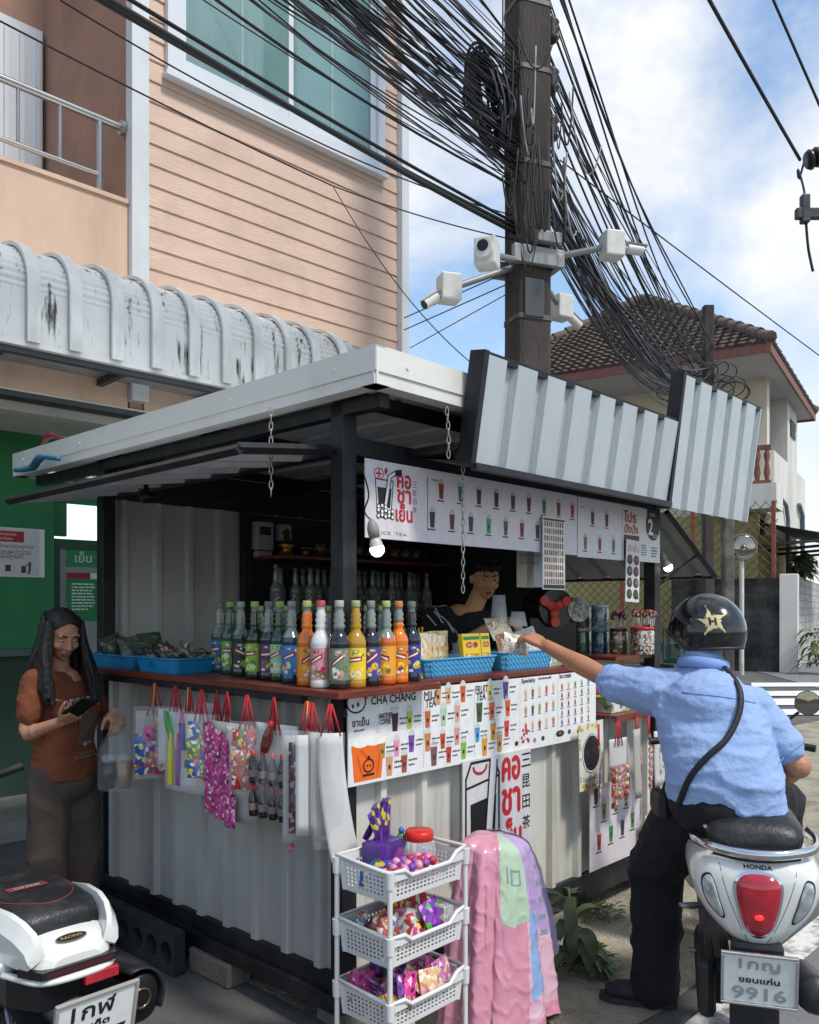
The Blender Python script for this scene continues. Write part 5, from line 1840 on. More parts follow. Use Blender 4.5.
# ------------------------------------------------------------------ syrup bottles
BPROF = [(0, 0.0), (0.033, 0.001), (0.0365, 0.006), (0.0365, 0.022), (0.0355, 0.026), (0.0355, 0.142), (0.0365, 0.148), (0.0365, 0.156), (0.034, 0.168), (0.026, 0.183), (0.019, 0.194), (0.0168, 0.203), (0.0215, 0.213),
         (0.0160, 0.223), (0.0208, 0.233), (0.0158, 0.243), (0.0190, 0.252), (0.0145, 0.262), (0.0135, 0.276), (0.0155, 0.278), (0.0155, 0.283)]
def bottle(label, loc, liquid, band, fruit, cap, fill=1.0, group=None, rz=0.0, extra='#8b1f2a', glass=None, sc=1.0):
    t = thing('syrup_bottle', label, 'bottle', loc, rz, group)
    t.scale = (sc,) * 3
    lq = mat('syrup_' + liquid.lstrip('#'), liquid, rough=0.06, var=0.08, coat=0.6)
    gl = glass or lq
    o = MB(lq)
    if fill < 1:
        cut = 0.283 * fill
        lo = [p for p in BPROF if p[1] <= cut]
        hi = [p for p in BPROF if p[1] >= lo[-1][1]]
        o.lathe(lo, 20)
        o.use(glass or mat('empty_glass', '#77827c', rough=0.05, var=0.1, coat=0.6))
        o.lathe(hi, 20)
    else:
        o.lathe(BPROF, 20)
    o.build('bottle_body', t)
    lb = MB(band)
    lb.lathe([(0.0362, 0.030), (0.0363, 0.138)], 24)
    def arc(a0, a1, z0, z1, z2, z3, rr_, col, n=6):
        lb.use(col)
        vs = []
        for i in range(n + 1):
            a = a0 + (a1 - a0) * i / n
            f = i / n
            vs += [(rr_ * math.sin(a), -rr_ * math.cos(a), z0 + (z1 - z0) * f), (rr_ * math.sin(a), -rr_ * math.cos(a), z2 + (z3 - z2) * f)]
        lb.add(vs, [(2 * i, 2 * i + 2, 2 * i + 3, 2 * i + 1) for i in range(n)], True)
    lr = random.Random(label)
    sk = lr.uniform(-0.012, 0.014)
    for off in (0.0, 2.3, -2.3):
        arc(off - 0.75, off + 0.55, 0.088 - sk, 0.094 + sk, 0.104 - sk, 0.112 + sk, 0.0367, extra)
        arc(off - 0.6, off + 0.4, 0.0935 - sk, 0.097 + sk, 0.099 - sk, 0.1045 + sk, 0.0369, '#e2ddd4')
        for qi in range(9):
            ca, cz = lr.uniform(-0.7, 0.75), lr.uniform(0.044, 0.075) if qi < 6 else lr.uniform(0.11, 0.128)
            rd, cc_ = lr.uniform(0.005, 0.014), lr.choice((fruit, fruit, '#dcdac9', '#4c7a34', '#e0c24a'))
            if qi > 5:
                rd *= 0.5
            vs = [((0.03675 + 0.00006 * qi) * math.sin(off + ca + rd / 0.0365 * math.cos(q)), -(0.03675 + 0.00006 * qi) * math.cos(off + ca + rd / 0.0365 * math.cos(q)), cz + rd * math.sin(q)) for q in [2 * PI * i / 12 for i in range(12)]]
            lb.use(cc_)
            lb.add(vs, [tuple(range(12))], True)
        arc(off - 0.55, off - 0.15, 0.036, 0.036, 0.046, 0.046, 0.0374, '#d8d6d0')
        arc(off - 0.42, off + 0.25, 0.120, 0.120, 0.130, 0.132, 0.0367, cap)
        arc(off - 0.2, off + 0.1, 0.123, 0.123, 0.129, 0.129, 0.0369, '#c9ccc2')
    lb.build('label', t)
    c = MB(paint_plastic(cap))
    c.lathe([(0.0158, 0.279), (0.0162, 0.281), (0.0162, 0.298), (0.0145, 0.301), (0, 0.301)], 16)
    c.build('cap', t)
    return t
CZ = 1.3085
CLR = mat('empty_glass', '#77827c', rough=0.05, var=0.1, coat=0.6)
GRN = mat('green_glass', '#3f5a45', rough=0.05, var=0.1, coat=0.6)
BT = [(220, 672, '#33484f', '#245a98', '#c9a23a', '#5a6b66', 0.62, None, 'syrup bottle with a bright blue label, leftmost of the counter row'),
      (230, 674, '#2f4a33', '#5b9a3d', '#c8cf8a', '#7d9a4a', 0.62, GRN, 'green glass syrup bottle with pale green label and light green cap'),
      (241, 676, '#26302b', '#2f352f', '#d7d6ce', '#8c9482', 0.62, CLR, 'clear syrup bottle with a black and white label'),
      (255, 679, '#1e2a20', '#7fae3a', '#cfe07e', '#8aa45a', 0.95, None, 'dark syrup bottle with a lime green label'),
      (269, 680, '#241420', '#5a2a58', '#8a4a7c', '#6d6468', 0.66, CLR, 'dark syrup bottle with a purple label'),
      (280, 681, '#1e4630', '#9fbf9a', '#d6e0b8', '#7fa04e', 0.97, None, 'deep green syrup bottle with a melon label'),
      (292, 683, '#1b3b52', '#2f7bbd', '#b23a3a', '#767b74', 0.62, CLR, 'syrup bottle with a sky blue label and blue syrup'),
      (307.5, 686, '#c96a17', '#d58a2c', '#e2b13a', '#9aa05a', 0.97, None, 'full orange syrup bottle with an orange label beside the white one'),
      (321.5, 688, '#cfd0cf', '#d08a92', '#b2283a', '#a54a52', 1.0, None, 'white syrup bottle with a pink lychee label'),
      (340, 689, '#1b1d1c', '#6d7a66', '#c98f7a', '#9a9c90', 0.72, CLR, 'black syrup bottle with a grey green fruit label at the counter corner'),
      (356.5, 688, '#a87c17', '#e0bd2c', '#e8cf52', '#8f9a5a', 0.98, None, 'amber syrup bottle with a bright yellow label'),
      (371.5, 686, '#191b22', '#4a3f8a', '#d8b23a', '#74786e', 0.72, CLR, 'dark syrup bottle with a violet blue label'),
      (387, 684.5, '#c4611a', '#e09a2f', '#f0c04a', '#9aa26a', 0.64, CLR, 'clear topped syrup bottle two thirds full of orange, orange label'),
      (399.5, 683, '#d3700f', '#d6801f', '#5a3a20', '#b5723a', 0.8, CLR, 'full orange syrup bottle with an orange label, second from the right end'),
      (412.5, 681, '#16202e', '#2a3f94', '#d8a83a', '#6e746e', 0.95, None, 'dark syrup bottle with a royal blue label, rightmost of the counter row')]
for i, (px, py, lq, bd, fr_, cp, fl_, gl_, lab) in enumerate(BT):
    u, v = flat_xy(px, py, CZ)
    bottle(lab, K(u + 0.01, v + 0.015, CZ), lq, ink(bd), fr_, cp, fl_, 'syrup bottles along the counter', TH - 0.75 + rnd.uniform(-0.4, 0.4), glass=gl_, sc=1.06)
src_b = bottle('green capped clear syrup bottle in the second row behind the labelled ones', K(0.13, 0.86, CZ), '#3a4a40', ink('#6c8a50'), '#c2c79a', '#7f9a52', 0.3, 'second row of syrup bottles', 0.2, glass=CLR)
for (u, v) in ((0.135, 0.68), (0.13, 0.50), (0.125, 0.36), (0.15, 0.25), (0.13, 0.14), (0.25, 0.13), (0.34, 0.14)):
    dup(src_b, K(u, v, CZ), rnd.uniform(0, 6))
SHB = bottle('grey stock bottle on the dark back shelf inside the kiosk', K(1.0, KV - 0.22, 1.556), '#4a5254', ink('#5d6a78'), '#8a8a80', '#6a6d6c', 0.5, 'stock bottles on the back shelf', 0.4, glass=CLR)
for i in range(22):
    dup(SHB, K(1.08 + i * 0.058, KV - 0.16 - 0.07 * (i % 3), 1.556), rnd.uniform(0, 6), scale=0.95)
# tins and boxes on the upper shelf
for i in range(9):
    o = MB(packmat('tin_%d' % (i % 3), [('#5a4a32', '#8a7442', '#3a3024'), ('#3a4a52', '#6a7a7a', '#2a3236'), ('#6a3a34', '#8c6a52', '#3e2624')][i % 3], 30))
    o.lathe([(0, 0), (0.045, 0), (0.045, 0.09), (0.04, 0.096), (0, 0.096)], 16)
    tag(o.build('tin', None, K(1.35 + i * 0.11, KV - 0.2, 1.906)), 'small tin on the upper back shelf inside the kiosk', 'tin', 'tins on the upper shelf')
BRASS = mat('brass', '#8f6d2f', rough=0.3, metal=0.9, var=0.2)
for i, u in enumerate((1.08, 1.22)):
    o = MB(BRASS)
    o.lathe([(0, 0), (0.05, 0), (0.045, 0.01), (0.02, 0.025), (0.05, 0.05), (0.055, 0.06), (0.0, 0.062)] if i else [(0, 0), (0.06, 0), (0.05, 0.012), (0.03, 0.05), (0.06, 0.07), (0.05, 0.075), (0.02, 0.1), (0.012, 0.16), (0, 0.17)], 18)
    tag(o.build('offering_bowl', None, K(u, KV - 0.22, 1.906)), ('tall brass offering stand on the upper back shelf', 'low brass bowl on the upper back shelf')[i], 'bowl')
em = thing('electricity_meter', 'pale electricity meter box on the back wall above the shelf', 'meter', K(0.99, KV - 0.10, 2.03), TH)
o = MB(mat('meter_case', '#9a9c98', rough=0.5))
o.box((0, 0, 0), (0.13, 0.06, 0.17), 0.008)
o.box((0, -0.005, -0.115), (0.11, 0.045, 0.05), 0.006)
o.build('case', em)
o = MB(mat('meter_window', '#33383a', rough=0.15))
o.box((0, -0.032, 0.03), (0.08, 0.006, 0.05), 0.002)
o.build('dial_window', em)
o = MB(mat('meter_case'))
o.box((0, 0, 0), (0.09, 0.05, 0.1), 0.006)
o.use('#55585a').box((0, -0.026, 0.0), (0.06, 0.004, 0.03))
tag(o.build('fuse_box', None, K(1.15, KV - 0.10, 2.06), (0, 0, TH)), 'small fuse box right of the electricity meter', 'fuse box')

# ------------------------------------------------------------------ trays and snacks
M_BLUE = mat('blue_basket', '#4c9ac4', rough=0.4, var=0.08, scale=14)
M_BLUE2 = mat('bright_blue_basket', '#1f7fb0', rough=0.4, var=0.08, scale=14)
def weave_basket(label, loc, rz, w_, d_, h_, mt, group, weave=True):
    t = thing('basket', label, 'basket', loc, rz, group)
    o = MB(mt)
    tp = 0.88
    th_ = 0.004
    ring = rrect(1, 1, 0.12, 4)
    def lvl(f, inset=0.0):
        s_ = tp + (1 - tp) * f
        return [(x * (w_ * s_ - 2 * inset), y * (d_ * s_ - 2 * inset), h_ * f) for x, y in ring]
    n = len(ring)
    rows = 7
    vs, fs = [], []
    for i in range(rows + 1):
        off = (-0.0015 if (weave and i % 2) else 0.0)
        vs += lvl(i / rows, off)
    inner0 = len(vs)
    for i in range(rows, -1, -1):
        q = lvl(max(i / rows, 0.05), th_)
        vs += q
    tot = rows * 2 + 2
    for i in range(tot - 1):
        for a in range(n):
            b_ = (a + 1) % n
            fs.append((i * n + a, i * n + b_, (i + 1) * n + b_, (i + 1) * n + a))
    fs.append(tuple(range(n))[::-1])
    fs.append(tuple((tot - 1) * n + a for a in range(n)))
    o.add(vs, fs, False)
    if weave:
        for i in range(1, rows):                # woven nubs
            f = (i + 0.0) / rows
            s_ = tp + (1 - tp) * f
            cnt = int(w_ / 0.016)
            for a in range(cnt):
                if (a + i) % 2:
                    x = -w_ * s_ / 2 * 0.9 + a * (w_ * s_ * 0.9 / cnt)
                    o.box((x + 0.006, -d_ * s_ / 2 - 0.001, h_ * f), (0.012, 0.004, h_ / rows * 0.8))
            cnt = int(d_ / 0.016)
            for a in range(cnt):
                if (a + i) % 2:
                    y = -d_ * s_ / 2 * 0.9 + a * (d_ * s_ * 0.9 / cnt)
                    o.box((-w_ * s_ / 2 - 0.001, y + 0.006, h_ * f), (0.004, 0.012, h_ / rows * 0.8))
    else:
        for i in range(2):
            for a in range(int(w_ / 0.02)):
                o.box((-w_ * 0.45 + a * 0.02, -d_ * (tp + (1 - tp) * (0.3 + 0.35 * i)) / 2 - 0.0005, h_ * (0.3 + 0.35 * i)), (0.008, 0.003, 0.012))
    o.build('body', t)
    o = MB(mt)
    pr_ = [(x * w_ * 1.005, y * d_ * 1.005, h_) for x, y in ring]
    o.tube(pr_, 0.005, 6, closed=True)
    o.build('rim', t)
    return t
weave_basket('sky blue woven basket of wafer snacks and yellow boxes on the front counter', K(0.735, 0.125, CZ), TH, 0.50, 0.19, 0.075, M_BLUE, 'woven baskets on the front counter')
weave_basket('sky blue woven basket of bread bags under the outstretched hand', K(1.235, 0.135, CZ), TH, 0.44, 0.21, 0.085, M_BLUE, 'woven baskets on the front counter')
weave_basket('bright blue tray priced 10 with snack bags on the left counter', K(0.01, 1.15, CZ), TH + PI / 2, 0.36, 0.24, 0.065, M_BLUE2, 'blue trays on the left counter', False)
weave_basket('bright blue tray at the far left end of the counter', K(0.03, 1.62, CZ), TH + PI / 2, 0.44, 0.22, 0.06, M_BLUE2, 'blue trays on the left counter', False)
o = MB('#12222c')
o.frame(Matrix(((0, 0, -1, 0), (-1, 0, 0, 0), (0, 1, 0, 0), (0, 0, 0, 1))))
o.text('10.-', 0, 0, h=0.028, z=0)
tag(o.build('price_mark', None, K(-0.1115, 1.15, CZ + 0.036), (0, 0.045 * 0, TH)), 'handwritten price 10 on the bright blue tray', 'price mark')

def pillow(mb, w_, h_, puff, n=8, crimp=True):
    """A sealed packet standing in XY, puffed along Z."""
    rr = random.Random(int(w_ * 1e4) + int(h_ * 1e3) + len(mb.v))
    k1, k2 = rr.uniform(0, 6), rr.uniform(0, 6)
    for s_ in (1, -1):
        def fn(a, b_):
            x, y = (a - 0.5) * w_, (b_ - 0.5) * h_
            f = (math.sin(PI * min(max(a, 0), 1)) ** 0.6) * (math.sin(PI * min(max((b_ - 0.07) / 0.86, 0), 1)) ** 0.6)
            z = s_ * puff / 2 * f * (1 + 0.18 * math.sin(9 * a + k1) * math.sin(7 * b_ + k2))
            return (x, y, z) if s_ > 0 else (-x, y, z)
        mb.grid(fn, n, n, True)
PK = [packmat('pack_pink', ['#c23a7c', '#d24f92', '#e8c6d6', '#b52a6a', '#7c2a5c', '#cf6aa0'], 34, seed=1),
      packmat('pack_purple', ['#5b2c78', '#7a3f96', '#c9a53a', '#3f1f5c', '#b5489a', '#d8cbd8'], 30, seed=2),
      packmat('pack_mixed', ['#b52a34', '#d8b53a', '#3a7a3f', '#d9d3cc', '#c2386c', '#33508f'], 36, seed=3),
      packmat('pack_cream', ['#c7a77a', '#d9c9a4', '#b5794a', '#cf8fa0', '#e0d6c4', '#a86a8a'], 34, seed=4),
      packmat('pack_red', ['#a3202c', '#c2303a', '#d9c04a', '#d8d3c8', '#8a1a26', '#3f7a3a'], 34, seed=5),
      packmat('pack_blue', ['#1f4f9a', '#2a6ab8', '#d8c33a', '#1a3f7c', '#d5d6d8', '#c9472f'], 30, seed=6),
      packmat('pack_green', ['#4f8a3a', '#6aa84a', '#d8d04a', '#2f6a34', '#d8dcd0', '#b5472f'], 30, seed=7)]
def packet(label, loc, rot, w_, h_, mt, group, puff=0.02, name='snack_packet'):
    o = MB(mt)
    pillow(o, w_, h_, puff)
    ob = o.build(name, None, loc, rot)
    return tag(ob, label, 'packet', group)
def KR(rx, ry, rz):
    return (rx, ry, TH + rz)
# wafer bags and nut bag in the front basket
for i in range(3):
    packet('pale bag of yellow wafer sticks in the woven basket', K(0.56 + i * 0.045, 0.09 + i * 0.02, CZ + 0.085), KR(PI / 2 - 0.12, 0.15, 0.25 - i * 0.15), 0.13, 0.19, packmat('wafer', ['#c9a85a', '#d8c9a4', '#b5893a', '#e0d8d0', '#d9b8c0'], 30, stretch=(3, 1, 1)), 'wafer bags in the woven basket')
packet('yellow net bag of nuts behind the wafer bags', K(0.72, 0.17, CZ + 0.09), KR(PI / 2, 0, 0.1), 0.16, 0.2, packmat('nuts', ['#b59a5a', '#c9b070', '#8a7038', '#d0c090'], 60), None, 0.06)
rr_ = random.Random(3)
o = MB(mat('yellow_stick', '#c2a233', rough=0.5))
for i in range(26):
    x = rr_.uniform(-0.06, 0.06)
    y = rr_.uniform(-0.02, 0.03)
    o.cyl((x, y, 0), (x + rr_.uniform(-0.05, 0.03), y, rr_.uniform(0.15, 0.2)), 0.003, n=5)
tag(o.build('snack_sticks', None, K(0.6, 0.16, CZ + 0.01), (0, 0, TH)), 'bundle of thin yellow snack sticks at the back of the basket', 'snack')
def yellowbox(u, lab, w_):
    o = MB('#d8b92e')
    o.b2((-w_ / 2, -0.012, 0), (w_ / 2, 0.012, 0.155), 0.002)
    o.frame(Matrix.Translation((0, -0.0128, 0)) @ FRONT)
    o.use('#1f7a4a').rect(-w_ / 2 + 0.006, 0.128, w_ / 2 - 0.006, 0.142, 0.0006)
    o.use('#b0262e').disc(-w_ * 0.14, 0.105, w_ * 0.2, 0.013, 0.0006)
    o.disc(w_ * 0.2, 0.105, w_ * 0.14, 0.013, 0.0007)
    o.use('#d9d4bc').text('ขนม', -w_ * 0.1, 0.105, h=0.013, z=0.0012)
    o.use('#c78a1f').rect(-w_ * 0.4, 0.06, w_ * 0.4, 0.066, 0.0006)
    o.use('#c46a24').disc(w_ * 0.2, 0.04, w_ * 0.16, 0.018, 0.0006)
    o.use('#d8d4cc').disc(-w_ * 0.22, 0.04, w_ * 0.13, 0.022, 0.0007)
    ob = o.build('snack_box', None, K(u, 0.075, CZ + 0.022), (-0.12, 0, TH))
    tag(ob, lab, 'box')
yellowbox(0.845, 'yellow snack box with red ovals in the woven basket, wider one', 0.125)
yellowbox(0.945, 'narrow yellow snack box right of the wider yellow box', 0.065)
packet('brown bag of bread sticks in the right woven basket', K(1.16, 0.11, CZ + 0.10), KR(PI / 2 - 0.3, 0.1, 0.1), 0.19, 0.17, packmat('bread', ['#8a5a34', '#a5713f', '#6f4526', '#c2a07a'], 22, kind='N'), None, 0.07)
packet('clear bag of round pale rolls on the bread basket', K(1.15, 0.15, CZ + 0.19), KR(PI / 2 - 0.5, 0.0, 0.1), 0.2, 0.12, packmat('rolls', ['#b39a80', '#c9b8a4', '#94795e', '#d6cfc8'], 24, kind='N'), None, 0.06)
packet('white plastic bag stuffed in the right woven basket', K(1.33, 0.12, CZ + 0.11), KR(PI / 2 - 0.3, -0.2, -0.1), 0.18, 0.16, mat('white_bag', '#c9c9c6', rough=0.3, var=0.15, scale=20, bump=0.8, bscale=30), None, 0.07)
packet('pale green clear bag at the end of the front counter', K(1.56, 0.15, CZ + 0.055), KR(PI / 2 - 0.6, 0, 0.2), 0.24, 0.17, packmat('greens', ['#7d9a6a', '#b5c2a4', '#5a7a4a', '#ccd2c6'], 26, kind='N'), None, 0.08)
rr_ = random.Random(11)
for i in range(15):
    v = 1.0 + 0.32 * rr_.random()
    packet('small bag of dried snacks heaped in the price 10 tray', K(0.01 + rr_.uniform(-0.07, 0.07), v, CZ + rr_.uniform(0.045, 0.085)), (rr_.uniform(0.3, 1.2), rr_.uniform(-0.4, 0.4), rr_.uniform(0, 6)), 0.10, 0.12,
           packmat('dried_%d' % (i % 3), [('#6a4a44', '#8a6a5a', '#b5a69a', '#7a2a30'), ('#8a8478', '#b5b0a6', '#5a5a4a', '#9a3a44'), ('#4a5a44', '#7a8a6a', '#3a4238', '#a59a94')][i % 3], 30), 'snack bags in the price 10 tray', 0.04)
for i in range(12):
    v = 1.45 + 0.34 * rr_.random()
    packet('dark green bag of leaves in the far left tray', K(0.03 + rr_.uniform(-0.07, 0.07), v, CZ + rr_.uniform(0.05, 0.12)), (rr_.uniform(0.4, 1.5), rr_.uniform(-0.5, 0.5), rr_.uniform(0, 6)), 0.12, 0.13, packmat('dk_leaf', ['#2c3a2c', '#3f4f3a', '#55604f', '#233022', '#7a8478'], 28, kind='N'), 'leaf bags in the far left tray', 0.05)

# ------------------------------------------------------------------ jars on the right
def jar(u, v, z, r_, h_, cols, lid, label, seed, lolly=None):
    t = thing('candy_jar', label, 'jar', K(u, v, z), TH, 'candy jars on the right shelf')
    o = MB(packmat('candy_%d' % seed, cols, 42, 0.12, seed, coat=0.8))
    o.lathe([(0, 0), (r_ * 0.96, 0), (r_, 0.008), (r_, h_ * 0.86), (r_ * 0.92, h_ * 0.93), (r_ * 0.9, h_ * 0.95), (0, h_ * 0.95)], 24)
    o.build('jar_body', t)
    o = MB(paint_plastic(lid))
    o.lathe([(r_ * 0.93, h_ * 0.93), (r_ * 1.0, h_ * 0.935), (r_ * 1.0, h_ * 1.03), (r_ * 0.95, h_ * 1.05), (0, h_ * 1.05)], 24)
    o.build('lid', t)
    return t
JZ = 1.3345
jr = []
def jplace(px, z):
    return flat_xy(px, 653, 1.334)
us = [(2.32, 0.42), (2.33, 0.30), (2.335, 0.18), (2.345, 0.035)]
jar(us[0][0], us[0][1], JZ, 0.055, 0.135, ['#3a5a40', '#4a6e4c', '#2c4634', '#6a8468'], '#a9b5b0', 'candy jar of green sweets, lowest on the left of the shelf', 1)
jar(us[1][0], us[1][1], JZ, 0.050, 0.135, ['#2f4f63', '#3f6478', '#1f3a4c', '#587a88'], '#6a8a94', 'candy jar of blue sweets on the lower row', 2)
jar(us[2][0], us[2][1], JZ, 0.052, 0.140, ['#6a4a3c', '#b5b0a8', '#3f3432', '#9a5a3a', '#4f5a44'], '#23242c', 'dark lidded candy jar holding a bunch of lollipops', 3)
jar(us[3][0], us[3][1], JZ, 0.068, 0.150, ['#b5ada4', '#5a6a4a', '#a5673a', '#6a2f2c', '#d0ccc4', '#3a3a36'], '#b5202e', 'big mixed candy jar with red lid and lollipops', 4)
jar(us[0][0], us[0][1], JZ + 0.147, 0.054, 0.135, ['#3d5a6c', '#5f5548', '#8a4f46', '#2d4454'], '#1f86c0', 'candy jar with bright blue lid on the upper row', 5)
jar(us[1][0], us[1][1], JZ + 0.147, 0.050, 0.130, ['#7a8484', '#3f7290', '#a5acab', '#2a5f80'], '#b9c2c2', 'half empty candy jar with clear lid on the upper row', 6)
rr_ = random.Random(5)
lol = None
for (uu, vv, zz, n_, rad, lab, ps) in ((us[2][0], us[2][1], JZ + 0.150, 16, 0.045, 'dark wrapped lollipop on the dark lidded jar', ['#3a2024', '#6a2a30', '#2c2a30', '#8a6a6a']), (us[3][0], us[3][1], JZ + 0.160, 26, 0.066, 'brightly wrapped lollipop on the red lidded jar', ['#8a2a2c', '#b5a59a', '#4a5a3a', '#c26a3a', '#5a2c28'])):
    o = MB(mat('lolly_stick', '#c9c7c2', rough=0.6))
    o.cyl((0, 0, 0), (0, 0, 0.06), 0.0022, n=5)
    o.use(packmat('lolly' + lab[:4], ps, 60))
    o.ell((0, 0, 0.068), (0.0125, 0.0125, 0.014), 10, 8)
    first = o.build('lollipop', None, K(uu, vv, zz))
    tag(first, lab, 'lollipop', 'lollipops: ' + lab[:4])
    for i in range(n_):
        a, r_ = rr_.uniform(0, 6.28), rad * math.sqrt(rr_.random())
        ob = first if i == 0 else dup(first, (0, 0, 0))
        ob.location = K(uu + r_ * math.cos(a), vv + r_ * math.sin(a), zz + rr_.uniform(-0.008, 0.018))
        ob.rotation_euler = (rr_.uniform(-0.25, 0.25), rr_.uniform(-0.25, 0.25), 0)
# stacked boxes beside the jars
for i, (v, z, lab, cl_) in enumerate(((0.57, JZ, 'brown carton of snacks standing left of the jars, lower one', ['#4f3a30', '#6f5444', '#3a2a24', '#8a7a6c']), (0.575, JZ + 0.13, 'dark carton stacked on the brown carton by the jars', ['#2f2a2c', '#4a3a38', '#6a4a3c', '#39404a']))):
    o = MB(packmat('carton_%d' % i, cl_, 26))
    o.b2((-0.07, -0.07, 0), (0.07, 0.07, 0.125), 0.003)
    tag(o.build('carton', None, K(2.33, v, z), (0, 0, TH)), lab, 'carton')
# cup sealing machine
ms = thing('cup_sealer', 'black cup sealing machine with an orange three spoked film wheel', 'machine', K(2.05, 0.50, 1.40), TH - 0.5)
o = MB(M_BLK)
o.b2((-0.16, -0.12, -0.15), (0.16, 0.14, 0.16), 0.02)
o.b2((-0.15, -0.16, -0.2), (0.15, -0.1, -0.12), 0.01)
o.build('case', ms)
o = MB(mat('sealer_orange', '#b5391f', rough=0.4))
o.at((-0.02, -0.16, 0.2), (PI / 2, 0, 0))
for q in range(3):
    a = q * 2 * PI / 3 + 0.5
    o.tube([(0, 0, 0), (0.075 * math.cos(a), 0.075 * math.sin(a), 0)], [0.03, 0.026], 10, flat=0.35)
    o.cyl((0.08 * math.cos(a), 0.08 * math.sin(a), -0.01), (0.08 * math.cos(a), 0.08 * math.sin(a), 0.014), 0.028, n=14)
o.at()
o.build('film_wheel', ms)
o = MB(mat('film_roll', '#23252a', rough=0.25))
o.at((0, -0.02, 0.2), (PI / 2, 0, 0))
o.cyl((0, 0, -0.1), (0, 0, 0.125), 0.11, n=26)
o.at((0.14, -0.1, 0.19), (PI / 2, 0, 0))
o.use(packmat('film_print', ['#8a8c84', '#a9a99f', '#55584f'], 40))
o.cyl((0, 0, -0.05), (0, 0, 0.05), 0.07, n=20)
o.at()
o.build('film_roll', ms)
o = MB(mat('mustard_post', '#a8802a', rough=0.5))
o.b2((-0.02, -0.02, 0), (0.02, 0.02, 0.62), 0.003)
tag(o.build('mustard_stand', None, K(2.20, 0.68, 1.04), (0, 0, TH)), 'mustard yellow upright stand behind the cup sealer', 'stand')
# papers hanging behind the seller
for i, (px, lab, c_) in enumerate(((524, 'yellowish sheet clipped under the wide banner', '#a39f8e'), (534, 'pale blue sheet clipped under the wide banner', '#a9b6c0'))):
    u, z = front_xy(px, 570, -0.25)
    o = MB(c_)
    o.frame(FRONT)
    o.b2((-0.075, -0.12, 0), (0.075, 0.12, 0.002))
    o.use('#6f7a86')
    noodle(o, -0.05, 0.04, 0.09, 0.012, 0.003, '#7a8490', i)
    noodle(o, -0.05, 0.0, 0.07, 0.012, 0.003, '#7a8490', i + 4)
    tag(o.build('paper_sheet', None, K(u + 0.01, 0.25, z + 0.03), (0, 0, TH)), lab, 'paper')
# boxes on the low counter
def boxq(u, v, w_, d_, h_, mt, lab, top=None, rz=0.0, z=1.0455):
    o = MB(mt)
    o.b2((-w_ / 2, -d_ / 2, 0), (w_ / 2, d_ / 2, h_), 0.003)
    if top:
        o.use(top).b2((-w_ / 2 - 0.001, -d_ / 2 - 0.001, h_ * 0.8), (w_ / 2 + 0.001, d_ / 2 + 0.001, h_ + 0.001), 0.002)
    tag(o.build('snack_box', None, K(u, v, z), (0, 0, TH + rz)), lab, 'box')
boxq(1.99, 0.02, 0.26, 0.13, 0.082, packmat('tea_box', ['#b9bcb0', '#c6c8bf', '#8aa04a', '#6d6a66', '#cfd0ca'], 18), 'white and lime snack box on the low counter', '#9aa832')
boxq(2.21, 0.03, 0.09, 0.1, 0.08, packmat('red_box', ['#b51f34', '#c92f44', '#d6cfc8'], 20), 'small red snack box on the low counter')
boxq(2.32, 0.03, 0.1, 0.1, 0.07, packmat('white_box', ['#bfbcb8', '#cfccc8', '#a59a94'], 20), 'small white box right of the red one')
boxq(2.0, 0.16, 0.25, 0.1, 0.13, packmat('red_row', ['#8a1c28', '#a52a34', '#3f2a2a', '#b5503a'], 18), 'red snack carton behind the lime topped box')
# teal basket and green bag beyond the right post
weave_basket('teal plastic basket beyond the right post', P(684, 608, 5.4) + Vector((0, 0, -0.347)), 0.4, 0.24, 0.2, 0.12, mat('teal_plastic', '#4fa3a3', rough=0.4), None, False)
tb = thing('side_table', 'small folding table beyond the right post carrying the teal basket', 'table', P(684, 608, 5.4) + Vector((0, 0, -1.6)), 0.4)
o = MB(M_DKGREY)
o.box((0, 0, 1.24), (0.44, 0.32, 0.025), 0.004)
o.build('tabletop', tb)
for sx in (-1, 1):
    for sy in (-1, 1):
        o = MB(M_DKGREY)
        o.cyl((0.19 * sx, 0.13 * sy, 0), (0.19 * sx, 0.13 * sy, 1.228), 0.012, n=8)
        o.build('leg', tb)
packet('crumpled green bag standing in the teal basket beyond the right post', P(680, 636, 5.4), (1.3, 0.2, 0.4), 0.16, 0.2, packmat('green_bag', ['#2f7a52', '#3f9a68', '#256344', '#b5c9bf'], 12, kind='N'), None, 0.1)

# ------------------------------------------------------------------ hanging cards and bags
def hang(label, loc, rz, parts, drop=0.14, strings=2, spread=0.05, group='snack cards hanging from the counter', yellow=False, tiltz=0.0):
    """A snack bag hung by red cord; parts is a list of (name, fn(mb)) drawn in XY with y = 0 at the cord."""
    t = thing('hanging_snack_bag', label, 'snack bag', loc, rz, group)
    t.rotation_euler = (tiltz, 0, rz)
    o = MB(M_STRING)
    o.frame(FRONT)
    for i in range(strings):
        x = (i - (strings - 1) / 2) * spread * 0.5
        o.tube([(x * 0.3, 0.0, 0.004 * i), (x - spread * 0.4, -drop, 0.004)], 0.004, 5)
        o.tube([(x * 0.3, 0.0, 0.004 * i), (x + spread * 0.45, -drop, 0.004)], 0.004, 5)
    if yellow:
        o.use(M_STRINGY).tube([(0, 0, 0.01), (-spread * 0.15, -drop, 0.01)], 0.0025, 5)
    o.build('cord', t)
    for (nm, fn) in parts:
        o = MB(M_CARD)
        o.frame(FRONT)
        fn(o)
        o.build(nm, t)
    return t
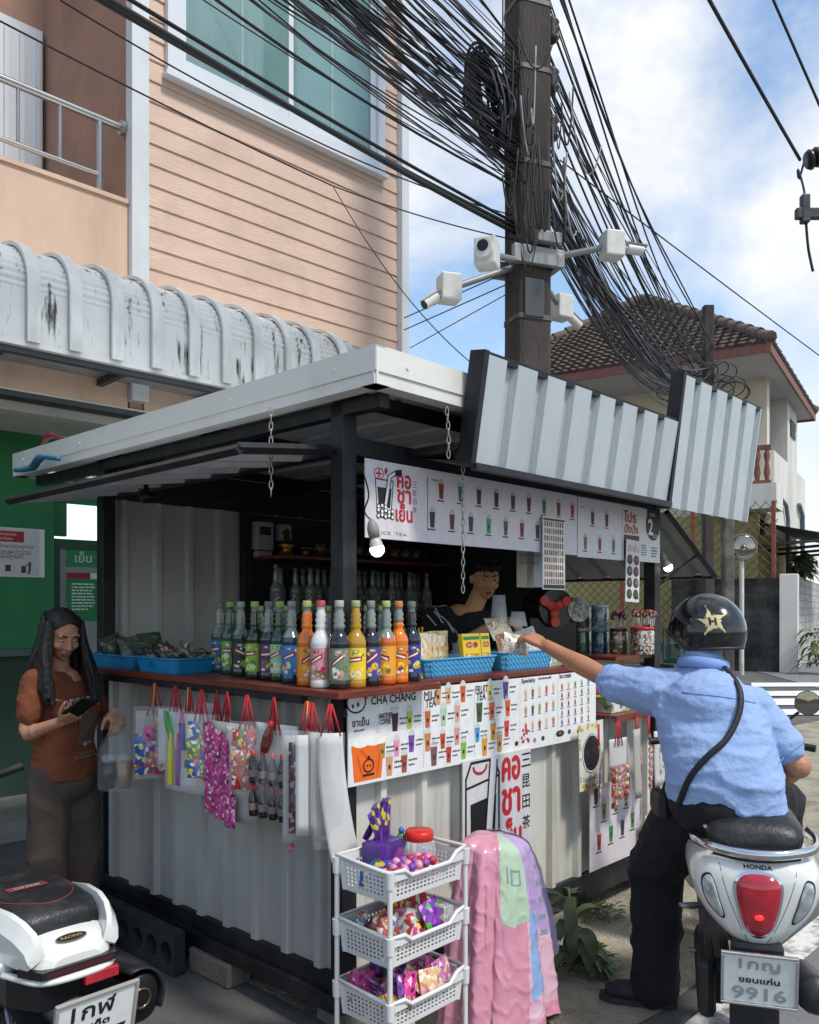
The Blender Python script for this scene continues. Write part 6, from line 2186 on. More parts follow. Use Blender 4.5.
def card(x0, y0, x1, y1, mt=M_CARD, bend=0.0, z=0.0):
    def f(o):
        o.use(mt)
        o.grid(lambda a, b_: (x0 + (x1 - x0) * a, y0 + (y1 - y0) * b_, z + bend * math.sin(PI * a) + bend * 0.6 * (1 - b_) ** 2), 8, 8, True, thick=0.002)
    return f
def film(x0, y0, x1, y1, z=0.02):
    def f(o):
        o.use(M_FILM)
        o.grid(lambda a, b_: (x0 + (x1 - x0) * a, y0 + (y1 - y0) * b_, z * (0.3 + 0.7 * math.sin(PI * a)) * (0.4 + 0.6 * math.sin(PI * b_)) + 0.004 * math.sin(14 * a + 9 * b_)), 10, 10, True)
    return f
def sachet(x, y, w_, h_, mt, rot=0.0, z=0.012, puff=0.014):
    def f(o):
        o.use(mt)
        T = o.T
        o.T = T @ Matrix.Translation((x, y, z)) @ Matrix.Rotation(rot, 4, 'Z')
        pillow(o, w_, h_, puff, 6)
        o.T = T
    return f
def tube_pen(x, y, l_, r_, col, rot=0.0, z=0.016, capc=None):
    def f(o):
        a = Vector((math.sin(rot), -math.cos(rot), 0))
        p0 = Vector((x, y, z))
        o.use(paint_plastic(col)).cyl(p0, p0 + a * l_ * 0.7, r_, r_, 10)
        o.use(paint_plastic(capc or col)).cyl(p0 - a * 0.0005, p0 - a * l_ * 0.3, r_ * 0.85, r_ * 0.4, 10)
    return f
def toy_bottle(x, y, h_, r_, col, band, capc, rot=0.0, z=0.02):
    def f(o):
        T = o.T
        o.T = T @ Matrix.Translation((x, y, z)) @ Matrix.Rotation(rot, 4, 'Z') @ Matrix.Rotation(-PI / 2, 4, 'X')
        o.use(mat('toy_' + col.lstrip('#'), col, rough=0.15, coat=0.5)).lathe([(0, 0), (r_ * 0.9, 0), (r_, h_ * 0.08), (r_, h_ * 0.5), (r_ * 0.8, h_ * 0.66), (r_ * 0.45, h_ * 0.82), (r_ * 0.4, h_ * 0.86), (0, h_ * 0.86)], 12)
        o.use(band).lathe([(r_ * 1.03, h_ * 0.2), (r_ * 1.03, h_ * 0.42)], 12)
        o.use(paint_plastic(capc)).lathe([(r_ * 0.5, h_ * 0.84), (r_ * 0.5, h_), (0, h_)], 10)
        o.T = T
    return f
def LK(v, z=1.268, u=-0.145):
    return K(u, v, z)
RZL = TH - PI / 2
PSA = packmat('sachet_pink', ['#b52d7c', '#c94a94', '#e0c2d4', '#8a1f5a', '#d878ac', '#5a2348', '#c23a86'], 46, seed=3)
GPN = 'snack cards hanging from the left counter'
hang('narrow edge on snack bag with pink strip, leftmost on the left counter', LK(1.07), RZL + 1.0, [('card', card(-0.08, -0.42, 0.06, -0.12, M_CARD2)), ('film', film(-0.09, -0.42, 0.08, -0.1))] +
     [('packet', sachet(-0.02, -0.22 - 0.07 * i, 0.05, 0.07, PK[i % 3])) for i in range(3)] + [('pink_strip', sachet(0.07, -0.33, 0.025, 0.2, PK[0])), ('packet', sachet(0.03, -0.17, 0.06, 0.05, packmat('orng', ['#c9632a', '#d8803a', '#a5481f'], 20))), ('packet', sachet(-0.06, -0.31, 0.05, 0.18, PK[5])), ('packet', sachet(0.02, -0.34, 0.07, 0.12, PK[2]))], group=GPN, yellow=True)
hang('snack bag with green and teal pens', LK(0.90), RZL + 0.6, [('card', card(-0.08, -0.34, 0.10, -0.1)), ('film', film(-0.09, -0.35, 0.11, -0.09))] +
     [('pen', tube_pen(-0.03 + 0.03 * i, -0.15 - 0.02 * i, 0.16, 0.014, c_, 0.25)) for i, c_ in enumerate(('#3f9a4a', '#58b56a', '#2a8a94', '#2f6aa5'))], group=GPN)
hang('white card with neon pens and two black toy bottles', LK(0.79), RZL + 0.15, [('card', card(-0.15, -0.44, 0.11, -0.11, M_CARD, 0.01)), ('card', card(0.07, -0.42, 0.16, -0.06, M_CARD2, 0.0, -0.012)), ('film', film(-0.15, -0.43, 0.12, -0.1, 0.035)),
     ('pen', tube_pen(-0.10, -0.26, 0.22, 0.014, '#c9c22f', 0.0)), ('pen', tube_pen(-0.055, -0.26, 0.22, 0.012, '#8a4a9a', 0.0, capc='#c9408a')), ('pen', tube_pen(-0.03, -0.15, 0.16, 0.013, '#4a4a9a', 0.05, capc='#d0558a')),
     ('toy_bottle', toy_bottle(0.02, -0.33, 0.18, 0.022, '#1c1a1e', '#c9a92a', '#26242a', -0.15)), ('toy_bottle', toy_bottle(0.075, -0.335, 0.19, 0.025, '#15171c', '#d2b02a', '#d0b23a', -0.05)), ('pen', tube_pen(0.08, -0.33, 0.03, 0.022, '#1f4fb0'))], group=GPN, yellow=True)
hang('grey card behind the pink sachets', LK(0.62, u=-0.125), RZL, [('card', card(-0.12, -0.40, 0.10, -0.10, M_CARD2)), ('packet', sachet(0.05, -0.22, 0.08, 0.16, PK[5])), ('packet', sachet(-0.05, -0.22, 0.08, 0.16, PK[6]))], group=GPN)
pk_parts = [('card', card(-0.11, -0.50, 0.19, -0.12, M_CARD2, 0.012)), ('card', card(0.03, -0.27, 0.12, -0.13, M_CARD, 0.0, 0.03))]
rr_ = random.Random(2)
for r_ in range(3):
    for c_ in range(3):
        pk_parts.append(('sachet', sachet(-0.105 + c_ * 0.062 + 0.02 * r_ + rr_.uniform(-0.01, 0.01), -0.19 - r_ * 0.115 - 0.02 * c_, 0.068, 0.125, PSA, rr_.uniform(-0.15, 0.1), 0.022 + 0.006 * r_ + 0.003 * c_, 0.012)))
hang('grey card with strips of bright pink sachets', LK(0.52), RZL + 0.05, pk_parts, group=GPN, drop=0.12)
cola = [('card', card(-0.10, -0.34, 0.12, -0.10, M_CARD)), ('film', film(-0.12, -0.46, 0.11, -0.12, 0.04))]
for r_ in range(2):
    for c_ in range(4):
        cola.append(('toy_bottle', toy_bottle(-0.088 + 0.052 * c_, -0.325 - 0.125 * r_, 0.12, 0.019, '#2a1a1c', '#7a6a6a', '#b01f2c', 0.05, 0.02)))
cola.append(('toy_bottle', toy_bottle(-0.02, -0.20, 0.12, 0.02, '#5a2420', '#6a2a28', '#b5202c', -0.3, 0.03)))
cola += [('pink_strip', sachet(0.09, -0.27, 0.022, 0.12, PK[0])), ('pink_strip', sachet(0.10, -0.5, 0.025, 0.11, PK[0]))]
hang('white card with two rows of cola shaped candies', LK(0.22), RZL + 0.12, cola, group=GPN)
hang('grey cards seen nearly edge on beside the cola candies', LK(0.03), RZL + 1.0, [('card', card(-0.085, -0.50, 0.07, -0.12, M_CARD2, 0.012)), ('film', film(-0.09, -0.50, 0.08, -0.1, 0.05)), ('card', card(-0.05, -0.46, 0.07, -0.11, M_CARD, 0.01, 0.07)),
     ('packet', sachet(-0.02, -0.30, 0.10, 0.32, packmat('dark_pack', ['#3a2c34', '#5a4a54', '#9a8a8c', '#2a2026', '#7a3040'], 30), 0, 0.035, 0.03)), ('packet', sachet(0.05, -0.36, 0.06, 0.2, PK[4], 0.1, 0.09, 0.02))], group=GPN, yellow=True)
hang('large curling white card at the near end of the left counter', LK(-0.10, u=-0.15), RZL + 0.85, [('card', lambda o: (o.use(M_CARD), o.grid(lambda a, b_: ((a - 0.5) * (0.085 + 0.03 * (1 - b_)) + 0.07 * (1 - b_) ** 2, -0.57 + 0.47 * b_ - 0.05 * a * (1 - b_), 0.012 * math.sin(PI * a) + 0.05 * (1 - b_) ** 2 * (1 - a)), 8, 12, True, thick=0.002))), ('card', card(-0.075, -0.46, -0.01, -0.1, M_CARD2, 0.01, -0.02)), ('film', film(-0.06, -0.5, 0.05, -0.1, 0.04))], group=GPN, drop=0.11)
for (v_, yw_, lb_, a_, b_) in ((0.67, 0.5, 'clear bag of blue and green packets before the grey card', 5, 6), (0.36, 0.55, 'clear bag of red and mixed packets beside the pink sachets', 4, 2), (-0.02, 0.7, 'clear bag of purple and red packets in front of the edge on cards', 1, 4)):
    hang(lb_, LK(v_, u=-0.165), RZL + yw_, [('film', film(-0.07, -0.38, 0.07, -0.1, 0.03))] + [('packet', sachet(-0.03 + 0.055 * (i % 2), -0.17 - 0.075 * (i // 2), 0.058, 0.08, PK[(a_, b_)[(i + i // 2) % 2]], 0.1 * (i % 3 - 1), 0.012)) for i in range(6)], group=GPN)
GPR = 'snack bags hanging from the low counter'
PCH = packmat('candy_red', ['#9a2a34', '#c9a53a', '#d6cfc6', '#7a1f3a', '#b5454a', '#5a2c4a'], 50, seed=8)
def rbag(px, off, label, parts, yaw=0.0, drop=0.13):
    u, z = front_xy(px, 716, off)
    hang(label, K(u, -off, 1.025), TH + yaw, parts, group=GPR, drop=drop)
rbag(598, 0.125, 'dark bag of purple sweets behind the pearl poster', [('film', film(-0.06, -0.40, 0.06, -0.1)), ('packet', sachet(-0.02, -0.28, 0.07, 0.22, PK[1])), ('packet', sachet(0.04, -0.3, 0.05, 0.2, PK[1]))], 0.5)
rbag(618, 0.13, 'clear bag of red and yellow sweets on a white header', [('card', card(-0.075, -0.24, 0.075, -0.09)), ('film', film(-0.085, -0.43, 0.085, -0.09, 0.03))] + [('sweet', sachet(-0.05 + 0.05 * (i % 3), -0.25 - 0.042 * (i // 3), 0.05, 0.045, PCH, rr_.uniform(-0.4, 0.4), 0.014, 0.022)) for i in range(13)], -0.1)
rbag(636, 0.12, 'plain grey card bag between the sweet bags', [('card', card(-0.07, -0.42, 0.07, -0.06, M_CARD2, 0.02)), ('packet', sachet(0.06, -0.3, 0.04, 0.22, PK[1]))], 0.3)
rbag(648, 0.125, 'clear bag with a column of yellow and maroon sweets', [('film', film(-0.06, -0.42, 0.06, -0.1, 0.03))] + [('sweet', sachet(-0.02 + 0.04 * (i % 2), -0.15 - 0.038 * (i // 2), 0.045, 0.042, PCH, rr_.uniform(-0.4, 0.4), 0.014, 0.022)) for i in range(13)], 0.4)
rbag(660, 0.12, 'white card bag with red cord nearest the rider', [('card', card(-0.07, -0.40, 0.08, -0.1, M_CARD, 0.01)), ('film', film(-0.07, -0.42, 0.08, -0.1)), ('packet', sachet(0.0, -0.27, 0.05, 0.16, packmat('wh_pack', ['#c2bfba', '#a52a34', '#d0cdc8', '#8a8a86'], 40)))], 0.0)
u_, z_ = front_xy(654, 827, 0.1)
packet('blue and red picture bag hanging low at the right kiosk corner', K(u_, -0.10, z_), KR(PI / 2, 0, 0), 0.2, 0.16, packmat('low_bag', ['#2a6a9a', '#3f86b5', '#b52a34', '#d0cdc8', '#1f4f7a'], 16), None, 0.03)
packet('second picture bag behind the low blue one', K(u_ + 0.09, -0.06, z_ + 0.03), KR(PI / 2, 0.1, 0), 0.14, 0.15, packmat('low_bag2', ['#b52f3c', '#d0ccc6', '#8a2a44', '#c9a53a'], 22), None, 0.03)
o = MB(M_DKGREY)
for x in (0, 0.16):
    o.cyl((x, 0, 0), (x, 0, 0.95), 0.006, n=6)
for zz in (0.12, 0.3, 0.5, 0.9):
    o.cyl((0, 0, zz), (0.16, 0, zz), 0.005, n=6)
tag(o.build('wire_rack', None, K(2.58, 0.06, 0), (0, 0, TH)), 'thin wire rack standing at the right kiosk corner', 'rack')

# ------------------------------------------------------------------ three tier basket cart
M_WPL = mat('cart_white', '#cfcdcb', rough=0.35, var=0.04, scale=10, dirt='#a19c94', dirt_amt=0.3)
ct = thing('basket_cart', 'white three tier plastic basket cart full of snacks', 'cart', K(-0.084, -0.38, 0), TH)
CW, CD = 0.36, 0.24
def holed(o, w_, h_, nx, ny, mx_, y0, y1, th_):
    """Wall in XY, centred in x, with nx by ny square holes between y0 and y1."""
    cw, ch = (w_ - 2 * mx_) / nx, (y1 - y0) / ny
    for zz in (0, -th_):
        o.rect(-w_ / 2, 0, w_ / 2, y0, zz)
        o.rect(-w_ / 2, y1, w_ / 2, h_, zz)
        o.rect(-w_ / 2, y0, -w_ / 2 + mx_, y1, zz)
        o.rect(w_ / 2 - mx_, y0, w_ / 2, y1, zz)
    for i in range(nx):
        for j in range(ny):
            xa, ya = -w_ / 2 + mx_ + i * cw, y0 + j * ch
            q = 0.2
            O = [(xa, ya), (xa + cw, ya), (xa + cw, ya + ch), (xa, ya + ch)]
            I = [(xa + cw * q, ya + ch * q), (xa + cw * (1 - q), ya + ch * q), (xa + cw * (1 - q), ya + ch * (1 - q)), (xa + cw * q, ya + ch * (1 - q))]
            vs = [(a, b_, 0) for a, b_ in O + I] + [(a, b_, -th_) for a, b_ in O + I]
            fs = []
            for e in range(4):
                f = (e + 1) % 4
                fs += [(e, f, 4 + f, 4 + e), (8 + e, 12 + e, 12 + f, 8 + f), (4 + e, 4 + f, 12 + f, 12 + e)]
            o.add(vs, fs)
for iz, zr_ in enumerate((0.79, 0.59, 0.39)):
    o = MB(M_WPL)
    bh_ = 0.095
    zb = zr_ - bh_
    tp = 0.07
    # long front and back, short left and right; walls lean outwards
    o.frame(Matrix.Translation((0, -CD / 2 + 0.012, zb)) @ Matrix.Rotation(tp, 4, 'X') @ FRONT)
    holed(o, CW - 0.03, bh_ - 0.022, 16, 4, 0.022, 0.012, bh_ - 0.030, 0.003)
    o.frame(Matrix.Translation((0, CD / 2 - 0.012, zb)) @ Matrix.Rotation(PI, 4, 'Z') @ Matrix.Rotation(tp, 4, 'X') @ FRONT)
    holed(o, CW - 0.03, bh_ + 0.01, 16, 5, 0.022, 0.012, bh_ - 0.012, 0.003)
    for s_ in (-1, 1):
        o.frame(Matrix.Translation((s_ * (CW / 2 - 0.012), 0, zb)) @ Matrix.Rotation(s_ * PI / 2, 4, 'Z') @ Matrix.Rotation(tp, 4, 'X') @ FRONT)
        holed(o, CD - 0.03, bh_, 10, 5, 0.02, 0.012, bh_ - 0.016, 0.003)
    o.at()
    for sx in (-1, 1):
        for sy in (-1, 1):                     # rounded corner columns
            cx_, cy_ = sx * (CW / 2 - 0.018), sy * (CD / 2 - 0.018)
            o.cyl((cx_ - sx * 0.002, cy_ - sy * 0.002, zb - 0.002), (cx_ + sx * 0.006, cy_ + sy * 0.006, zr_), 0.011, 0.012, 12)
    o.b2((-CW / 2 + 0.014, -CD / 2 + 0.014, zb - 0.003), (CW / 2 - 0.014, CD / 2 - 0.014, zb + 0.002))
    bk = o.build('basket', ct)
    o = MB(M_WPL)
    e_ = 0.004
    fr_ = [(-CW / 2, CD / 2, zr_ + 0.01), (-CW / 2, -CD / 2, zr_), (-CW / 2 + 0.06, -CD / 2 - e_, zr_), (-CW / 2 + 0.09, -CD / 2 - e_, zr_ - 0.022), (CW / 2 - 0.085, -CD / 2 - e_, zr_ - 0.022), (CW / 2 - 0.05, -CD / 2 - e_, zr_ + 0.006), (CW / 2, -CD / 2, zr_ + 0.012), (CW / 2, CD / 2, zr_ + 0.012)]
    o.tube(fr_, 0.0075, 8, closed=True)
    for (xa, xb) in ((-CW / 2 + 0.015, -CW / 2 + 0.075), (CW / 2 - 0.07, CW / 2 - 0.012)):
        o.b2((xa, -CD / 2 - 0.0035, zr_ - 0.028), (xb, -CD / 2 + 0.0015, zr_ - 0.002))
    for sx in (-1, 1):
        for sy in (-1, 1):
            o.cyl((sx * CW / 2, sy * CD / 2, zr_ - 0.045), (sx * CW / 2, sy * CD / 2, zr_ + 0.006), 0.0135, 0.0155, 12)
    o.build('rim', bk)
for sx in (-1, 1):
    for sy in (-1, 1):
        o = MB(M_WPL)
        o.cyl((sx * CW / 2, sy * CD / 2, 0.03), (sx * CW / 2, sy * CD / 2, 0.785), 0.0085, n=10)
        o.ell((sx * CW / 2, sy * CD / 2, 0.026), (0.016, 0.016, 0.025), 10, 8)
        o.build('post', ct)
def CK(x, y, z):
    return K(-0.084 + x, -0.38 + y, z)
rr_ = random.Random(21)
def heap(n, zlo, zhi, mats_, lab, grp, w_=0.075, h_=0.095, xr=(-0.15, 0.15), yr=(-0.085, 0.09)):
    for i in range(n):
        packet(lab, CK(rr_.uniform(*xr), rr_.uniform(*yr), rr_.uniform(zlo, zhi)), (rr_.uniform(0.5, 1.45), rr_.uniform(-0.5, 0.5), TH + rr_.uniform(-0.7, 0.7)), w_ * rr_.uniform(0.8, 1.15), h_ * rr_.uniform(0.85, 1.15), mats_[i % len(mats_)], grp, 0.022)
heap(26, 0.33, 0.395, [PK[0], PK[1], PK[1], PK[3], PK[0]], 'pink, purple or cream snack sachet heaped in the bottom basket', 'sachets in the bottom basket')
packet('cream picture sachet leaning on the front of the bottom basket', CK(0.03, -0.095, 0.385), (1.25, 0.1, TH - 0.1), 0.085, 0.09, PK[3], None, 0.016)
packet('pink picture sachet at the right front of the bottom basket', CK(0.11, -0.08, 0.39), (1.3, -0.1, TH + 0.1), 0.085, 0.095, packmat('pack_rose', ['#b56a9a', '#d0a5c0', '#c9b07a', '#8a4a80', '#d8c8d0'], 40), None, 0.016)
packet('tall pink and black sachet in the middle of the bottom basket', CK(-0.06, -0.09, 0.385), (1.35, 0.35, TH), 0.06, 0.115, packmat('pack_hot', ['#c92f80', '#d84f96', '#2a1f2a', '#e0c2d2'], 34), None, 0.014)
o = MB(packmat('striped', ['#c9a32f', '#2c2420', '#c9a32f', '#2c2420'], 26, stretch=(6, 0.1, 0.1), kind='N'))
o.box((0, 0, 0), (0.10, 0.05, 0.02), 0.004)
tag(o.build('striped_bar', None, CK(-0.12, -0.085, 0.37), (0.25, 0.1, TH - 0.5)), 'yellow and black striped bar on the left of the bottom basket', 'snack bar')
heap(18, 0.53, 0.575, [PK[2], PK[4], PK[6], PK[5]], 'small mixed colour snack packet low in the middle basket', 'packets in the middle basket', 0.06, 0.075)
for i in range(9):
    o = MB(packmat('tube_%d' % (i % 3), [('#b5402f', '#c9c2ba', '#8a2a24'), ('#c98a3a', '#b5452f', '#d8d0c0'), ('#8a3a34', '#b5b0a8', '#4a6a8a')][i % 3], 30))
    o.lathe([(0, 0), (0.016, 0.002), (0.018, 0.02), (0.017, 0.07), (0.011, 0.08), (0, 0.082)], 12)
    tag(o.build('candy_tube', None, CK(-0.155 + 0.028 * (i % 4) + rr_.uniform(-0.004, 0.004), -0.07 + 0.05 * (i // 4), 0.555), (rr_.uniform(-0.3, 0.3), rr_.uniform(-0.4, 0.4), 0)), 'candy tube standing at the left of the middle basket', 'candy tube', 'candy tubes in the middle basket')
def cbox(x, y, z, d_, mt, lab, rot, top=None):
    o = MB(mt)
    o.box((0, 0, 0), d_, 0.003)
    if top:
        o.use(top).box((0, 0, d_[2] * 0.36), (d_[0] + 0.001, d_[1] + 0.001, d_[2] * 0.3))
    tag(o.build('snack_box', None, CK(x, y, z), (rot[0], rot[1], TH + rot[2])), lab, 'box')
cbox(0.06, 0.03, 0.595, (0.15, 0.05, 0.12), packmat('red_dots', ['#b5222e', '#c2303a', '#d8c03a', '#b5222e', '#d6d0c8'], 30), 'red snack box with yellow dots in the middle basket', (-0.2, -0.3, 0.1))
cbox(-0.02, -0.04, 0.575, (0.09, 0.06, 0.09), packmat('white_pink', ['#cfcac8', '#c9709a', '#d8d4d2', '#c94a86'], 14), 'white and pink open box in the middle basket', (-0.3, 0.4, 0.2))
packet('purple picture pack with green edge in the middle basket', CK(0.055, -0.085, 0.595), (1.25, -0.25, TH + 0.05), 0.085, 0.105, packmat('purple_pic', ['#7a2f9a', '#9a4ab5', '#5a1f7c', '#c98ac9', '#4fa83a'], 32), None, 0.018)
cbox(0.14, -0.03, 0.575, (0.06, 0.10, 0.05), packmat('pale_boxes', ['#c2c0bc', '#d0cecb', '#a5a5a5'], 30), 'stack of pale boxes at the right of the middle basket', (0, 0.1, 0.1))
cbox(-0.1, 0.0, 0.745, (0.13, 0.09, 0.05), packmat('blue_snack', ['#1f4f9a', '#2a62b0', '#c9a92a', '#1a4180'], 14), 'blue snack carton on the left of the top basket', (0.1, -0.05, 0.35))
# egg shaped candies in a pink tray
cbox(-0.01, -0.045, 0.742, (0.21, 0.085, 0.045), packmat('pink_tray', ['#c97a80', '#d8a09a', '#c9605a', '#d8cfc8'], 20), 'pink open tray of candy eggs in the top basket', (0.15, 0, 0.12))
egg = MB(paint_plastic('#b52f44', 0.15))
egg.ell((0, 0, 0), (0.015, 0.015, 0.018), 14, 10)
for i in range(18):
    cn = ('#b52f44', '#c97a9a', '#6a3f9a', '#c98a9a', '#8a4aa0')[i % 5]
    e = MB(paint_plastic(cn, 0.15))
    e.ell((0, 0, 0), (0.0145, 0.0145, 0.017), 14, 10)
    tag(e.build('candy_egg', None, CK(-0.10 + 0.033 * (i % 6) + 0.01 * (i // 6), -0.075 + 0.028 * (i // 6), 0.770 + 0.003 * (i // 6)), (rr_.uniform(0, 3), rr_.uniform(0, 3), 0)), 'shiny candy egg in the pink tray of the top basket', 'candy egg', 'candy eggs in the pink tray')
cbox(-0.02, 0.07, 0.785, (0.13, 0.075, 0.085), packmat('purple_box', ['#4a2a78', '#57338a', '#3c2066', '#4f8a3a', '#8a3f8a'], 12), 'purple display box of chocolate bars in the top basket', (0, 0, 0.1))
for i, (x, rx, ry) in enumerate(((-0.045, 0.1, -0.5), (-0.03, 0.0, -0.15), (-0.005, 0.05, 0.35), (0.015, -0.05, -0.2), (0.03, 0.0, 0.05), (-0.02, 0.1, 0.6), (0.005, 0.0, -0.35))):
    packet('long purple chocolate bar sticking up from the purple box', CK(x, 0.075 + 0.006 * i, 0.865 + 0.012 * (i % 3)), (PI / 2 + rx, ry, TH), 0.032, 0.15, packmat('choc', ['#4a2270', '#5a2d84', '#6a3a94', '#b5b53a', '#3a1a58'], 26, seed=4), 'chocolate bars in the purple box', 0.012)
jt = thing('candy_jar', 'clear candy jar with red screw lid in the top basket', 'jar', CK(0.105, 0.02, 0.705), TH)
o = MB(M_CLEAR)
o.lathe([(0, 0), (0.052, 0.0), (0.058, 0.01), (0.058, 0.085), (0.05, 0.108), (0.044, 0.115)], 26)
o.build('jar_body', jt)
o = MB(packmat('jar_sweets', ['#b5303a', '#3a6a8a', '#c9a53a', '#3f8a4a', '#b5b0a8'], 60))
o.lathe([(0, 0.003), (0.052, 0.004), (0.053, 0.038), (0.03, 0.046), (0, 0.044)], 20)
o.build('sweets', jt)
o = MB(paint_plastic('#c2291f', 0.3))
o.lathe([(0.047, 0.108), (0.049, 0.11), (0.049, 0.136), (0.045, 0.141), (0, 0.142)], 28)
o.build('lid', jt)
o = MB(paint_plastic('#3f8a3a', 0.2))
o.ell((0, 0, 0.03), (0.02, 0.02, 0.03), 14, 10)
o.use(paint_plastic('#2a6aa5', 0.2)).ell((0, 0, 0.065), (0.011, 0.011, 0.014), 10, 8)
tag(o.build('toy_bottle', None, CK(0.085, 0.085, 0.77)), 'small green toy bottle behind the red lidded jar', 'toy')

# ------------------------------------------------------------------ plastic sheet draped beside the cart
dz = thing('plastic_sheet', 'pink and lilac plastic sheet draped over goods beside the cart', 'plastic sheet', K(0.45, -0.36, 0), TH)
def drape(phi, t):
    w_ = phi + 0.28 * math.sin(2 * phi + 1.0) + 0.10 * math.sin(5 * phi)
    g = min(1, t * 2.2) ** 0.9
    f = 1 + g * (0.20 * (abs(math.sin(4.5 * w_ + 0.5 * t)) ** 0.7 - 0.55) + 0.06 * (abs(math.sin(9.5 * w_ - 1.1 * t + 1)) ** 0.8 - 0.5))
    f += (0.035 * mnoise_(Vector((3 * math.cos(phi), 3 * math.sin(phi), 6 * t))) + 0.03 * (1 - abs(mnoise_(Vector((4 * math.cos(phi), 4 * math.sin(phi), 11 * t))))) ** 6) * min(1, t * 4)
    top = 0.75 + 0.02 * mnoise_(Vector((2.2 * math.cos(phi), 2.2 * math.sin(phi), 4.0))) * min(1, t / 0.16) + (0.03 * math.cos(phi - 2.6) + 0.01 * math.sin(5 * phi)) * min(1, t / 0.16)
    if t < 0.16:
        s_ = math.sin(t / 0.16 * PI / 2) ** 0.8
        return (0.155 * s_ * math.cos(phi) * f, 0.11 * s_ * math.sin(phi) * f, top - 0.06 * (1 - math.cos(t / 0.16 * PI / 2)))
    q = (t - 0.16) / 0.84
    ex = 1 + 0.52 * q ** 0.8 + 0.30 * max(0, math.cos(phi + 0.25)) * q ** 0.6
    return (0.155 * ex * f * math.cos(phi), 0.11 * ex * f * math.sin(phi), (top - 0.06) * (1 - q) + (0.05 + 0.035 * math.sin(4 * phi)) * q)
from mathutils.noise import noise as mnoise_
def sheetm(c):
    return mat('sheet_' + c.lstrip('#'), c, rough=0.22, var=0.08, scale=6, bump=0.3, bscale=16, coat=0.3)
SH = [sheetm(c) for c in ('#c9899c', '#ab93bd', '#a9bda4', '#b5315f', '#a0a5bb', '#86a2cc', '#7d8d96', '#d2a9b9')]
NPH, NT = 260, 110
def region(phi, t):
    d = math.degrees(phi) % 360 - 360                    # front is -90, left -180, right 0
    e = d + 10 * t
    if -118 < d < -92 and 0.20 < t < 0.27 and (abs(d + 116) < 1.5 or (-111 < d < -95 and not (-108 < d < -98 and 0.21 < t < 0.26))):
        return 6
    if -128 < d < -88 and t < 0.45 - 0.0006 * (d + 108):
        return 2
    if -88 < e < -30 and t < 0.93:
        if -86 < e < -72 and 0.42 < t < 0.82:
            return 5
        if -66 < e < -44 and 0.22 < t < 0.58 and int(e / 5) % 2 and int(t * 34) % 3 == 1:
            return 6
        return 1 if t < 0.55 + 0.004 * (e + 60) else 7
    if -30 <= e < 60 and t < 0.68 + 0.001 * e:
        return 4
    if -30 <= e < 70:
        return 3
    return 0
pts_d = [[drape(2 * PI * i / NPH, j / NT) for j in range(NT + 1)] for i in range(NPH)]
o = MB()
for m_ in SH:
    o.use(m_)
base = [p for row in pts_d for p in row]
by = {}
for i in range(NPH):
    for j in range(NT):
        i2 = (i + 1) % NPH
        by.setdefault(region(2 * PI * (i + 0.5) / NPH, (j + 0.5) / NT), []).append((i * (NT + 1) + j, i2 * (NT + 1) + j, i2 * (NT + 1) + j + 1, i * (NT + 1) + j + 1))
o.v = [tuple(p) for p in base]
for r_, fl__ in by.items():
    o.f += fl__
    o.mi += [r_] * len(fl__)
    o.sm += [True] * len(fl__)
o.build('sheet', dz)
o = MB(mat('white_hem', '#cfd0d4', rough=0.4))
o.tube([pts_d[i % NPH][int(NT * (0.68 + 0.001 * 0))] for i in range(NPH - 18, NPH + 30, 2)], 0.004, 5)
o.build('hem', dz)
def flap(a, b_):
    phi, t = math.radians(-48 + 118 * a), 0.02 + (0.60 + 0.10 * math.sin(5 * a + 1)) * b_
    x, y, z = drape(phi, t)
    q = 1 + (0.10 + 0.09 * math.sin(9 * a + 3 * b_)) * b_
    return (x * q, y * q, z + 0.008)
o = MB(mat('sheet_smoky', '#a6abc2', rough=0.2, alpha=0.78, var=0.1, bump=0.4, bscale=18))
o.grid(flap, 44, 34, True)
o.build('outer_layer', dz)

# plants at the kiosk foot
pu, pv = flat_xy(588, 968, 0.02)
o = MB(M_LEAF)
leaf_plant(o, 26, 0.34, 0.22, 0.075, 0.26, 9, 0.75)
o.tube([(0, 0, 0), (0.01, 0, 0.2), (-0.02, 0.01, 0.36)], 0.007, 5)
tag(o.build('leafy_plant', None, K(pu - 0.03, pv + 0.06, 0.004)), 'dark leafy plant growing out at the kiosk foot', 'plant')
o = MB(M_LEAF2)
leaf_plant(o, 90, 0.10, 0.3, 0.02, 0.09, 12, 0.4)
tag(o.build('weeds', None, K(pu + 0.0, pv - 0.02, 0.004)), 'small weeds around the foot of the leafy plant', 'weeds')
o = MB(M_LEAF2)
leaf_plant(o, 60, 0.06, 0.5, 0.02, 0.07, 14, 0.4)
tag(o.build('weeds', None, K(1.75, -0.02, 0.004)), 'patch of weeds in the shade under the kiosk front', 'weeds')

# ================================================================== PEOPLE
from mathutils import noise as mnoise
M_SKIN = mat('skin_tan', '#a87458', rough=0.5, var=0.07, scale=14, bump=0.08, bscale=90)
M_SKINL = mat('skin_light', '#ac7c60', rough=0.5, var=0.05, scale=14, bump=0.06, bscale=90)
M_SKIND = mat('skin_warm', '#c9956f', rough=0.5, var=0.06, scale=14)
M_HAIR = mat('dark_hair', '#1a1210', rough=0.38, var=0.3, scale=30, bump=0.4, bscale=120, bstretch=(4, 4, 0.3))

def limb(o, pts, rs, n=12, flat=1.0):
    o.tube(pts, rs, n, flat=flat)
    for p, r in zip(pts, rs):
        o.ell(p, (r * 0.99,) * 3, 12, 8)

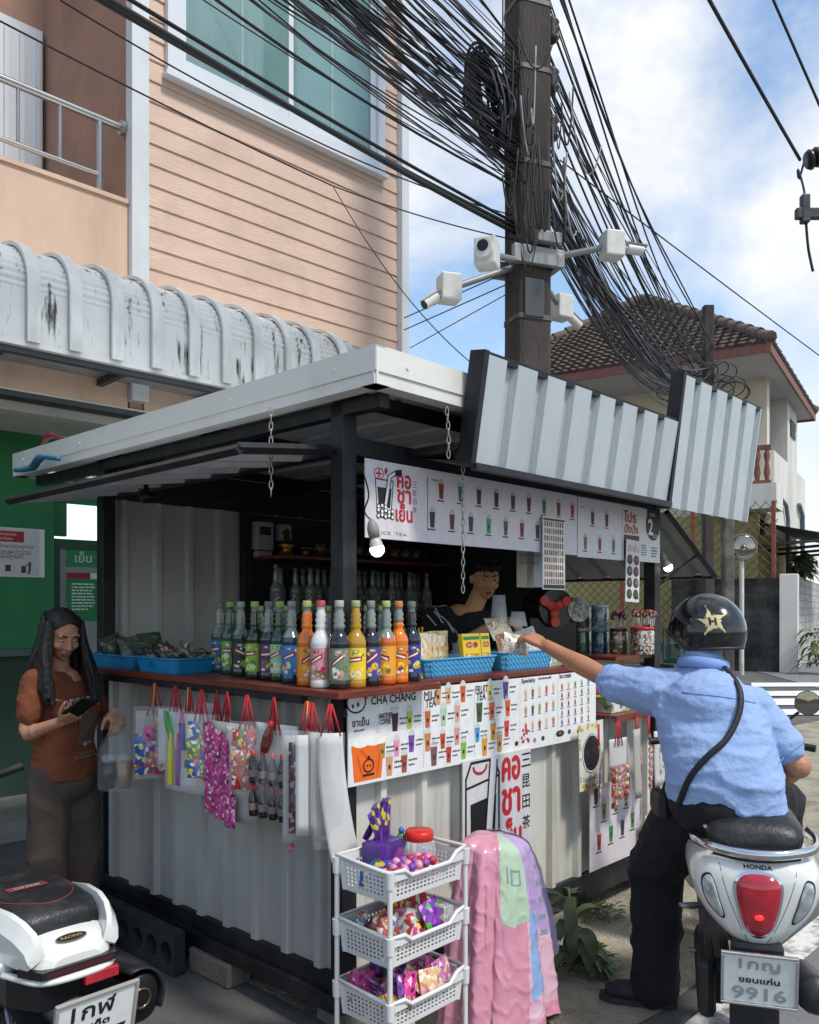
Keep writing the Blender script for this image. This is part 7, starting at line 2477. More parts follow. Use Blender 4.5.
def hand(o, wrist, fdir, nrm, thumb_side, curls, spread=0.10, L_=1.0, thumb_curl=0.4):
    """Palm from the wrist along fdir; nrm points out of the back of the hand; thumb_side is +1 or -1 across it."""
    f = Vector(fdir).normalized()
    nn = Vector(nrm)
    nn = (nn - f * nn.dot(f)).normalized()
    s_ = f.cross(nn) * thumb_side
    w_ = Vector(wrist)
    pl = 0.088 * L_
    for i in range(4):
        x = (0.030 - 0.0195 * i) * L_
        o.tube([w_ + s_ * x * 0.6 + f * 0.005, w_ + s_ * x + f * pl * 0.55, w_ + s_ * x * 1.05 + f * pl], [0.015 * L_, 0.0145 * L_, 0.0115 * L_], 8)
    o.ell(w_ + f * 0.0, (0.024 * L_, 0.024 * L_, 0.024 * L_), 10, 8)
    lens = (0.072, 0.080, 0.074, 0.058)
    for i in range(4):
        x = (0.031 - 0.0205 * i) * L_
        base = w_ + s_ * x + f * (pl * (0.97 if i in (1, 2) else 0.92))
        d = (f + s_ * spread * (1.5 - i) / 1.5).normalized()
        p = base - d * 0.012
        pts, rs = [p], [0.0092 * L_]
        a = 0.0
        for k, fr in enumerate((0.44, 0.31, 0.25)):
            a += curls[i] * (0.9, 1.1, 0.8)[k]
            dd = d * math.cos(a) - nn * math.sin(a)
            p = p + dd * (lens[i] * L_ * fr + (0.012 if k == 0 else 0))
            pts.append(p)
            rs.append((0.0086, 0.0078, 0.0066)[k] * L_)
        o.tube(pts, rs, 8)
        for p_, r_ in zip(pts, rs):
            o.ell(p_, (r_,) * 3, 8, 6)
    tb = w_ + s_ * 0.022 * L_ + f * 0.022 * L_
    td = (s_ * 0.75 + f * 0.62 - nn * 0.25).normalized()
    t1 = tb + td * 0.045 * L_
    td2 = (td * (1 - thumb_curl) + f * 0.6 - nn * thumb_curl * 0.6).normalized()
    t2 = t1 + td2 * 0.034 * L_
    t3 = t2 + (td2 + f * 0.2 - nn * 0.1).normalized() * 0.027 * L_
    o.tube([tb, t1, t2, t3], [0.0155 * L_, 0.0115 * L_, 0.0098 * L_, 0.0075 * L_], 8)
    for p_, r_ in zip((t1, t2, t3), (0.0115, 0.0098, 0.0075)):
        o.ell(p_, (r_ * L_,) * 3, 8, 6)

class Head:
    """Head axes: r = the person's right, f = where the face looks, u = up."""
    def __init__(s, c, f, u=(0, 0, 1), sc=1.0):
        s.c = Vector(c)
        s.f = Vector(f).normalized()
        uu = Vector(u)
        s.u = (uu - s.f * uu.dot(s.f)).normalized()
        s.r = s.f.cross(s.u)
        s.sc = sc
        s.M = Matrix((s.r, s.f, s.u)).transposed().to_4x4()
        s.M.translation = s.c
    def p(s, x, y, z):
        return s.c + (s.r * x + s.f * y + s.u * z) * s.sc
    def skull(s, o):
        T = o.T
        o.T = s.M @ Matrix.Scale(s.sc, 4)
        o.ell((0, -0.012, 0.03), (0.074, 0.094, 0.082), 20, 14)
        o.ell((0, 0.012, -0.015), (0.066, 0.076, 0.092), 20, 14)
        o.ell((0, 0.028, -0.062), (0.047, 0.052, 0.046), 16, 10)
        o.ell((0, 0.058, -0.088), (0.022, 0.022, 0.017), 12, 8)
        for e in (-1, 1):
            o.ell((e * 0.036, 0.062, -0.028), (0.026, 0.022, 0.022), 12, 8)
            o.ell((e * 0.030, 0.077, 0.026), (0.026, 0.012, 0.009), 12, 8)
            o.ell((e * 0.075, -0.012, -0.005), (0.010, 0.020, 0.031), 10, 8, (0.2, 0, 0))
            o.ell((e * 0.011, 0.094, -0.036), (0.009, 0.009, 0.008), 8, 6)
        o.tube([(0, 0.082, 0.018), (0, 0.094, -0.012), (0, 0.104, -0.032)], [0.010, 0.011, 0.0125], 8)
        o.ell((0, 0.104, -0.033), (0.012, 0.011, 0.010), 10, 8)
        o.ell((0, 0.083, -0.060), (0.023, 0.010, 0.0065), 12, 8)
        o.ell((0, 0.081, -0.070), (0.020, 0.010, 0.0075), 12, 8)
        o.T = T
    def face(s, root, looking=0.0, lidded=0.5):
        def part(nm, m_, draw):
            o = MB(m_)
            o.T = s.M @ Matrix.Scale(s.sc, 4)
            draw(o)
            return o.build(nm, root)
        for e in (-1, 1):
            ey = part('eye', mat('eye_white', '#b9b3ab', rough=0.25), lambda o: o.ell((e * 0.031, 0.0755, 0.004), (0.0135, 0.0095, 0.0065 * lidded + 0.001), 14, 10))
            o = MB(mat('iris_dark', '#1a0f0a', rough=0.15))
            o.T = s.M @ Matrix.Scale(s.sc, 4)
            o.ell((e * 0.031 + looking, 0.0825, 0.0035), (0.0055, 0.0038, 0.0055 * lidded + 0.0005), 12, 8)
            o.build('iris', ey)
            part('eyebrow', M_HAIR, lambda o: o.tube([(e * 0.013, 0.0885, 0.024), (e * 0.030, 0.0885, 0.030), (e * 0.050, 0.077, 0.024)], [0.003, 0.0035, 0.002], 6))
        part('lips', mat('lip', '#8f4a44', rough=0.4), lambda o: (o.ell((0, 0.0875, -0.0605), (0.021, 0.008, 0.005), 14, 8), o.ell((0, 0.0855, -0.069), (0.018, 0.008, 0.006), 14, 8)))

def wrinkle(me, amp, f1, seed=0.0, stretch=(1, 1, 1), only=None):
    me.update()
    nr = [v.normal.copy() for v in me.vertices]
    for v, n_ in zip(me.vertices, nr):
        if only and not only(v.co):
            continue
        q = Vector((v.co.x * stretch[0], v.co.y * stretch[1], v.co.z * stretch[2])) * f1 + Vector((seed, seed, seed))
        a = 1 - abs(mnoise.noise(q))
        b_ = mnoise.noise(q * 2.3)
        v.co += n_ * amp * (a ** 3 - 0.5 + 0.25 * b_)
    me.update()

# ------------------------------------------------------------------ rider reaching to the counter
RO = Vector((1.2, 3.1, 0))
rd = thing('person', 'rider in sky blue shirt and black star helmet reaching to the counter from a scooter', 'person', RO)
def rp(x, y, z):
    return Vector((x, y, z)) - RO
J = dict(pel=rp(1.14, 3.06, 0.93), waist=rp(1.12, 3.03, 1.03), chest=rp(1.095, 3.10, 1.20), neck=rp(1.105, 3.17, 1.365), head=rp(1.13, 3.225, 1.495),
         ls=rp(0.95, 3.22, 1.28), le=rp(0.775, 3.37, 1.325), lw=rp(0.575, 3.55, 1.440), rs=rp(1.255, 3.10, 1.235), re=rp(1.40, 3.04, 1.03), rw=rp(1.37, 3.24, 0.935),
         lh=rp(1.06, 3.14, 0.90), lk=rp(1.015, 3.43, 0.54), la=rp(0.985, 3.40, 0.09), rh=rp(1.26, 3.12, 0.90), rk=rp(1.52, 3.46, 0.80), ra=rp(1.50, 3.56, 0.36))
HD = Head(J['head'], (-0.50, 0.85, -0.05), (0, 0, 1), 1.06)
o = MB(M_SKIN)
HD.skull(o)
limb(o, [J['neck'] - Vector((0, 0, 0.06)), J['head'] + Vector((0, -0.02, -0.05))], [0.062, 0.056])
limb(o, [J['pel'], J['waist'], J['chest'], J['chest'] + Vector((0, 0.03, 0.06))], [0.13, 0.12, 0.12, 0.08])
limb(o, [J['ls'], J['le'], J['lw']], [0.050, 0.041, 0.029])
fore = J['le'].lerp(J['lw'], 0.35)
limb(o, [J['le'].lerp(J['lw'], 0.1), fore, J['le'].lerp(J['lw'], 0.7)], [0.041, 0.0425, 0.033])
limb(o, [J['rs'], J['re'], J['rw']], [0.054, 0.046, 0.031])
o.ell(J['re'].lerp(J['rw'], 0.3), (0.047,) * 3, 12, 8)
limb(o, [J['lh'], J['lk'], J['la']], [0.085, 0.06, 0.042])
limb(o, [J['rh'], J['rk'], J['ra']], [0.085, 0.06, 0.042])
fd = (J['lw'] - J['le']).normalized()
hand(o, J['lw'] + fd * 0.01, (fd + Vector((-0.25, 0, 0.15))), Vector((0.25, -0.55, 0.8)), 1, (0.45, 0.55, 0.62, 0.7), 0.05, 1.0, 0.5)
hand(o, J['rw'], Vector((-0.25, 0.75, -0.5)), Vector((0.8, 0.1, 0.5)), -1, (0.35, 0.4, 0.45, 0.5), 0.05, 1.0, 0.3)
body = organic(o, 0.0055, 3, 'body')
link_mesh('body', body, rd, M_SKIN)
HD.face(rd, 0.0, 0.8)
# shirt
o = MB()
HS = HD
tor = [(J['pel'] + Vector((0.0, -0.03, -0.035)), 0.205, 0.165), (J['waist'] + Vector((0, -0.01, 0)), 0.198, 0.155), ((J['waist'] + J['chest']) / 2 + Vector((0, 0, 0.02)), 0.196, 0.148), (J['chest'] + Vector((0.0, 0, 0.02)), 0.20, 0.142), (J['chest'] + Vector((-0.005, 0.03, 0.09)), 0.185, 0.12), (J['neck'] + Vector((0, 0, -0.055)), 0.12, 0.085), (J['neck'] + Vector((0, 0.005, 0.01)), 0.082, 0.078)]
shx = (J['rs'] - J['ls']).normalized()
shx.z *= 0.5
shx.normalize()
shy = Vector((0, 0, 1)).cross(shx).normalized()
def torso_ring(i, nseg=28):
    c, rx, ry = tor[i]
    return [c + shx * rx * math.copysign(abs(math.cos(t)) ** 0.85, math.cos(t)) + shy * ry * math.copysign(abs(math.sin(t)) ** 0.85, math.sin(t)) for t in [2 * PI * k / nseg for k in range(nseg)]]
def loft(o, rings):
    n = len(rings[0])
    vs = [tuple(p) for r_ in rings for p in r_]
    fs = [(i * n + k, i * n + (k + 1) % n, (i + 1) * n + (k + 1) % n, (i + 1) * n + k) for i in range(len(rings) - 1) for k in range(n)]
    fs.append(tuple(range(n))[::-1])
    fs.append(tuple((len(rings) - 1) * n + k for k in range(n)))
    o.add(vs, fs, True)
loft(o, [torso_ring(i) for i in range(len(tor))])
o.ell(J['chest'] + Vector((0.0, -0.02, 0.03)), (0.17, 0.13, 0.15), 20, 14)
limb(o, [J['ls'] + Vector((0.075, -0.02, -0.005)), J['ls'] + Vector((0.0, 0, -0.005)), J['ls'].lerp(J['le'], 0.45) + Vector((0, 0, -0.008)), J['ls'].lerp(J['le'], 0.80) + Vector((0, 0, -0.012))], [0.105, 0.092, 0.079, 0.074])
limb(o, [J['rs'] + Vector((-0.07, 0.0, 0.0)), J['rs'], J['rs'].lerp(J['re'], 0.40), J['rs'].lerp(J['re'], 0.66)], [0.10, 0.086, 0.077, 0.075])
limb(o, [J['neck'] + Vector((0, 0, -0.05)), J['neck'] + Vector((0, 0.008, 0.03))], [0.086, 0.079])
sh = organic(o, 0.008, 5, 'shirt')
wrinkle(sh, 0.012, 5.0, 3.1, (0.8, 1.0, 2.0))
wrinkle(sh, 0.005, 11, 8.3, (0.6, 1.0, 2.0))
wrinkle(sh, 0.0025, 30, 5.3, (0.7, 1, 1.5))
M_SHIRT = mat('sky_blue_cotton', '#8aa2cb', rough=0.85, var=0.05, scale=8, bump=0.25, bscale=60)
so_ = link_mesh('shirt', sh, rd, M_SHIRT)
bv = bvh_of(sh)
o = MB(mat('shirt_seam', '#5f80b8', rough=0.9))
def on_shirt(pts, view, lift, r_, flat=1.0):
    out = []
    for p in pts:
        hit = bv.ray_cast(Vector(p) - Vector(view) * 0.5, Vector(view), 1.2)
        out.append((hit[0] if hit[0] is not None else Vector(p)) - Vector(view) * lift)
    return out
vw = Vector((0, 1, 0))
yk = [J['ls'].lerp(J['rs'], t) + Vector((0, 0, 0.02 + 0.01 * math.sin(PI * t))) for t in [i / 14 for i in range(15)]]
o.tube(on_shirt(yk[1:-1], vw, 0.0, 0), 0.0028, 5)
o.build('yoke_seam', so_)
for (c_, ax, r_) in ((J['pel'] + Vector((0, -0.02, -0.075)), Vector((0, 0, 1)), 0.3), (J['ls'].lerp(J['le'], 0.86), J['le'] - J['ls'], 0.16), (J['rs'].lerp(J['re'], 0.76), J['re'] - J['rs'], 0.16)):
    a1_ = ax.normalized().orthogonal().normalized()
    a2_ = ax.normalized().cross(a1_)
    lp = []
    for i in range(60):
        d_ = a1_ * math.cos(2 * PI * i / 60) + a2_ * math.sin(2 * PI * i / 60)
        hit = bv.ray_cast(c_ + d_ * r_, -d_, r_)
        if hit[0] is not None:
            lp.append(hit[0])
    if len(lp) > 20:
        m_ = MB(mat('shirt_seam'))
        m_.tube(lp, 0.0022, 4, closed=True)
        m_.build('hem', so_)
o = MB(mat('collar_blue', '#7c99cc', rough=0.85))
cr_ = [J['neck'] + shx * 0.082 * math.cos(t) + shy * 0.078 * math.sin(t) + Vector((0, 0.006, 0.024 - 0.012 * math.sin(t))) for t in [2 * PI * i / 28 for i in range(28)]]
o.tube(cr_, 0.013, 8, closed=True, flat=1.7)
o.build('collar', so_)
# cross-body strap
st_ = [J['neck'] + Vector((0.05, -0.02, 0.02)), J['neck'] + Vector((0.062, -0.02, -0.03)), J['chest'] + Vector((0.06, 0, 0.05)), J['chest'] + Vector((0.0, 0, -0.05)), J['waist'] + Vector((-0.09, 0, 0.07)), J['waist'] + Vector((-0.155, 0, -0.02)), J['pel'] + Vector((-0.19, 0.02, -0.02))]
sp_ = on_shirt(smooth_path(st_, 8), vw, 0.020, 0)
for _ in range(14):
    sp_ = [sp_[0]] + [(sp_[i - 1] + sp_[i] * 2 + sp_[i + 1]) / 4 for i in range(1, len(sp_) - 1)] + [sp_[-1]]
o = MB(mat('strap_black', '#15161a', rough=0.6))
o.tube(sp_, 0.011, 8, flat=0.5)
sb = o.build('bag_strap', rd)
o = MB(mat('strap_black'))
o.box(J['pel'] + Vector((-0.20, 0.10, -0.06)), (0.045, 0.13, 0.10), 0.02)
o.build('bag_pouch', sb)
# trousers
M_TROU = mat('black_trousers', '#15161b', rough=0.9, var=0.15, scale=9, bump=0.2, bscale=70)
o = MB()
o.ell(J['pel'] + Vector((0, -0.02, -0.04)), (0.205, 0.175, 0.135), 20, 14)
limb(o, [J['lh'] + Vector((-0.005, 0, 0)), J['lh'].lerp(J['lk'], 0.5), J['lk'] + Vector((-0.01, 0, 0)), J['lk'].lerp(J['la'], 0.5) + Vector((0, 0.0, 0)), J['la'] + Vector((0, -0.01, 0.0))], [0.118, 0.122, 0.116, 0.102, 0.094])
limb(o, [J['rh'], J['rh'].lerp(J['rk'], 0.5), J['rk'], J['rk'].lerp(J['ra'], 0.55), J['ra']], [0.12, 0.115, 0.10, 0.085, 0.08])
tr = organic(o, 0.009, 5, 'trousers')
wrinkle(tr, 0.014, 4.5, 1.7, (1, 1, 1.6))
wrinkle(tr, 0.003, 14, 4.4)
link_mesh('trousers', tr, rd, M_TROU)
def shoe(root, ank, direc, nm='shoe', c='#17181b'):
    d = Vector(direc)
    d.z = 0
    d.normalize()
    b_ = Vector((ank.x, ank.y, 0))
    zz = ank.z - 0.085
    o = MB()
    o.ell(b_ + d * -0.02 + Vector((0, 0, zz + 0.05)), (0.042, 0.042, 0.05), 14, 10)
    o.tube([b_ - d * 0.06 + Vector((0, 0, zz + 0.035)), b_ + d * 0.04 + Vector((0, 0, zz + 0.04)), b_ + d * 0.13 + Vector((0, 0, zz + 0.033)), b_ + d * 0.19 + Vector((0, 0, zz + 0.026))], [0.036, 0.046, 0.046, 0.030], 14)
    me = organic(o, 0.007, 4, nm)
    s_ = link_mesh(nm, me, root, mat('shoe_' + c.lstrip('#'), c, rough=0.6, var=0.1))
    o = MB(mat('sole_grey', '#2b2b2c', rough=0.8))
    sd_ = Vector((-d.y, d.x, 0))
    pl = [(b_ + d * x + sd_ * y) for x, y in ((-0.09, -0.03), (-0.09, 0.03), (-0.03, 0.042), (0.09, 0.05), (0.17, 0.046), (0.215, 0.02), (0.215, -0.02), (0.17, -0.046), (0.09, -0.05), (-0.03, -0.042))]
    o.prism([(p.x, p.y) for p in pl][::-1], zz - 0.002, zz + 0.02)
    o.build('sole', s_)
shoe(rd, J['la'] + Vector((0, 0, 0.005)), (-0.9, 0.25, 0))
shoe(rd, J['ra'], (0.1, 1, 0))
# helmet
o = MB()
HM = HD.M @ Matrix.Scale(1.09, 4)
o.T = HM
def helm(a, b_):
    th_ = a * 2 * PI
    ph = b_ * 2.02                             # from the crown down past the nape
    x, y, z = math.sin(ph) * math.sin(th_), math.sin(ph) * math.cos(th_), math.cos(ph)
    front = max(0, math.cos(th_))
    lim = 1.0 - 0.30 * front ** 0.6
    ph2 = ph * lim
    x, y, z = math.sin(ph2) * math.sin(th_), math.sin(ph2) * math.cos(th_), math.cos(ph2)
    return (0.120 * x, 0.140 * y - 0.006, 0.135 * z + 0.012)
o.use(mat('helmet_black', '#101215', rough=0.16, var=0.15, scale=20, coat=0.5, dirt='#4a4a4a', dirt_amt=0.25, dirt_scale=18))
o.grid(helm, 48, 26, True, cu=True, thick=0.022)
hm = o.build('helmet', rd)
hbv = BVHTree.FromPolygons([Vector(v) for v in o.v], o.f)
o = MB(mat('helmet_trim', '#2a2b2d', rough=0.5))
o.T = HM
o.tube([helm(i / 48, 0.995) for i in range(48)], 0.006, 6, closed=True)
o.build('trim', hm)
o = MB(mat('visor_smoke', '#2c3034', rough=0.1, alpha=0.7))
o.T = HM
o.grid(lambda a, b_: (0.135 * math.sin((a - 0.5) * 2.4), 0.152 * math.cos((a - 0.5) * 2.4), 0.03 - 0.11 * b_), 20, 6, True)
o.build('visor', hm)
back = Vector((-0.12, 1, 0)).normalized()
hx = Vector((1, 0.12, 0)).normalized()
hy = Vector((0, 0, 1))
hc = J['head'] + Vector((0, 0, 0.045))
def star(r0, r1, n=5, a0=PI / 2):
    return [((r0 if i % 2 == 0 else r1) * math.cos(a0 + PI * i / n), (r0 if i % 2 == 0 else r1) * math.sin(a0 + PI * i / n)) for i in range(2 * n)]
s5 = star(0.060, 0.025, 5, PI / 2 + 0.15)
o = MB('#c9bd8a')
cen = (0, 0)
for i in range(10):
    a, b_ = s5[i], s5[(i + 1) % 10]
    for q in range(3):
        f0, f1 = q / 3, (q + 1) / 3
        if q == 0:
            o.poly([cen, (a[0] * f1, a[1] * f1), (b_[0] * f1, b_[1] * f1)], 0)
        else:
            o.poly([(a[0] * f0, a[1] * f0), (a[0] * f1, a[1] * f1), (b_[0] * f1, b_[1] * f1), (b_[0] * f0, b_[1] * f0)], 0)
o.use('#16171a').text('H', 0, 0, h=0.026, z=0.0012, bold=0.0012)
wrap(o, hbv, hc + hx * -0.038 + hy * 0.012, hx, hy, back, 0.0015)
o.build('star_sticker', hm)
o = MB('#8a8c8c')
o.text('FFFF', 0, 0, h=0.016, z=0, bold=0.001)
v2 = Vector((-0.75, 0.66, 0)).normalized()
wrap(o, hbv, hc + Vector((0.09, 0, -0.058)), Vector((0.66, 0.75, 0)), hy, v2, 0.0015)
o.build('lettering', hm)
o = MB(mat('cord_red_wh', '#a5483a', rough=0.7))
q_ = J['rw'] - Vector((0, 0, 0))
ax_ = (J['rw'] - J['re']).normalized()
s1_ = ax_.orthogonal().normalized()
s2_ = ax_.cross(s1_)
o.tube([q_ - ax_ * 0.02 + (s1_ * math.cos(t) + s2_ * math.sin(t)) * 0.034 for t in [2 * PI * i / 16 for i in range(16)]], 0.006, 6, closed=True)
o.build('bracelet', rd)
o = MB(mat('button_metal', '#b5b2aa', rough=0.3, metal=0.8))
o.cyl(J['pel'] + Vector((-0.13, -0.17, -0.075)), J['pel'] + Vector((-0.13, -0.182, -0.075)), 0.006, n=12)
o.build('pocket_button', rd)
# bag held in the hand
packet('small clear bag of white cups in the fingers of the rider', RO + J['lw'] + fd * 0.12 + Vector((-0.03, 0.03, -0.045)), (1.3, 0.2, 0.3), 0.12, 0.09, packmat('cupbag', ['#c2beb8', '#a59a8c', '#d0ccc8', '#8a7a6a'], 20, kind='N'), None, 0.05)
# ------------------------------------------------------------------ woman with phone
WB = Vector((-1.44, 3.5, 0))
WO = Vector((-1.60, 3.86, 0))
wm = thing('person', 'woman with long dark hair in a brown printed T shirt looking at her phone', 'person', WO)
def qp(x, y, z):
    return Vector((x, y, z)) - WB
W = dict(head=qp(-1.415, 3.46, 1.480), neck=qp(-1.445, 3.50, 1.345), chest=qp(-1.43, 3.52, 1.16), waist=qp(-1.43, 3.52, 0.98), pel=qp(-1.43, 3.53, 0.83),
         rs=qp(-1.50, 3.385, 1.275), re=qp(-1.52, 3.33, 1.045), rw=qp(-1.325, 3.24, 1.115), ls=qp(-1.39, 3.645, 1.275), le=qp(-1.31, 3.70, 1.05), lw=qp(-1.185, 3.49, 1.125),
         rh=qp(-1.47, 3.46, 0.82), rk=qp(-1.46, 3.42, 0.46), ra=qp(-1.48, 3.45, 0.09), lh=qp(-1.39, 3.59, 0.82), lk=qp(-1.36, 3.56, 0.46), la=qp(-1.38, 3.60, 0.09))
FD = Vector((0.86, -0.50, 0)).normalized()
WH = Head(W['head'], Vector((0.70, -0.66, -0.40)), (0.1, -0.1, 1), 0.96)
o = MB(M_SKINL)
WH.skull(o)
limb(o, [W['neck'] - Vector((0, 0, 0.06)), W['head'] + Vector((-0.02, 0.02, -0.05))], [0.048, 0.046])
limb(o, [W['pel'], W['waist'], W['chest'], W['chest'] + Vector((0, 0, 0.09))], [0.11, 0.10, 0.105, 0.085])
limb(o, [W['rs'], W['rs'].lerp(W['re'], 0.9), W['re'].lerp(W['rw'], 0.1), W['rw']], [0.042, 0.033, 0.033, 0.023])
limb(o, [W['ls'], W['le'], W['lw']], [0.042, 0.037, 0.024])
o.ell(W['re'].lerp(W['rw'], 0.3), (0.034,) * 3, 12, 8)
for a in ('r', 'l'):
    limb(o, [W[a + 'h'], W[a + 'k'], W[a + 'a']], [0.075, 0.052, 0.036])
wd_ = (W['rw'] - W['re']).normalized()
hand(o, W['rw'], wd_ + Vector((0.1, 0.1, 0.15)), Vector((0.35, -0.55, -0.85)), -1, (0.25, 0.35, 0.42, 0.5), 0.06, 0.92, 0.35)
hand(o, W['lw'], Vector((0.35, -0.5, -0.45)), Vector((0.45, -0.25, 0.75)), 1, (0.75, 0.85, 0.9, 0.95), 0.04, 0.92, 0.5)
bd = organic(o, 0.0055, 3, 'body')
link_mesh('body', bd, wm, M_SKINL)
WH.face(wm, 0.0, 0.35)
# hair: cap and long falling locks
o = MB(M_HAIR)
o.T = WH.M @ Matrix.Scale(0.96, 4)
def haircap(a, b_):
    th_ = a * 2 * PI
    ph = b_ * 1.95
    front = max(0, math.cos(th_))
    lim = 1.0 - 0.52 * front ** 1.3
    p2 = ph * lim
    return (0.083 * math.sin(p2) * math.sin(th_), 0.104 * math.sin(p2) * math.cos(th_) - 0.014, 0.094 * math.cos(p2) + 0.032)
o.grid(haircap, 40, 18, True, cu=True, thick=0.012)
o.at()
rr_ = random.Random(6)
hb_ = MB()
locks = []
for i in range(230):
    th_ = rr_.uniform(0.85, 2 * PI - 0.85)
    sd_, cs_ = math.sin(th_), math.cos(th_)
    root_ = WH.M @ Vector((0.084 * sd_ * 0.96, (0.098 * cs_ - 0.014) * 0.96, 0.05 + rr_.uniform(-0.03, 0.03)))
    outw = WH.r * sd_ * 0.03 + WH.f * cs_ * 0.02
    outw.z = 0
    ln_ = rr_.uniform(0.25, 0.35)
    fw = FD * (0.05 if cs_ > -0.1 else -0.025)
    j_ = lambda e: Vector((rr_.uniform(-e, e), rr_.uniform(-e, e), 0))
    p1 = root_ + outw * 0.6 + Vector((0, 0, -ln_ * 0.35)) + j_(0.005)
    p2 = root_ + outw * 1.3 + fw * 0.5 + Vector((0, 0, -ln_ * 0.7)) + j_(0.01)
    p3 = p2 + fw * 0.5 + Vector((0, 0, -ln_ * 0.34)) + j_(0.02)
    locks.append(smooth_path([root_, p1, p2, p3], 4))
for lk_ in locks[:150]:
    hb_.tube(lk_, [0.010] * 9 + [0.009, 0.008, 0.006, 0.003], 6)
o.at()
for lk_ in locks:
    o.tube([q + Vector((rr_.uniform(-0.004, 0.004), rr_.uniform(-0.004, 0.004), 0)) for q in lk_], [0.0022] * 9 + [0.002, 0.0018, 0.0015, 0.0008], 4)
hm_ = organic(hb_, 0.006, 10, 'locks')
wrinkle(hm_, 0.004, 120, 2.0, (1, 1, 0.05))
o.add([tuple(v.co) for v in hm_.vertices], [tuple(p.vertices) for p in hm_.polygons], True)
o.build('hair', wm)
# T shirt
o = MB()
wx = (W['ls'] - W['rs']).normalized()
wx.z = 0
wx.normalize()
wy = Vector((0, 0, 1)).cross(wx)
def wring(c, rx, ry, n=26):
    return [c + wx * rx * math.copysign(abs(math.cos(t)) ** 0.85, math.cos(t)) + wy * ry * math.copysign(abs(math.sin(t)) ** 0.85, math.sin(t)) for t in [2 * PI * k_ / n for k_ in range(n)]]
loft(o, [wring(W['pel'] + Vector((0, 0, -0.01)), 0.152, 0.122), wring(W['waist'], 0.144, 0.112), wring(W['chest'] + Vector((0, 0, -0.03)), 0.142, 0.110) , wring(W['chest'] + Vector((0, 0, 0.06)), 0.138, 0.096), wring(W['neck'] + Vector((0, 0, -0.065)), 0.125, 0.08), wring(W['neck'] + Vector((0, 0, -0.03)), 0.06, 0.055)])
for e in (-1, 1):
    o.ell(W['chest'] + wx * 0.07 * e - wy * 0.075 + Vector((0, 0, -0.02)), (0.07, 0.07, 0.07), 14, 10)
for a in ('r', 'l'):
    limb(o, [W[a + 's'].lerp(W['chest'] + Vector((0, 0, 0.06)), 0.35), W[a + 's'], W[a + 's'].lerp(W[a + 'e'], 0.35), W[a + 's'].lerp(W[a + 'e'], 0.62)], [0.074, 0.062, 0.059, 0.061])
ws = organic(o, 0.008, 5, 't_shirt')
wrinkle(ws, 0.010, 5, 5.1, (1, 1, 1.6))
wrinkle(ws, 0.004, 14, 1.1, (1, 1, 1.6))
M_BRN = mat('brown_cotton', '#6b3a22', rough=0.9, var=0.06, scale=8, bump=0.2, bscale=60)
tso = link_mesh('t_shirt', ws, wm, M_BRN)
tb_ = bvh_of(ws)
o = MB('#b5a79c')
o.text('DOMPOSCUL', 0, 0, h=0.040, w=0.25, z=0, bold=0.0006)
o.use('#9a8a80').text('This is what we', 0.03, -0.235, w=0.10, z=0)
o.text('Come Design here', 0.03, -0.253, w=0.14, z=0)
o.use('#55433a').rect(-0.03, -0.20, 0.07, -0.05, -0.0003)
o.use('#8f8078')
for (x, y, a, b_) in ((0.01, -0.07, 0.02, 0.03), (0.03, -0.12, 0.014, 0.04), (-0.005, -0.13, 0.012, 0.03), (0.045, -0.17, 0.016, 0.025), (0.01, -0.185, 0.016, 0.018)):
    o.disc(x, y, a, b_, 0.0005)
wrap(o, tb_, W['chest'] + Vector((0, 0, 0.0)) - wy * 0.2 + Vector((0, 0, 0.015)), wx, Vector((0, 0, 1)), wy, 0.0022)
o.build('print', tso)
# trousers
o = MB()
o.ell(W['pel'] + Vector((0, 0, -0.03)), (0.14, 0.13, 0.11), 18, 12)
for a in ('r', 'l'):
    limb(o, [W[a + 'h'], W[a + 'k'], W[a + 'a'] + Vector((0, 0, 0.02))], [0.098, 0.086, 0.082])
wt = organic(o, 0.009, 5, 'trousers')
wrinkle(wt, 0.014, 5, 2.1, (1, 1, 0.8))
link_mesh('trousers', wt, wm, mat('taupe_trousers', '#4a4038', rough=0.9, var=0.12, bump=0.2, bscale=60))
for a in ('r', 'l'):
    shoe(wm, W[a + 'a'] + Vector((0, 0, 0.0)), FD, 'shoe', '#3a3632')
# phone
ph = thing('mobile_phone', 'black mobile phone in the hand of the woman', 'phone', WO + W['rw'] + wd_ * 0.10 + Vector((0.015, -0.02, 0.035)))
ph.rotation_euler = (-0.55, 0.35, 0.85)
o = MB(mat('phone_black', '#101114', rough=0.3))
o.box((0, 0, 0), (0.074, 0.152, 0.009), 0.004)
o.build('case', ph)
o = MB(mat('phone_screen', '#1b1e24', rough=0.06))
o.b2((-0.034, -0.072, 0.0046), (0.034, 0.072, 0.0052))
o.build('screen', ph)
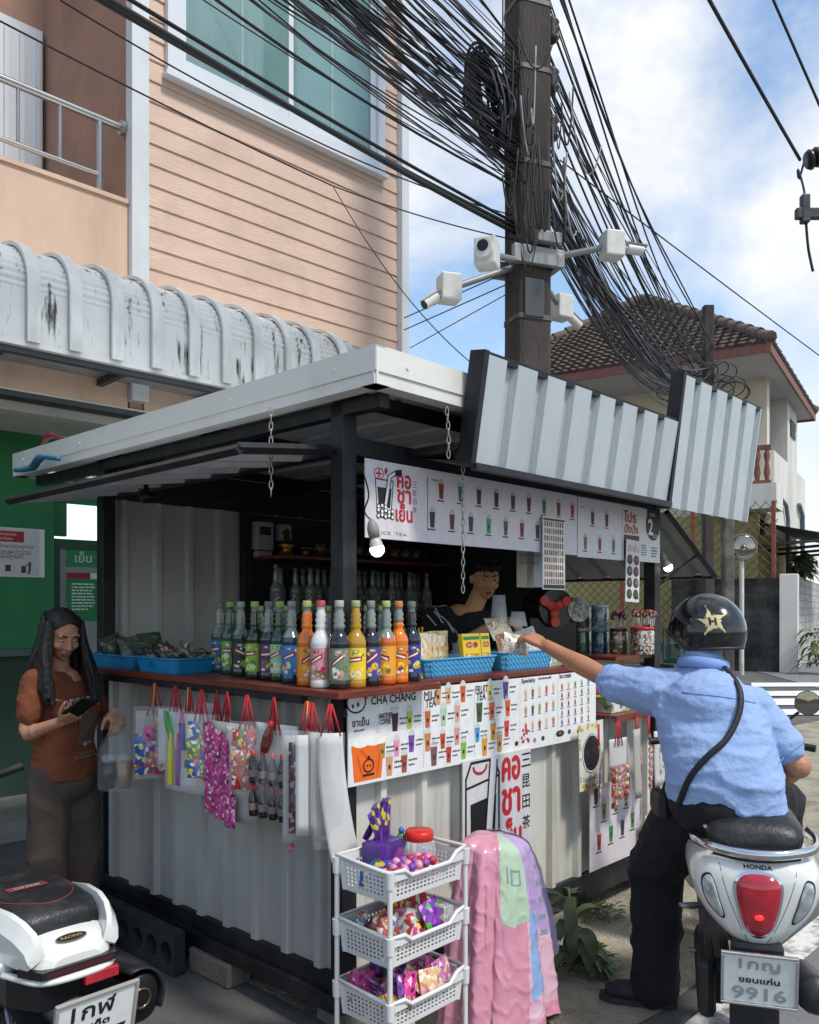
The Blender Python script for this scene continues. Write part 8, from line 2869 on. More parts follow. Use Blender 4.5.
# bag of drinks
bgc = WO + W['lw'] + Vector((0.03, -0.05, -0.20))
bg_ = thing('plastic_bag', 'clear plastic bag with two drink cups hanging from the wrist of the woman', 'bag', bgc)
o = MB(mat('bag_film', '#a9acac', rough=0.12, alpha=0.2, var=0.1, bump=0.8, bscale=25))
def bagf(a, b_):
    t = a * 2 * PI
    s_ = 0.085 * (1 - 0.0 * b_) * (1 if b_ < 0.6 else 1 - (b_ - 0.6) / 0.4 * 0.78)
    return (s_ * math.cos(t) * (1 + 0.05 * math.sin(6 * t + 4 * b_)), 0.7 * s_ * math.sin(t) * (1 + 0.06 * math.sin(5 * t)), -0.14 + 0.30 * b_)
o.grid(bagf, 40, 18, True, cu=True)
o.tube(smooth_path([(-0.02, 0, 0.15), (-0.025, 0.01, 0.19), (-0.01, 0.03, 0.215), (0.015, 0.02, 0.19), (0.02, 0, 0.15)], 5), 0.006, 6)
o.tube(smooth_path([(-0.015, -0.01, 0.15), (-0.02, 0.0, 0.185), (-0.005, 0.02, 0.205), (0.012, 0.01, 0.185), (0.015, -0.01, 0.15)], 5), 0.005, 6)
o.build('film', bg_)
for (x, c_, nm) in ((0.032, '#a58a6a', 'milk_tea'), (-0.036, '#1f1a18', 'cola')):
    o = MB(mat('drink_' + nm, c_, rough=0.2, coat=0.4))
    o.at((x, 0, -0.135))
    o.lathe([(0, 0), (0.026, 0), (0.036, 0.12), (0, 0.12)], 18)
    o.use(M_CLEAR).lathe([(0.0365, 0.121), (0.038, 0.135), (0.03, 0.15), (0, 0.155)], 18)
    o.at()
    o.build('drink_cup', bg_)

# ------------------------------------------------------------------ seller inside
SO = K(1.48, 0.72, 0.23)
sl = thing('person', 'seller in a black striped shirt standing inside the dark kiosk', 'person', SO)
def sp2(u, v, z):
    return K(u, v, z) - SO
S = dict(head=sp2(1.61, 0.60, 1.765), neck=sp2(1.57, 0.67, 1.62), chest=sp2(1.53, 0.72, 1.43), waist=sp2(1.50, 0.74, 1.2), pel=sp2(1.48, 0.74, 1.06), rs=sp2(1.36, 0.75, 1.53), re=sp2(1.30, 0.58, 1.38), rw=sp2(1.47, 0.42, 1.52), ls=sp2(1.70, 0.63, 1.53), le=sp2(1.76, 0.45, 1.35), lw=sp2(1.62, 0.34, 1.44),
         rh=sp2(1.40, 0.76, 1.04), rk=sp2(1.40, 0.70, 0.66), ra=sp2(1.40, 0.76, 0.32), lh=sp2(1.56, 0.72, 1.04), lk=sp2(1.58, 0.66, 0.66), la=sp2(1.58, 0.72, 0.32))
SF = Vector((0.12, -1, 0)).normalized()
SH_ = Head(S['head'], SF * 0.95 + Vector((0.1, 0, -0.22)), (0, 0, 1), 1.0)
o = MB(M_SKIND)
SH_.skull(o)
limb(o, [S['neck'] - Vector((0, 0, 0.06)), S['head'] + Vector((-0.01, 0.02, -0.05))], [0.052, 0.05])
limb(o, [S['pel'], S['waist'], S['chest'], S['chest'] + Vector((0, 0, 0.1))], [0.12, 0.115, 0.12, 0.095])
for a in ('r', 'l'):
    limb(o, [S[a + 's'], S[a + 'e'], S[a + 'w']], [0.045, 0.04, 0.027])
    limb(o, [S[a + 'h'], S[a + 'k'], S[a + 'a']], [0.08, 0.056, 0.04])
hand(o, S['rw'], (S['rw'] - S['re']) + Vector((0.05, -0.1, -0.1)), Vector((-0.2, -0.3, 0.9)), -1, (0.3, 0.5, 0.6, 0.65), 0.06, 1.0, 0.3)
hand(o, S['lw'], (S['lw'] - S['le']), Vector((0.2, -0.3, 0.8)), 1, (0.4, 0.5, 0.55, 0.6), 0.05, 1.0, 0.4)
bd = organic(o, 0.006, 3, 'body')
link_mesh('body', bd, sl, M_SKIND)
SH_.face(sl, 0.0, 0.8)
o = MB(M_HAIR)
o.T = SH_.M
o.grid(lambda a, b_: (lambda th_, p2: (0.084 * math.sin(p2) * math.sin(th_), 0.106 * math.sin(p2) * math.cos(th_) - 0.012, 0.094 * math.cos(p2) + 0.034))(a * 2 * PI, b_ * 1.8 * (1 - 0.52 * max(0, math.cos(a * 2 * PI)) ** 1.5)), 40, 16, True, cu=True, thick=0.014)
for i in range(60):
    t = rr_.uniform(-1.2, 1.2)
    o.tube([(0.075 * math.sin(t), 0.075 * math.cos(t), 0.095 + rr_.uniform(-0.01, 0.01)), (0.086 * math.sin(t), 0.098 * math.cos(t), 0.08), (0.085 * math.sin(t), 0.096 * math.cos(t), 0.062 - rr_.uniform(0, 0.015))], [0.006, 0.006, 0.002], 5)
o.build('hair', sl)
o = MB()
sx_ = (S['ls'] - S['rs']).normalized()
sx_.z = 0
sx_.normalize()
sy_ = Vector((0, 0, 1)).cross(sx_)
def sring(c, rx, ry, n=24):
    return [c + sx_ * rx * math.cos(t) + sy_ * ry * math.sin(t) for t in [2 * PI * k_ / n for k_ in range(n)]]
loft(o, [sring(S['pel'], 0.17, 0.135), sring(S['waist'], 0.165, 0.13), sring(S['chest'], 0.175, 0.13), sring(S['chest'] + Vector((0, 0, 0.1)), 0.16, 0.11), sring(S['neck'] + Vector((0, 0, -0.04)), 0.08, 0.07)])
for a in ('r', 'l'):
    limb(o, [S[a + 's'].lerp(S['chest'] + Vector((0, 0, 0.08)), 0.35), S[a + 's'], S[a + 's'].lerp(S[a + 'e'], 0.85)], [0.088, 0.08, 0.074])
ss = organic(o, 0.009, 5, 'shirt')
wrinkle(ss, 0.012, 5, 7.7)
sso = link_mesh('shirt', ss, sl, mat('seller_black', '#16171a', rough=0.85, var=0.1))
sbv = bvh_of(ss)
vdir = Vector((S['rs'] + SO)) - Vector((0, 0, 1.6))
vdir.normalize()
o = MB(mat('shirt_stripe', '#b9b9b6', rough=0.8))
for i in range(3):
    off_ = Vector((0, 0, 0.05 - 0.022 * i))
    ps_ = smooth_path([S['rs'].lerp(S['chest'], 0.5) + off_ + Vector((0, 0, 0.09)), S['rs'] + off_ + Vector((-0.005, 0, 0.01)), S['rs'].lerp(S['re'], 0.5) + off_, S['rs'].lerp(S['re'], 0.8) + off_ * 0.8], 6)
    out = []
    for p in ps_:
        loc_, nr_, _, _ = sbv.find_nearest(p)
        out.append(loc_ + nr_ * 0.001)
    o.tube(out, 0.0045, 5)
o.build('stripe', sso)
o = MB()
o.ell(S['pel'], (0.16, 0.13, 0.1), 16, 10)
for a in ('r', 'l'):
    limb(o, [S[a + 'h'], S[a + 'k'], S[a + 'a']], [0.1, 0.085, 0.075])
link_mesh('trousers', organic(o, 0.01, 4, 'trousers'), sl, mat('seller_trousers', '#23252b', rough=0.9))
for a in ('r', 'l'):
    shoe(sl, S[a + 'a'], SF, 'shoe', '#2a2a2c')
# cups on the counter
def pcup(loc, label, h_=0.14, r_=0.045, up=True):
    t = thing('plastic_cup', label, 'cup', loc)
    o = MB(mat('cup_clear', '#cfd4d4', rough=0.1, alpha=0.38))
    pr_ = [(r_ * 0.72, 0), (r_, h_), (r_ * 1.05, h_ + 0.003)]
    if not up:
        pr_ = [(r_, 0), (r_ * 0.72, h_), (0, h_)]
    o.lathe(pr_, 20)
    for k_ in range(5):
        zz = h_ * (0.15 + 0.17 * k_)
        rr2 = r_ * (0.72 + 0.28 * zz / h_) if up else r_ * (1 - 0.28 * zz / h_)
        o.tube([(rr2 * 1.01 * math.cos(a), rr2 * 1.01 * math.sin(a), zz) for a in [2 * PI * q / 20 for q in range(20)]], 0.0012, 4, closed=True)
    o.build('cup_wall', t)
    return t
u, v = flat_xy(498, 655, CZ)
pcup(P(499, 626, 4.1), 'tall stack of clear cups in the hand of the seller', 0.15, 0.043, False)
pcup(P(518, 626, 4.1), 'short clear cup beside the outstretched hand', 0.07, 0.046, False)
pcup(K(1.02, 0.28, CZ), 'clear dome lidded cup left of the cup stack', 0.12, 0.045)

# ================================================================== SCOOTERS
M_SCW = mat('scooter_white', '#d0d1cc', rough=0.2, var=0.03, scale=5, coat=0.6, dirt='#9a958a', dirt_amt=0.2, dirt_scale=9)
M_SCBK = mat('scooter_black', '#17181a', rough=0.45, var=0.15, scale=10, dirt='#4a463f', dirt_amt=0.35, dirt_scale=8)
M_SEAT = mat('black_vinyl', '#1b1c1f', rough=0.42, var=0.12, scale=9, bump=0.15, bscale=70, dirt='#6a6866', dirt_amt=0.25, dirt_scale=7)
M_CHROME = mat('chrome', '#c9cacb', rough=0.08, metal=1.0, var=0.04)
M_TYRE = mat('tyre_rubber', '#1c1c1c', rough=0.85, var=0.15, bump=0.3, bscale=60)
M_REDL = mat('red_lens', '#a01826', rough=0.08, var=0.2, scale=25, coat=0.8)
M_CLRL = mat('clear_lens', '#a9adae', rough=0.08, var=0.35, scale=30, coat=0.8, metal=0.3)
M_SILV = mat('cast_silver', '#84858a', rough=0.35, metal=0.8, var=0.1)

def ring_pts(outline, sx, sz, y, cz=0.0, cx=0.0, n=5):
    sp = smooth_path([(a, b_, 0) for a, b_ in outline], n, True)
    return [Vector((cx + p.x * sx, y, cz + (p.y - cz) * sz)) for p in sp]
def skin(o, rings, cap0=True, cap1=True):
    n = len(rings[0])
    vs = [tuple(p) for r_ in rings for p in r_]
    fs = [(i * n + k_, (i + 1) * n + k_, (i + 1) * n + (k_ + 1) % n, i * n + (k_ + 1) % n) for i in range(len(rings) - 1) for k_ in range(n)]
    if cap0:
        fs.append(tuple(range(n)))
    if cap1:
        fs.append(tuple((len(rings) - 1) * n + k_ for k_ in range(n))[::-1])
    o.add(vs, fs, True)
def wheel(root, y, z, r_, wd):
    o = MB(M_TYRE)
    pr_ = [(r_ - 0.06, -wd / 2 * 0.8), (r_ - 0.03, -wd / 2), (r_ - 0.008, -wd / 2 * 0.7), (r_, 0), (r_ - 0.008, wd / 2 * 0.7), (r_ - 0.03, wd / 2), (r_ - 0.06, wd / 2 * 0.8)]
    o.T = Matrix.Translation((0, y, z)) @ Matrix.Rotation(PI / 2, 4, 'Y')
    o.lathe(pr_, 36)
    w_ = o.build('wheel', root)
    o = MB(M_SILV)
    o.T = Matrix.Translation((0, y, z)) @ Matrix.Rotation(PI / 2, 4, 'Y')
    o.lathe([(r_ - 0.062, -wd / 2 * 0.7), (r_ - 0.07, 0), (r_ - 0.062, wd / 2 * 0.7)], 32)
    o.lathe([(0, -wd * 0.4), (0.04, -wd * 0.4), (0.04, wd * 0.4), (0, wd * 0.4)], 16)
    for k_ in range(5):
        a = 2 * PI * k_ / 5
        o.tube([(0.03 * math.cos(a), 0.03 * math.sin(a), 0), ((r_ - 0.066) * math.cos(a + 0.2), (r_ - 0.066) * math.sin(a + 0.2), 0)], [0.016, 0.011], 6)
    o.build('rim', w_)
def plate(root, loc, rx, ry, wd, ht, lines, frame_mat, rz=0.0, emboss='#1c1c1e'):
    """Licence plate facing backwards (-y)."""
    F_ = Matrix.Translation(loc) @ Matrix.Rotation(rz, 4, 'Z') @ Matrix.Rotation(ry, 4, 'Y') @ Matrix.Rotation(rx, 4, 'X') @ FRONT
    o = MB(mat('plate_white', '#cfd0cd', rough=0.35, var=0.03, dirt='#9a9690', dirt_amt=0.3, dirt_scale=14))
    o.frame(F_)
    o.prism(rrect(wd, ht, 0.012, 3), 0, 0.003)
    for (s_, x, y, h_, w_, c_) in lines:
        o.use(c_).text(s_, x, y, h=h_, w=w_, z=0.0042, bold=0.0012)
    p = o.build('licence_plate', root)
    o = MB(frame_mat)
    o.frame(F_)
    e = 0.008
    o.b2((-wd / 2 - e, ht / 2 - 0.002, -0.004), (wd / 2 + e, ht / 2 + e, 0.009), 0.003)
    o.b2((-wd / 2 - e, -ht / 2 - e, -0.004), (wd / 2 + e, -ht / 2 + 0.002, 0.009), 0.003)
    o.b2((-wd / 2 - e, -ht / 2 + 0.0021, -0.004), (-wd / 2 + 0.002, ht / 2 - 0.0021, 0.009), 0.002)
    o.b2((wd / 2 - 0.002, -ht / 2 + 0.0021, -0.004), (wd / 2 + e, ht / 2 - 0.0021, 0.009), 0.002)
    o.build('frame', p)

# ------------------------------------------------------------------ white round scooter of the rider
sc = thing('scooter', 'round bodied white scooter with chrome rail and red tail lamp under the rider', 'scooter', (1.215, 3.02, 0), -R(17))
OUT = [(0, 0.795), (0.14, 0.79), (0.195, 0.745), (0.203, 0.68), (0.172, 0.60), (0.105, 0.525), (0.045, 0.485), (0, 0.478), (-0.045, 0.485), (-0.105, 0.525), (-0.172, 0.60), (-0.203, 0.68), (-0.195, 0.745), (-0.14, 0.79)]
rings = []
for (y, sx, sz) in ((-0.325, 0.40, 0.45), (-0.318, 0.62, 0.68), (-0.295, 0.82, 0.86), (-0.25, 0.95, 0.96), (-0.17, 1.02, 1.0), (0.0, 1.06, 1.0), (0.2, 1.02, 0.98), (0.38, 0.85, 0.95), (0.48, 0.6, 0.9)):
    rings.append(ring_pts(OUT, sx, sz, y + 0.0, 0.66))
o = MB(M_SCW)
skin(o, rings)
bdy = o.build('rear_body', sc)
sbv2 = BVHTree.FromPolygons([Vector(v) for v in o.v], o.f)
def onrear(x, z, lift=0.0):
    hit = sbv2.ray_cast(Vector((x, -1, z)), Vector((0, 1, 0)), 2)
    q = hit[0] if hit[0] is not None else Vector((x, -0.25, z))
    return Vector((q.x, q.y - lift, q.z))
def lens(outline, mt, nm, puff, lift=0.003, n=4, rows=8):
    sp = [Vector((p.x, p.y)) for p in smooth_path([(a, b_, 0) for a, b_ in outline], n, True)]
    c = sum(sp, Vector((0, 0))) / len(sp)
    o = MB(mt)
    m_ = len(sp)
    vs = []
    for i in range(rows + 1):
        f = 1 - i / rows
        for p in sp:
            q = c + (p - c) * f
            w3 = onrear(q.x, q.y, lift + puff * (1 - f * f) ** 0.5)
            vs.append(tuple(w3))
    fs = [(i * m_ + k_, i * m_ + (k_ + 1) % m_, (i + 1) * m_ + (k_ + 1) % m_, (i + 1) * m_ + k_) for i in range(rows) for k_ in range(m_)]
    o.add(vs, fs, True)
    return o.build(nm, sc), sp
TL = [(0, 0.745), (0.045, 0.738), (0.066, 0.708), (0.062, 0.65), (0.040, 0.575), (0.0, 0.545), (-0.040, 0.575), (-0.062, 0.65), (-0.066, 0.708), (-0.045, 0.738)]
tl, sp = lens([(a * 1.12, 0.657 + (b_ - 0.657) * 1.08) for a, b_ in TL], M_CHROME, 'lamp_surround', 0.004, 0.002)
tl, sp = lens(TL, M_REDL, 'tail_lamp', 0.022, 0.006)
o = MB(mat('lit_tail', '#c9202a', rough=0.2, emit='#ff2a20', estr=1.2))
c = onrear(0, 0.615, 0.028)
o.ell(c, (0.014, 0.006, 0.009), 12, 8)
o.build('bulb', tl)
for s_ in (-1, 1):
    IN = [(s_ * a, b_) for a, b_ in ((0.145, 0.725), (0.165, 0.715), (0.168, 0.68), (0.150, 0.63), (0.115, 0.595), (0.105, 0.605), (0.118, 0.65), (0.132, 0.70))]
    dk, _ = lens([(s_ * 0.138 + (a - s_ * 0.138) * 1.15, 0.662 + (b_ - 0.662) * 1.1) for a, b_ in IN], M_SCBK, 'indicator_surround', 0.002, 0.002)
    lens(IN, M_CLRL, 'indicator', 0.008, 0.004)
o = MB('#3a3d40')
o.text('HONDA', 0, 0, w=0.085, h=0.011, z=0, bold=0.0008)
for i, v in enumerate(o.v):
    q = onrear(v[0], 0.763 + v[1], 0.0015)
    o.v[i] = tuple(q)
o.build('badge', bdy)
o = MB(M_CHROME)
o.tube(smooth_path([(0.0, 0, 0), (0.03, 0, 0.012), (0.07, 0, 0.02), (0.035, 0, -0.01), (0.0, 0, -0.008)], 4), 0.006, 6)
for i, v in enumerate(o.v):
    q = sbv2.ray_cast(Vector((1, -0.06 - 0.0 + v[0], 0.655 + v[2])), Vector((-1, 0, 0)), 2)[0]
    if q is not None:
        o.v[i] = (q.x + 0.004 + v[1] * 0.5, q.y, q.z)
o.build('side_emblem', bdy)
for s_ in (-1, 1):
    o = MB(mat('panel_gap', '#4a4b4a', rough=0.8))
    o.tube([onrear(s_ * (0.118 - 0.10 * t ** 1.5), 0.785 - 0.285 * t, -0.0012) for t in [i / 14 for i in range(15)]], 0.0022, 4)
    o.build('panel_gap', bdy)
# seat
SEAT = [(0, 0.90), (0.10, 0.892), (0.150, 0.865), (0.155, 0.825), (0.13, 0.80), (0, 0.795), (-0.13, 0.80), (-0.155, 0.825), (-0.150, 0.865), (-0.10, 0.892)]
o = MB(M_SEAT)
skin(o, [ring_pts(SEAT, a, b_, y, 0.80) for (y, a, b_) in ((-0.245, 0.55, 0.35), (-0.235, 0.80, 0.65), (-0.20, 0.96, 0.90), (-0.10, 1.02, 1.0), (0.1, 1.02, 0.96), (0.3, 0.95, 0.80), (0.48, 0.7, 0.68), (0.55, 0.45, 0.4))])
o.build('seat', sc)
o = MB(M_CHROME)
o.tube(smooth_path([(-0.20, 0.06, 0.80), (-0.205, -0.08, 0.806), (-0.17, -0.24, 0.812), (-0.06, -0.315, 0.806), (0.06, -0.315, 0.806), (0.17, -0.24, 0.812), (0.205, -0.08, 0.806), (0.20, 0.06, 0.80)], 6), 0.012, 8, flat=1.4)
o.build('grab_rail', sc)
o = MB(M_SCBK)
o.tube(smooth_path([(-0.13, -0.255, 0.787), (-0.05, -0.295, 0.785), (0.05, -0.295, 0.785), (0.13, -0.255, 0.787)], 5), 0.010, 6)
o.build('seat_trim', sc)
o = MB(M_SCBK)
o.box((0, -0.12, 0.42), (0.12, 0.36, 0.16), 0.03)
o.box((0, -0.285, 0.42), (0.16, 0.06, 0.2), 0.02)
o.build('rear_fender', sc)
o = MB(M_SCBK)
o.box((-0.01, -0.30, 0.225), (0.15, 0.022, 0.25), 0.008)
o.build('mudflap', sc)
o = MB(M_SCBK)
o.box((-0.12, 0.06, 0.30), (0.12, 0.42, 0.16), 0.04)
o.box((-0.15, -0.06, 0.30), (0.06, 0.3, 0.2), 0.03)
o.build('engine', sc)
mf = MB(mat('muffler_dark', '#3a3a3c', rough=0.4, metal=0.5, var=0.2))
mf.tube(smooth_path([(0.13, 0.25, 0.24), (0.17, 0.1, 0.27), (0.18, -0.1, 0.31), (0.18, -0.26, 0.35)], 5), [0.03] * 6 + [0.062] * 9 + [0.05], 14)
mo = mf.build('muffler', sc)
o = MB(M_SCW)
o.grid(lambda a, b_: (0.185 + 0.066 * math.cos((a - 0.5) * 2.0), -0.30 + 0.40 * b_, 0.36 - 0.14 * b_ + 0.07 * math.sin((a - 0.5) * 2.0)), 10, 8, True, thick=0.004)
o.build('heat_shield', mo)
for pts_ in ([(-0.14, 0.02, 0.52), (-0.20, -0.03, 0.525), (-0.235, -0.05, 0.53)], [(-0.12, 0.10, 0.32), (-0.16, 0.1, 0.317), (-0.2, 0.1, 0.315)]):
    o = MB(M_SILV)
    o.tube(pts_, [0.014, 0.017, 0.012], 8, flat=0.7)
    o.build('footpeg', sc)
wheel(sc, 0.0, 0.24, 0.24, 0.10)
wheel(sc, 1.22, 0.25, 0.25, 0.09)
plate(sc, (0.0, -0.345, 0.415), 0.16, 0.0, 0.215, 0.165, [('1กญ', 0.0, 0.048, 0.040, 0.12, '#8d8e90'), ('ขอนแก่น', 0.0, 0.000, 0.022, 0.12, '#2a2b2d'), ('9916', 0.0, -0.048, 0.042, 0.16, '#8d8e90')], M_CHROME)
# front half
o = MB(M_SCW)
skin(o, [ring_pts([(0, 1.0), (0.13, 0.96), (0.19, 0.75), (0.17, 0.45), (0.10, 0.28), (-0.10, 0.28), (-0.17, 0.45), (-0.19, 0.75), (-0.13, 0.96)], a, b_, y, 0.6) for (y, a, b_) in ((0.84, 1.30, 0.85), (0.87, 1.42, 0.97), (0.95, 1.36, 0.98), (1.02, 1.1, 0.92), (1.08, 0.6, 0.7))])
o.build('leg_shield', sc)
o = MB(M_SCBK)
o.box((0, 0.66, 0.28), (0.3, 0.5, 0.07), 0.02)
o.build('floorboard', sc)
o = MB(M_SCW)
o.tube([(-0.2, 0.98, 0.98), (0, 0.98, 1.02), (0.2, 0.98, 0.98)], [0.04, 0.085, 0.04], 14)
o.build('handlebar_cover', sc)
for s_ in (-1, 1):
    o = MB(M_SCBK)
    o.cyl((s_ * 0.19, 0.98, 0.985), (s_ * 0.36, 0.93, 0.965), 0.017, 0.017, 12)
    o.tube([(s_ * 0.21, 1.03, 0.985), (s_ * 0.34, 1.0, 0.965)], 0.006, 6)
    o.build('grip', sc)
    mr = MB(M_SCBK)
    mr.tube(smooth_path([(s_ * 0.17, 0.99, 1.0), (s_ * 0.23, 1.0, 1.06), (s_ * 0.30, 1.0, 1.12)], 4), 0.007, 6)
    mr.T = Matrix.Translation((s_ * 0.335, 0.99, 1.165)) @ Matrix.Rotation(PI / 2, 4, 'X')
    mr.lathe([(0, -0.03), (0.04, -0.022), (0.056, 0.0), (0.056, 0.008)], 22)
    mro = mr.build('mirror', sc)
    o = MB(M_MIR)
    o.T = Matrix.Translation((s_ * 0.335, 0.981, 1.165)) @ Matrix.Rotation(PI / 2, 4, 'X')
    o.lathe([(0.054, 0.0), (0.03, 0.003), (0, 0.004)], 22)
    o.build('mirror_glass', mro)
o = MB(M_SCBK)
o.tube([(0, 1.04, 0.55), (0, 1.22, 0.25)], 0.03, 8)
o.tube([(0.07, 1.05, 0.6), (0.07, 1.22, 0.25)], 0.02, 8)
o.build('fork', sc)
o = MB(M_SCW)
o.grid(lambda a, b_: ((b_ - 0.5) * 0.14, 1.22 + 0.28 * math.cos(0.6 + a * 1.9), 0.25 + 0.28 * math.sin(0.6 + a * 1.9)), 14, 6, True, thick=0.005)
o.build('front_fender', sc)

# ------------------------------------------------------------------ parked scooter, left
lx = thing('scooter', 'parked white and black sporty scooter at the lower left corner', 'scooter', K(-1.09, 0.19, 0), TH)
lx.scale = (0.93, 0.95, 0.94)
BLK2 = mat('tail_black', '#131416', rough=0.3, var=0.1, coat=0.3)
COWL = [(0, 0.056), (0.06, 0.055), (0.115, 0.05), (0.15, 0.028), (0.165, 0.0), (0.175, -0.03), (0.14, -0.06), (0, -0.065), (-0.14, -0.06), (-0.175, -0.03), (-0.165, 0.0), (-0.15, 0.028), (-0.115, 0.05), (-0.06, 0.055)]
def cring(y, sx, sz, cz_):
    return [Vector((p.x * sx, y, cz_ + p.y * sz)) for p in [Vector((a, b_)) for a, b_ in COWL]]
o = MB(M_SCW)
skin(o, [cring(-0.392, 0.40, 0.28, 0.738), cring(-0.38, 0.56, 0.46, 0.742), cring(-0.34, 0.70, 0.62, 0.755), cring(-0.26, 0.84, 0.80, 0.772), cring(-0.12, 0.98, 1.1, 0.770), cring(0.10, 1.10, 1.35, 0.735), cring(0.40, 0.98, 1.6, 0.66), cring(0.58, 0.7, 1.4, 0.60)])
tc_ = o.build('tail_cowl', lx, crease=24)
for s_ in (-1, 1):                              # side wings rising beside the seat
    o = MB(M_SCW)
    def wr(y, w_, zt, zb):
        return [Vector((s_ * p.x, y, p.y)) for p in [Vector((w_ + x, z_)) for x, z_ in ((0.122, zb), (0.134, zt), (0.150, zt - 0.002), (0.170, zt - 0.045), (0.160, zb - 0.02))]]
    skin(o, [wr(*q) for q in ((-0.372, -0.040, 0.800, 0.762), (-0.36, -0.034, 0.826, 0.752), (-0.32, -0.022, 0.850, 0.75), (-0.26, -0.012, 0.862, 0.75), (-0.16, -0.002, 0.860, 0.755), (-0.04, 0.002, 0.838, 0.75), (0.08, -0.010, 0.800, 0.74))][::s_])
    o.build('side_wing', lx, crease=28)
o = MB(BLK2)
o.prism([(-0.105, -0.405), (0.105, -0.405), (0.14, -0.33), (-0.14, -0.33)], 0.712, 0.733)
o.build('tail_slot', lx)
o = MB(M_SCW)
o.tube(smooth_path([(-0.17, -0.16, 0.70), (-0.13, -0.30, 0.698), (-0.08, -0.395, 0.70), (0.08, -0.395, 0.70), (0.13, -0.30, 0.698), (0.17, -0.16, 0.70)], 6), 0.014, 8, flat=0.7)
o.build('lower_lip', lx)
o = MB(M_SCW)
skin(o, [[Vector(q) for q in ((-0.10, y, zb), (-0.10, y, zt), (-0.185, y, zt - 0.005), (-0.20, y, (zt + zb) / 2), (-0.15, y, zb))] for y, zt, zb in ((-0.26, 0.735, 0.70), (-0.1, 0.73, 0.64), (0.3, 0.70, 0.52), (0.55, 0.66, 0.50))])
o.build('side_panel', lx)
o = MB(BLK2)
o.prism([(-0.10, -0.38), (0.10, -0.38), (0.15, -0.28), (0.15, 0.05), (-0.15, 0.05), (-0.15, -0.28)], 0.62, 0.70)
o.build('under_tail', lx)
o = MB(mat('smoked_lens', '#3a1216', rough=0.1, coat=0.6))
o.prism([(-0.095, -0.409), (0.095, -0.409), (0.12, -0.37), (-0.12, -0.37)], 0.716, 0.729)
o.build('tail_lamp', lx)
SEAT2 = [(0, 0.86), (0.09, 0.858), (0.135, 0.845), (0.15, 0.815), (0.14, 0.79), (0, 0.785), (-0.14, 0.79), (-0.15, 0.815), (-0.135, 0.845), (-0.09, 0.858)]
o = MB(M_SEAT)
skin(o, [ring_pts(SEAT2, a, b_, y, 0.80 + dz) if True else None for (y, a, b_, dz) in ((-0.305, 0.52, 0.6, -0.01), (-0.295, 0.72, 0.85, -0.01), (-0.22, 0.92, 1.0, 0.0), (-0.10, 1.0, 1.0, 0.0), (0.05, 1.06, 0.95, -0.01), (0.16, 1.1, 0.9, -0.02), (0.24, 1.08, 0.8, -0.04), (0.45, 0.95, 0.75, -0.05), (0.62, 0.6, 0.7, -0.04))])
se = o.build('seat', lx)
sbv3 = BVHTree.FromPolygons([Vector(v) for v in o.v], o.f)
def flat_on_seat(mb, c, xa, ya, lift):
    for i, v in enumerate(mb.v):
        p = Vector(c) + Vector(xa) * v[0] + Vector(ya) * v[1]
        hit = sbv3.ray_cast(Vector((p.x, p.y, 2)), Vector((0, 0, -1)), 3)
        mb.v[i] = (p.x, p.y, (hit[0].z if hit[0] is not None else 0.86) + lift + v[2])
o = MB('#7f1f2c')
for i in range(10):
    for j in range(3):
        o.rect(-0.06 + 0.012 * i, -0.016 + 0.0107 * j, -0.048 + 0.012 * i, -0.0053 + 0.0107 * j, 0)
o.use('#c2bcb4').text('Cool Attack', 0, 0, w=0.075, h=0.014, z=0.001, bold=0.0004)
for a in (((-0.056, -0.013), (0.056, -0.013)), ((-0.056, 0.013), (0.056, 0.013))):
    o.line([a[0], a[1]], 0.0012, 0.001)
flat_on_seat(o, (0.0, -0.06, 0), (1, 0, 0), (0, 1, 0), 0.002)
o.build('seat_badge', se)
o = MB(mat('seam_red', '#6a2c34', rough=0.7))
pts = []
for t in [i / 24 for i in range(25)]:
    a = PI * (t - 0.0)
    x, y = 0.118 * math.cos(a), -0.05 - 0.19 * math.sin(a)
    hit = sbv3.ray_cast(Vector((x, y, 2)), Vector((0, 0, -1)), 3)
    pts.append((x, y, (hit[0].z if hit[0] is not None else 0.85) + 0.001))
o.tube(pts, 0.002, 5)
o.build('seam', se)
o = MB('#5a4a3a')
tbv = BVHTree.FromPolygons([Vector(v) for v in MB().v] or [Vector((0, 0, 0)), Vector((1, 0, 0)), Vector((0, 1, 0))], [(0, 1, 2)])
o.disc(0, 0, 0.045, 0.016, 0.0, 20)
o.use('#1a1a1c').disc(0, 0, 0.04, 0.013, 0.0008, 20)
o.use('#b5974a').text('RACING', 0, 0, w=0.06, h=0.010, z=0.0014)
o.at()
ob = o.build('cowl_badge', tc_)
ob.location = (0.0, -0.352, 0.789)
ob.rotation_euler = (0.33, 0, 0)
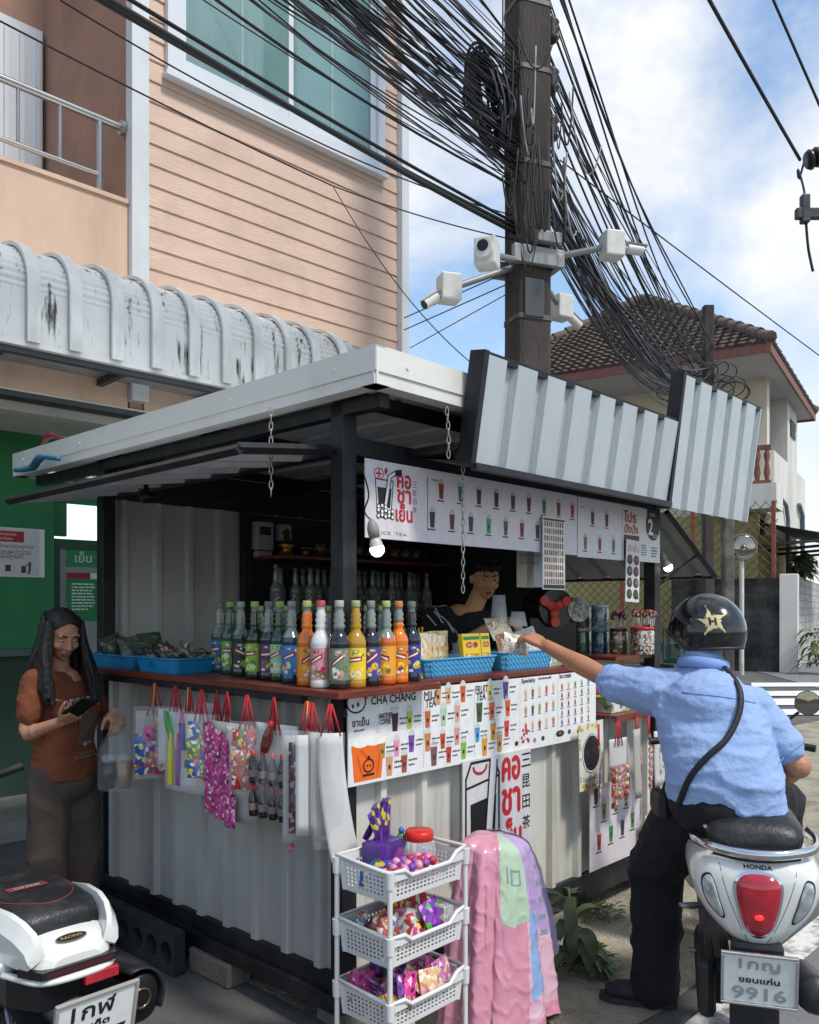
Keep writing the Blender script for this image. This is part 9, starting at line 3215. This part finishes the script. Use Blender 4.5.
# hugger, plate bracket, reflector
o = MB(M_SCBK)
o.tube(smooth_path([(0, -0.05, 0.66), (0, -0.25, 0.655), (0, -0.37, 0.60), (0, -0.415, 0.50), (0, -0.425, 0.38)], 4), [0.10] * 5 + [0.085] * 4 + [0.07] * 4 + [0.06] * 4, 12, flat=0.35)
o.build('rear_fender', lx)
o = MB(M_REDL)
o.box((0.06, -0.405, 0.682), (0.10, 0.02, 0.032), 0.004)
o.build('reflector', lx)
plate(lx, (0.03, -0.43, 0.568), 0.22, 0.0, 0.225, 0.165, [('1กฬ', -0.01, 0.046, 0.046, 0.125, '#1c1c1e'), ('ภูเก็ต', 0.0, -0.004, 0.026, 0.08, '#1c1c1e'), ('67', 0.055, -0.052, 0.044, 0.075, '#1c1c1e'), ('8', -0.04, -0.052, 0.044, 0.03, '#1c1c1e')], mat('plate_rim', '#8f8c86', rough=0.4))
for s_ in (-1,):
    o = MB(mat('spring_blue', '#232a52', rough=0.35, var=0.1))
    o.tube([(s_ * 0.14 + 0.036 * math.cos(t), -0.10 + 0.03 * math.sin(t) - 0.004 * t, 0.62 - 0.0115 * t) for t in [i * 0.35 for i in range(100)]], 0.0085, 6)
    o.use(M_SILV).tube([(s_ * 0.14, -0.09, 0.66), (s_ * 0.14, -0.22, 0.22)], 0.016, 10)
    o.build('shock_absorber', lx)
o = MB(M_SCBK)
o.box((-0.12, 0.08, 0.30), (0.14, 0.5, 0.2), 0.05)
o.box((0.09, 0.0, 0.34), (0.08, 0.3, 0.12), 0.03)
o.build('engine', lx)
mf = MB(mat('muffler_black', '#151617', rough=0.35, metal=0.3, var=0.15))
MUF = [(0, 0.085), (0.05, 0.075), (0.075, 0.03), (0.07, -0.04), (0.035, -0.08), (-0.035, -0.08), (-0.06, -0.03), (-0.055, 0.05)]
def mring(y, s_, cx_, cz_):
    return [Vector((cx_ + p.x * s_, y, cz_ + p.y * s_)) for p in smooth_path([(a, b_, 0) for a, b_ in MUF], 3, True)]
skin(mf, [mring(-0.345, 0.72, 0.215, 0.54), mring(-0.34, 0.82, 0.215, 0.54), mring(-0.25, 0.88, 0.215, 0.525), mring(-0.05, 0.85, 0.21, 0.48), mring(0.12, 0.7, 0.2, 0.43), mring(0.2, 0.4, 0.18, 0.40)])
mo = mf.build('muffler', lx)
o = MB(mat('muffler_cover', '#1c1d1f', rough=0.45))
o.grid(lambda a, b_: (0.215 + 0.075 * math.cos(-0.6 + a * 2.6), -0.35 + 0.46 * b_, 0.545 - 0.08 * b_ + 0.083 * math.sin(-0.6 + a * 2.6)), 12, 8, True, thick=0.006)
o.build('heat_shield', mo)
o = MB(mat('bronze_tip', '#6a5a4a', rough=0.25, metal=0.9))
o.tube([(0.215 + 0.028 * math.cos(t), -0.352, 0.545 + 0.028 * math.sin(t)) for t in [2 * PI * i / 24 for i in range(24)]], 0.006, 6, closed=True)
o.cyl((0.215, -0.30, 0.545), (0.215, -0.354, 0.545), 0.027, n=20)
o.use(mat('hole_black', '#030303', rough=1)).cyl((0.215, -0.34, 0.545), (0.215, -0.3545, 0.545), 0.024, n=20)
o.build('exhaust_tip', mo)
wheel(lx, 0.0, 0.28, 0.28, 0.12)
wheel(lx, 1.28, 0.28, 0.28, 0.10)
o = MB(M_SCW)
skin(o, [ring_pts([(0, 0.98), (0.12, 0.92), (0.17, 0.72), (0.14, 0.42), (0.08, 0.30), (-0.08, 0.30), (-0.14, 0.42), (-0.17, 0.72), (-0.12, 0.92)], a, b_, y, 0.6) for (y, a, b_) in ((0.80, 0.9, 0.7), (0.90, 1.1, 0.95), (1.05, 1.0, 0.95), (1.2, 0.45, 0.5))])
o.build('front_cowl', lx)
o = MB(M_SCBK)
o.box((0, 0.68, 0.33), (0.26, 0.4, 0.12), 0.03)
o.build('floorboard', lx)
o = MB(M_SCBK)
o.tube([(-0.2, 0.92, 0.99), (0, 0.95, 1.0), (0.2, 0.92, 0.99)], [0.03, 0.06, 0.03], 12)
o.build('handlebar_cover', lx)
for s_ in (-1, 1):
    o = MB(M_SCBK)
    o.cyl((s_ * 0.19, 0.92, 1.0), (s_ * 0.37, 0.85, 1.06), 0.018, 0.018, 12)
    o.build('grip', lx)
o = MB(M_SCBK)
o.tube([(0.0, 1.05, 0.6), (0, 1.28, 0.28)], 0.035, 8)
o.build('fork', lx)
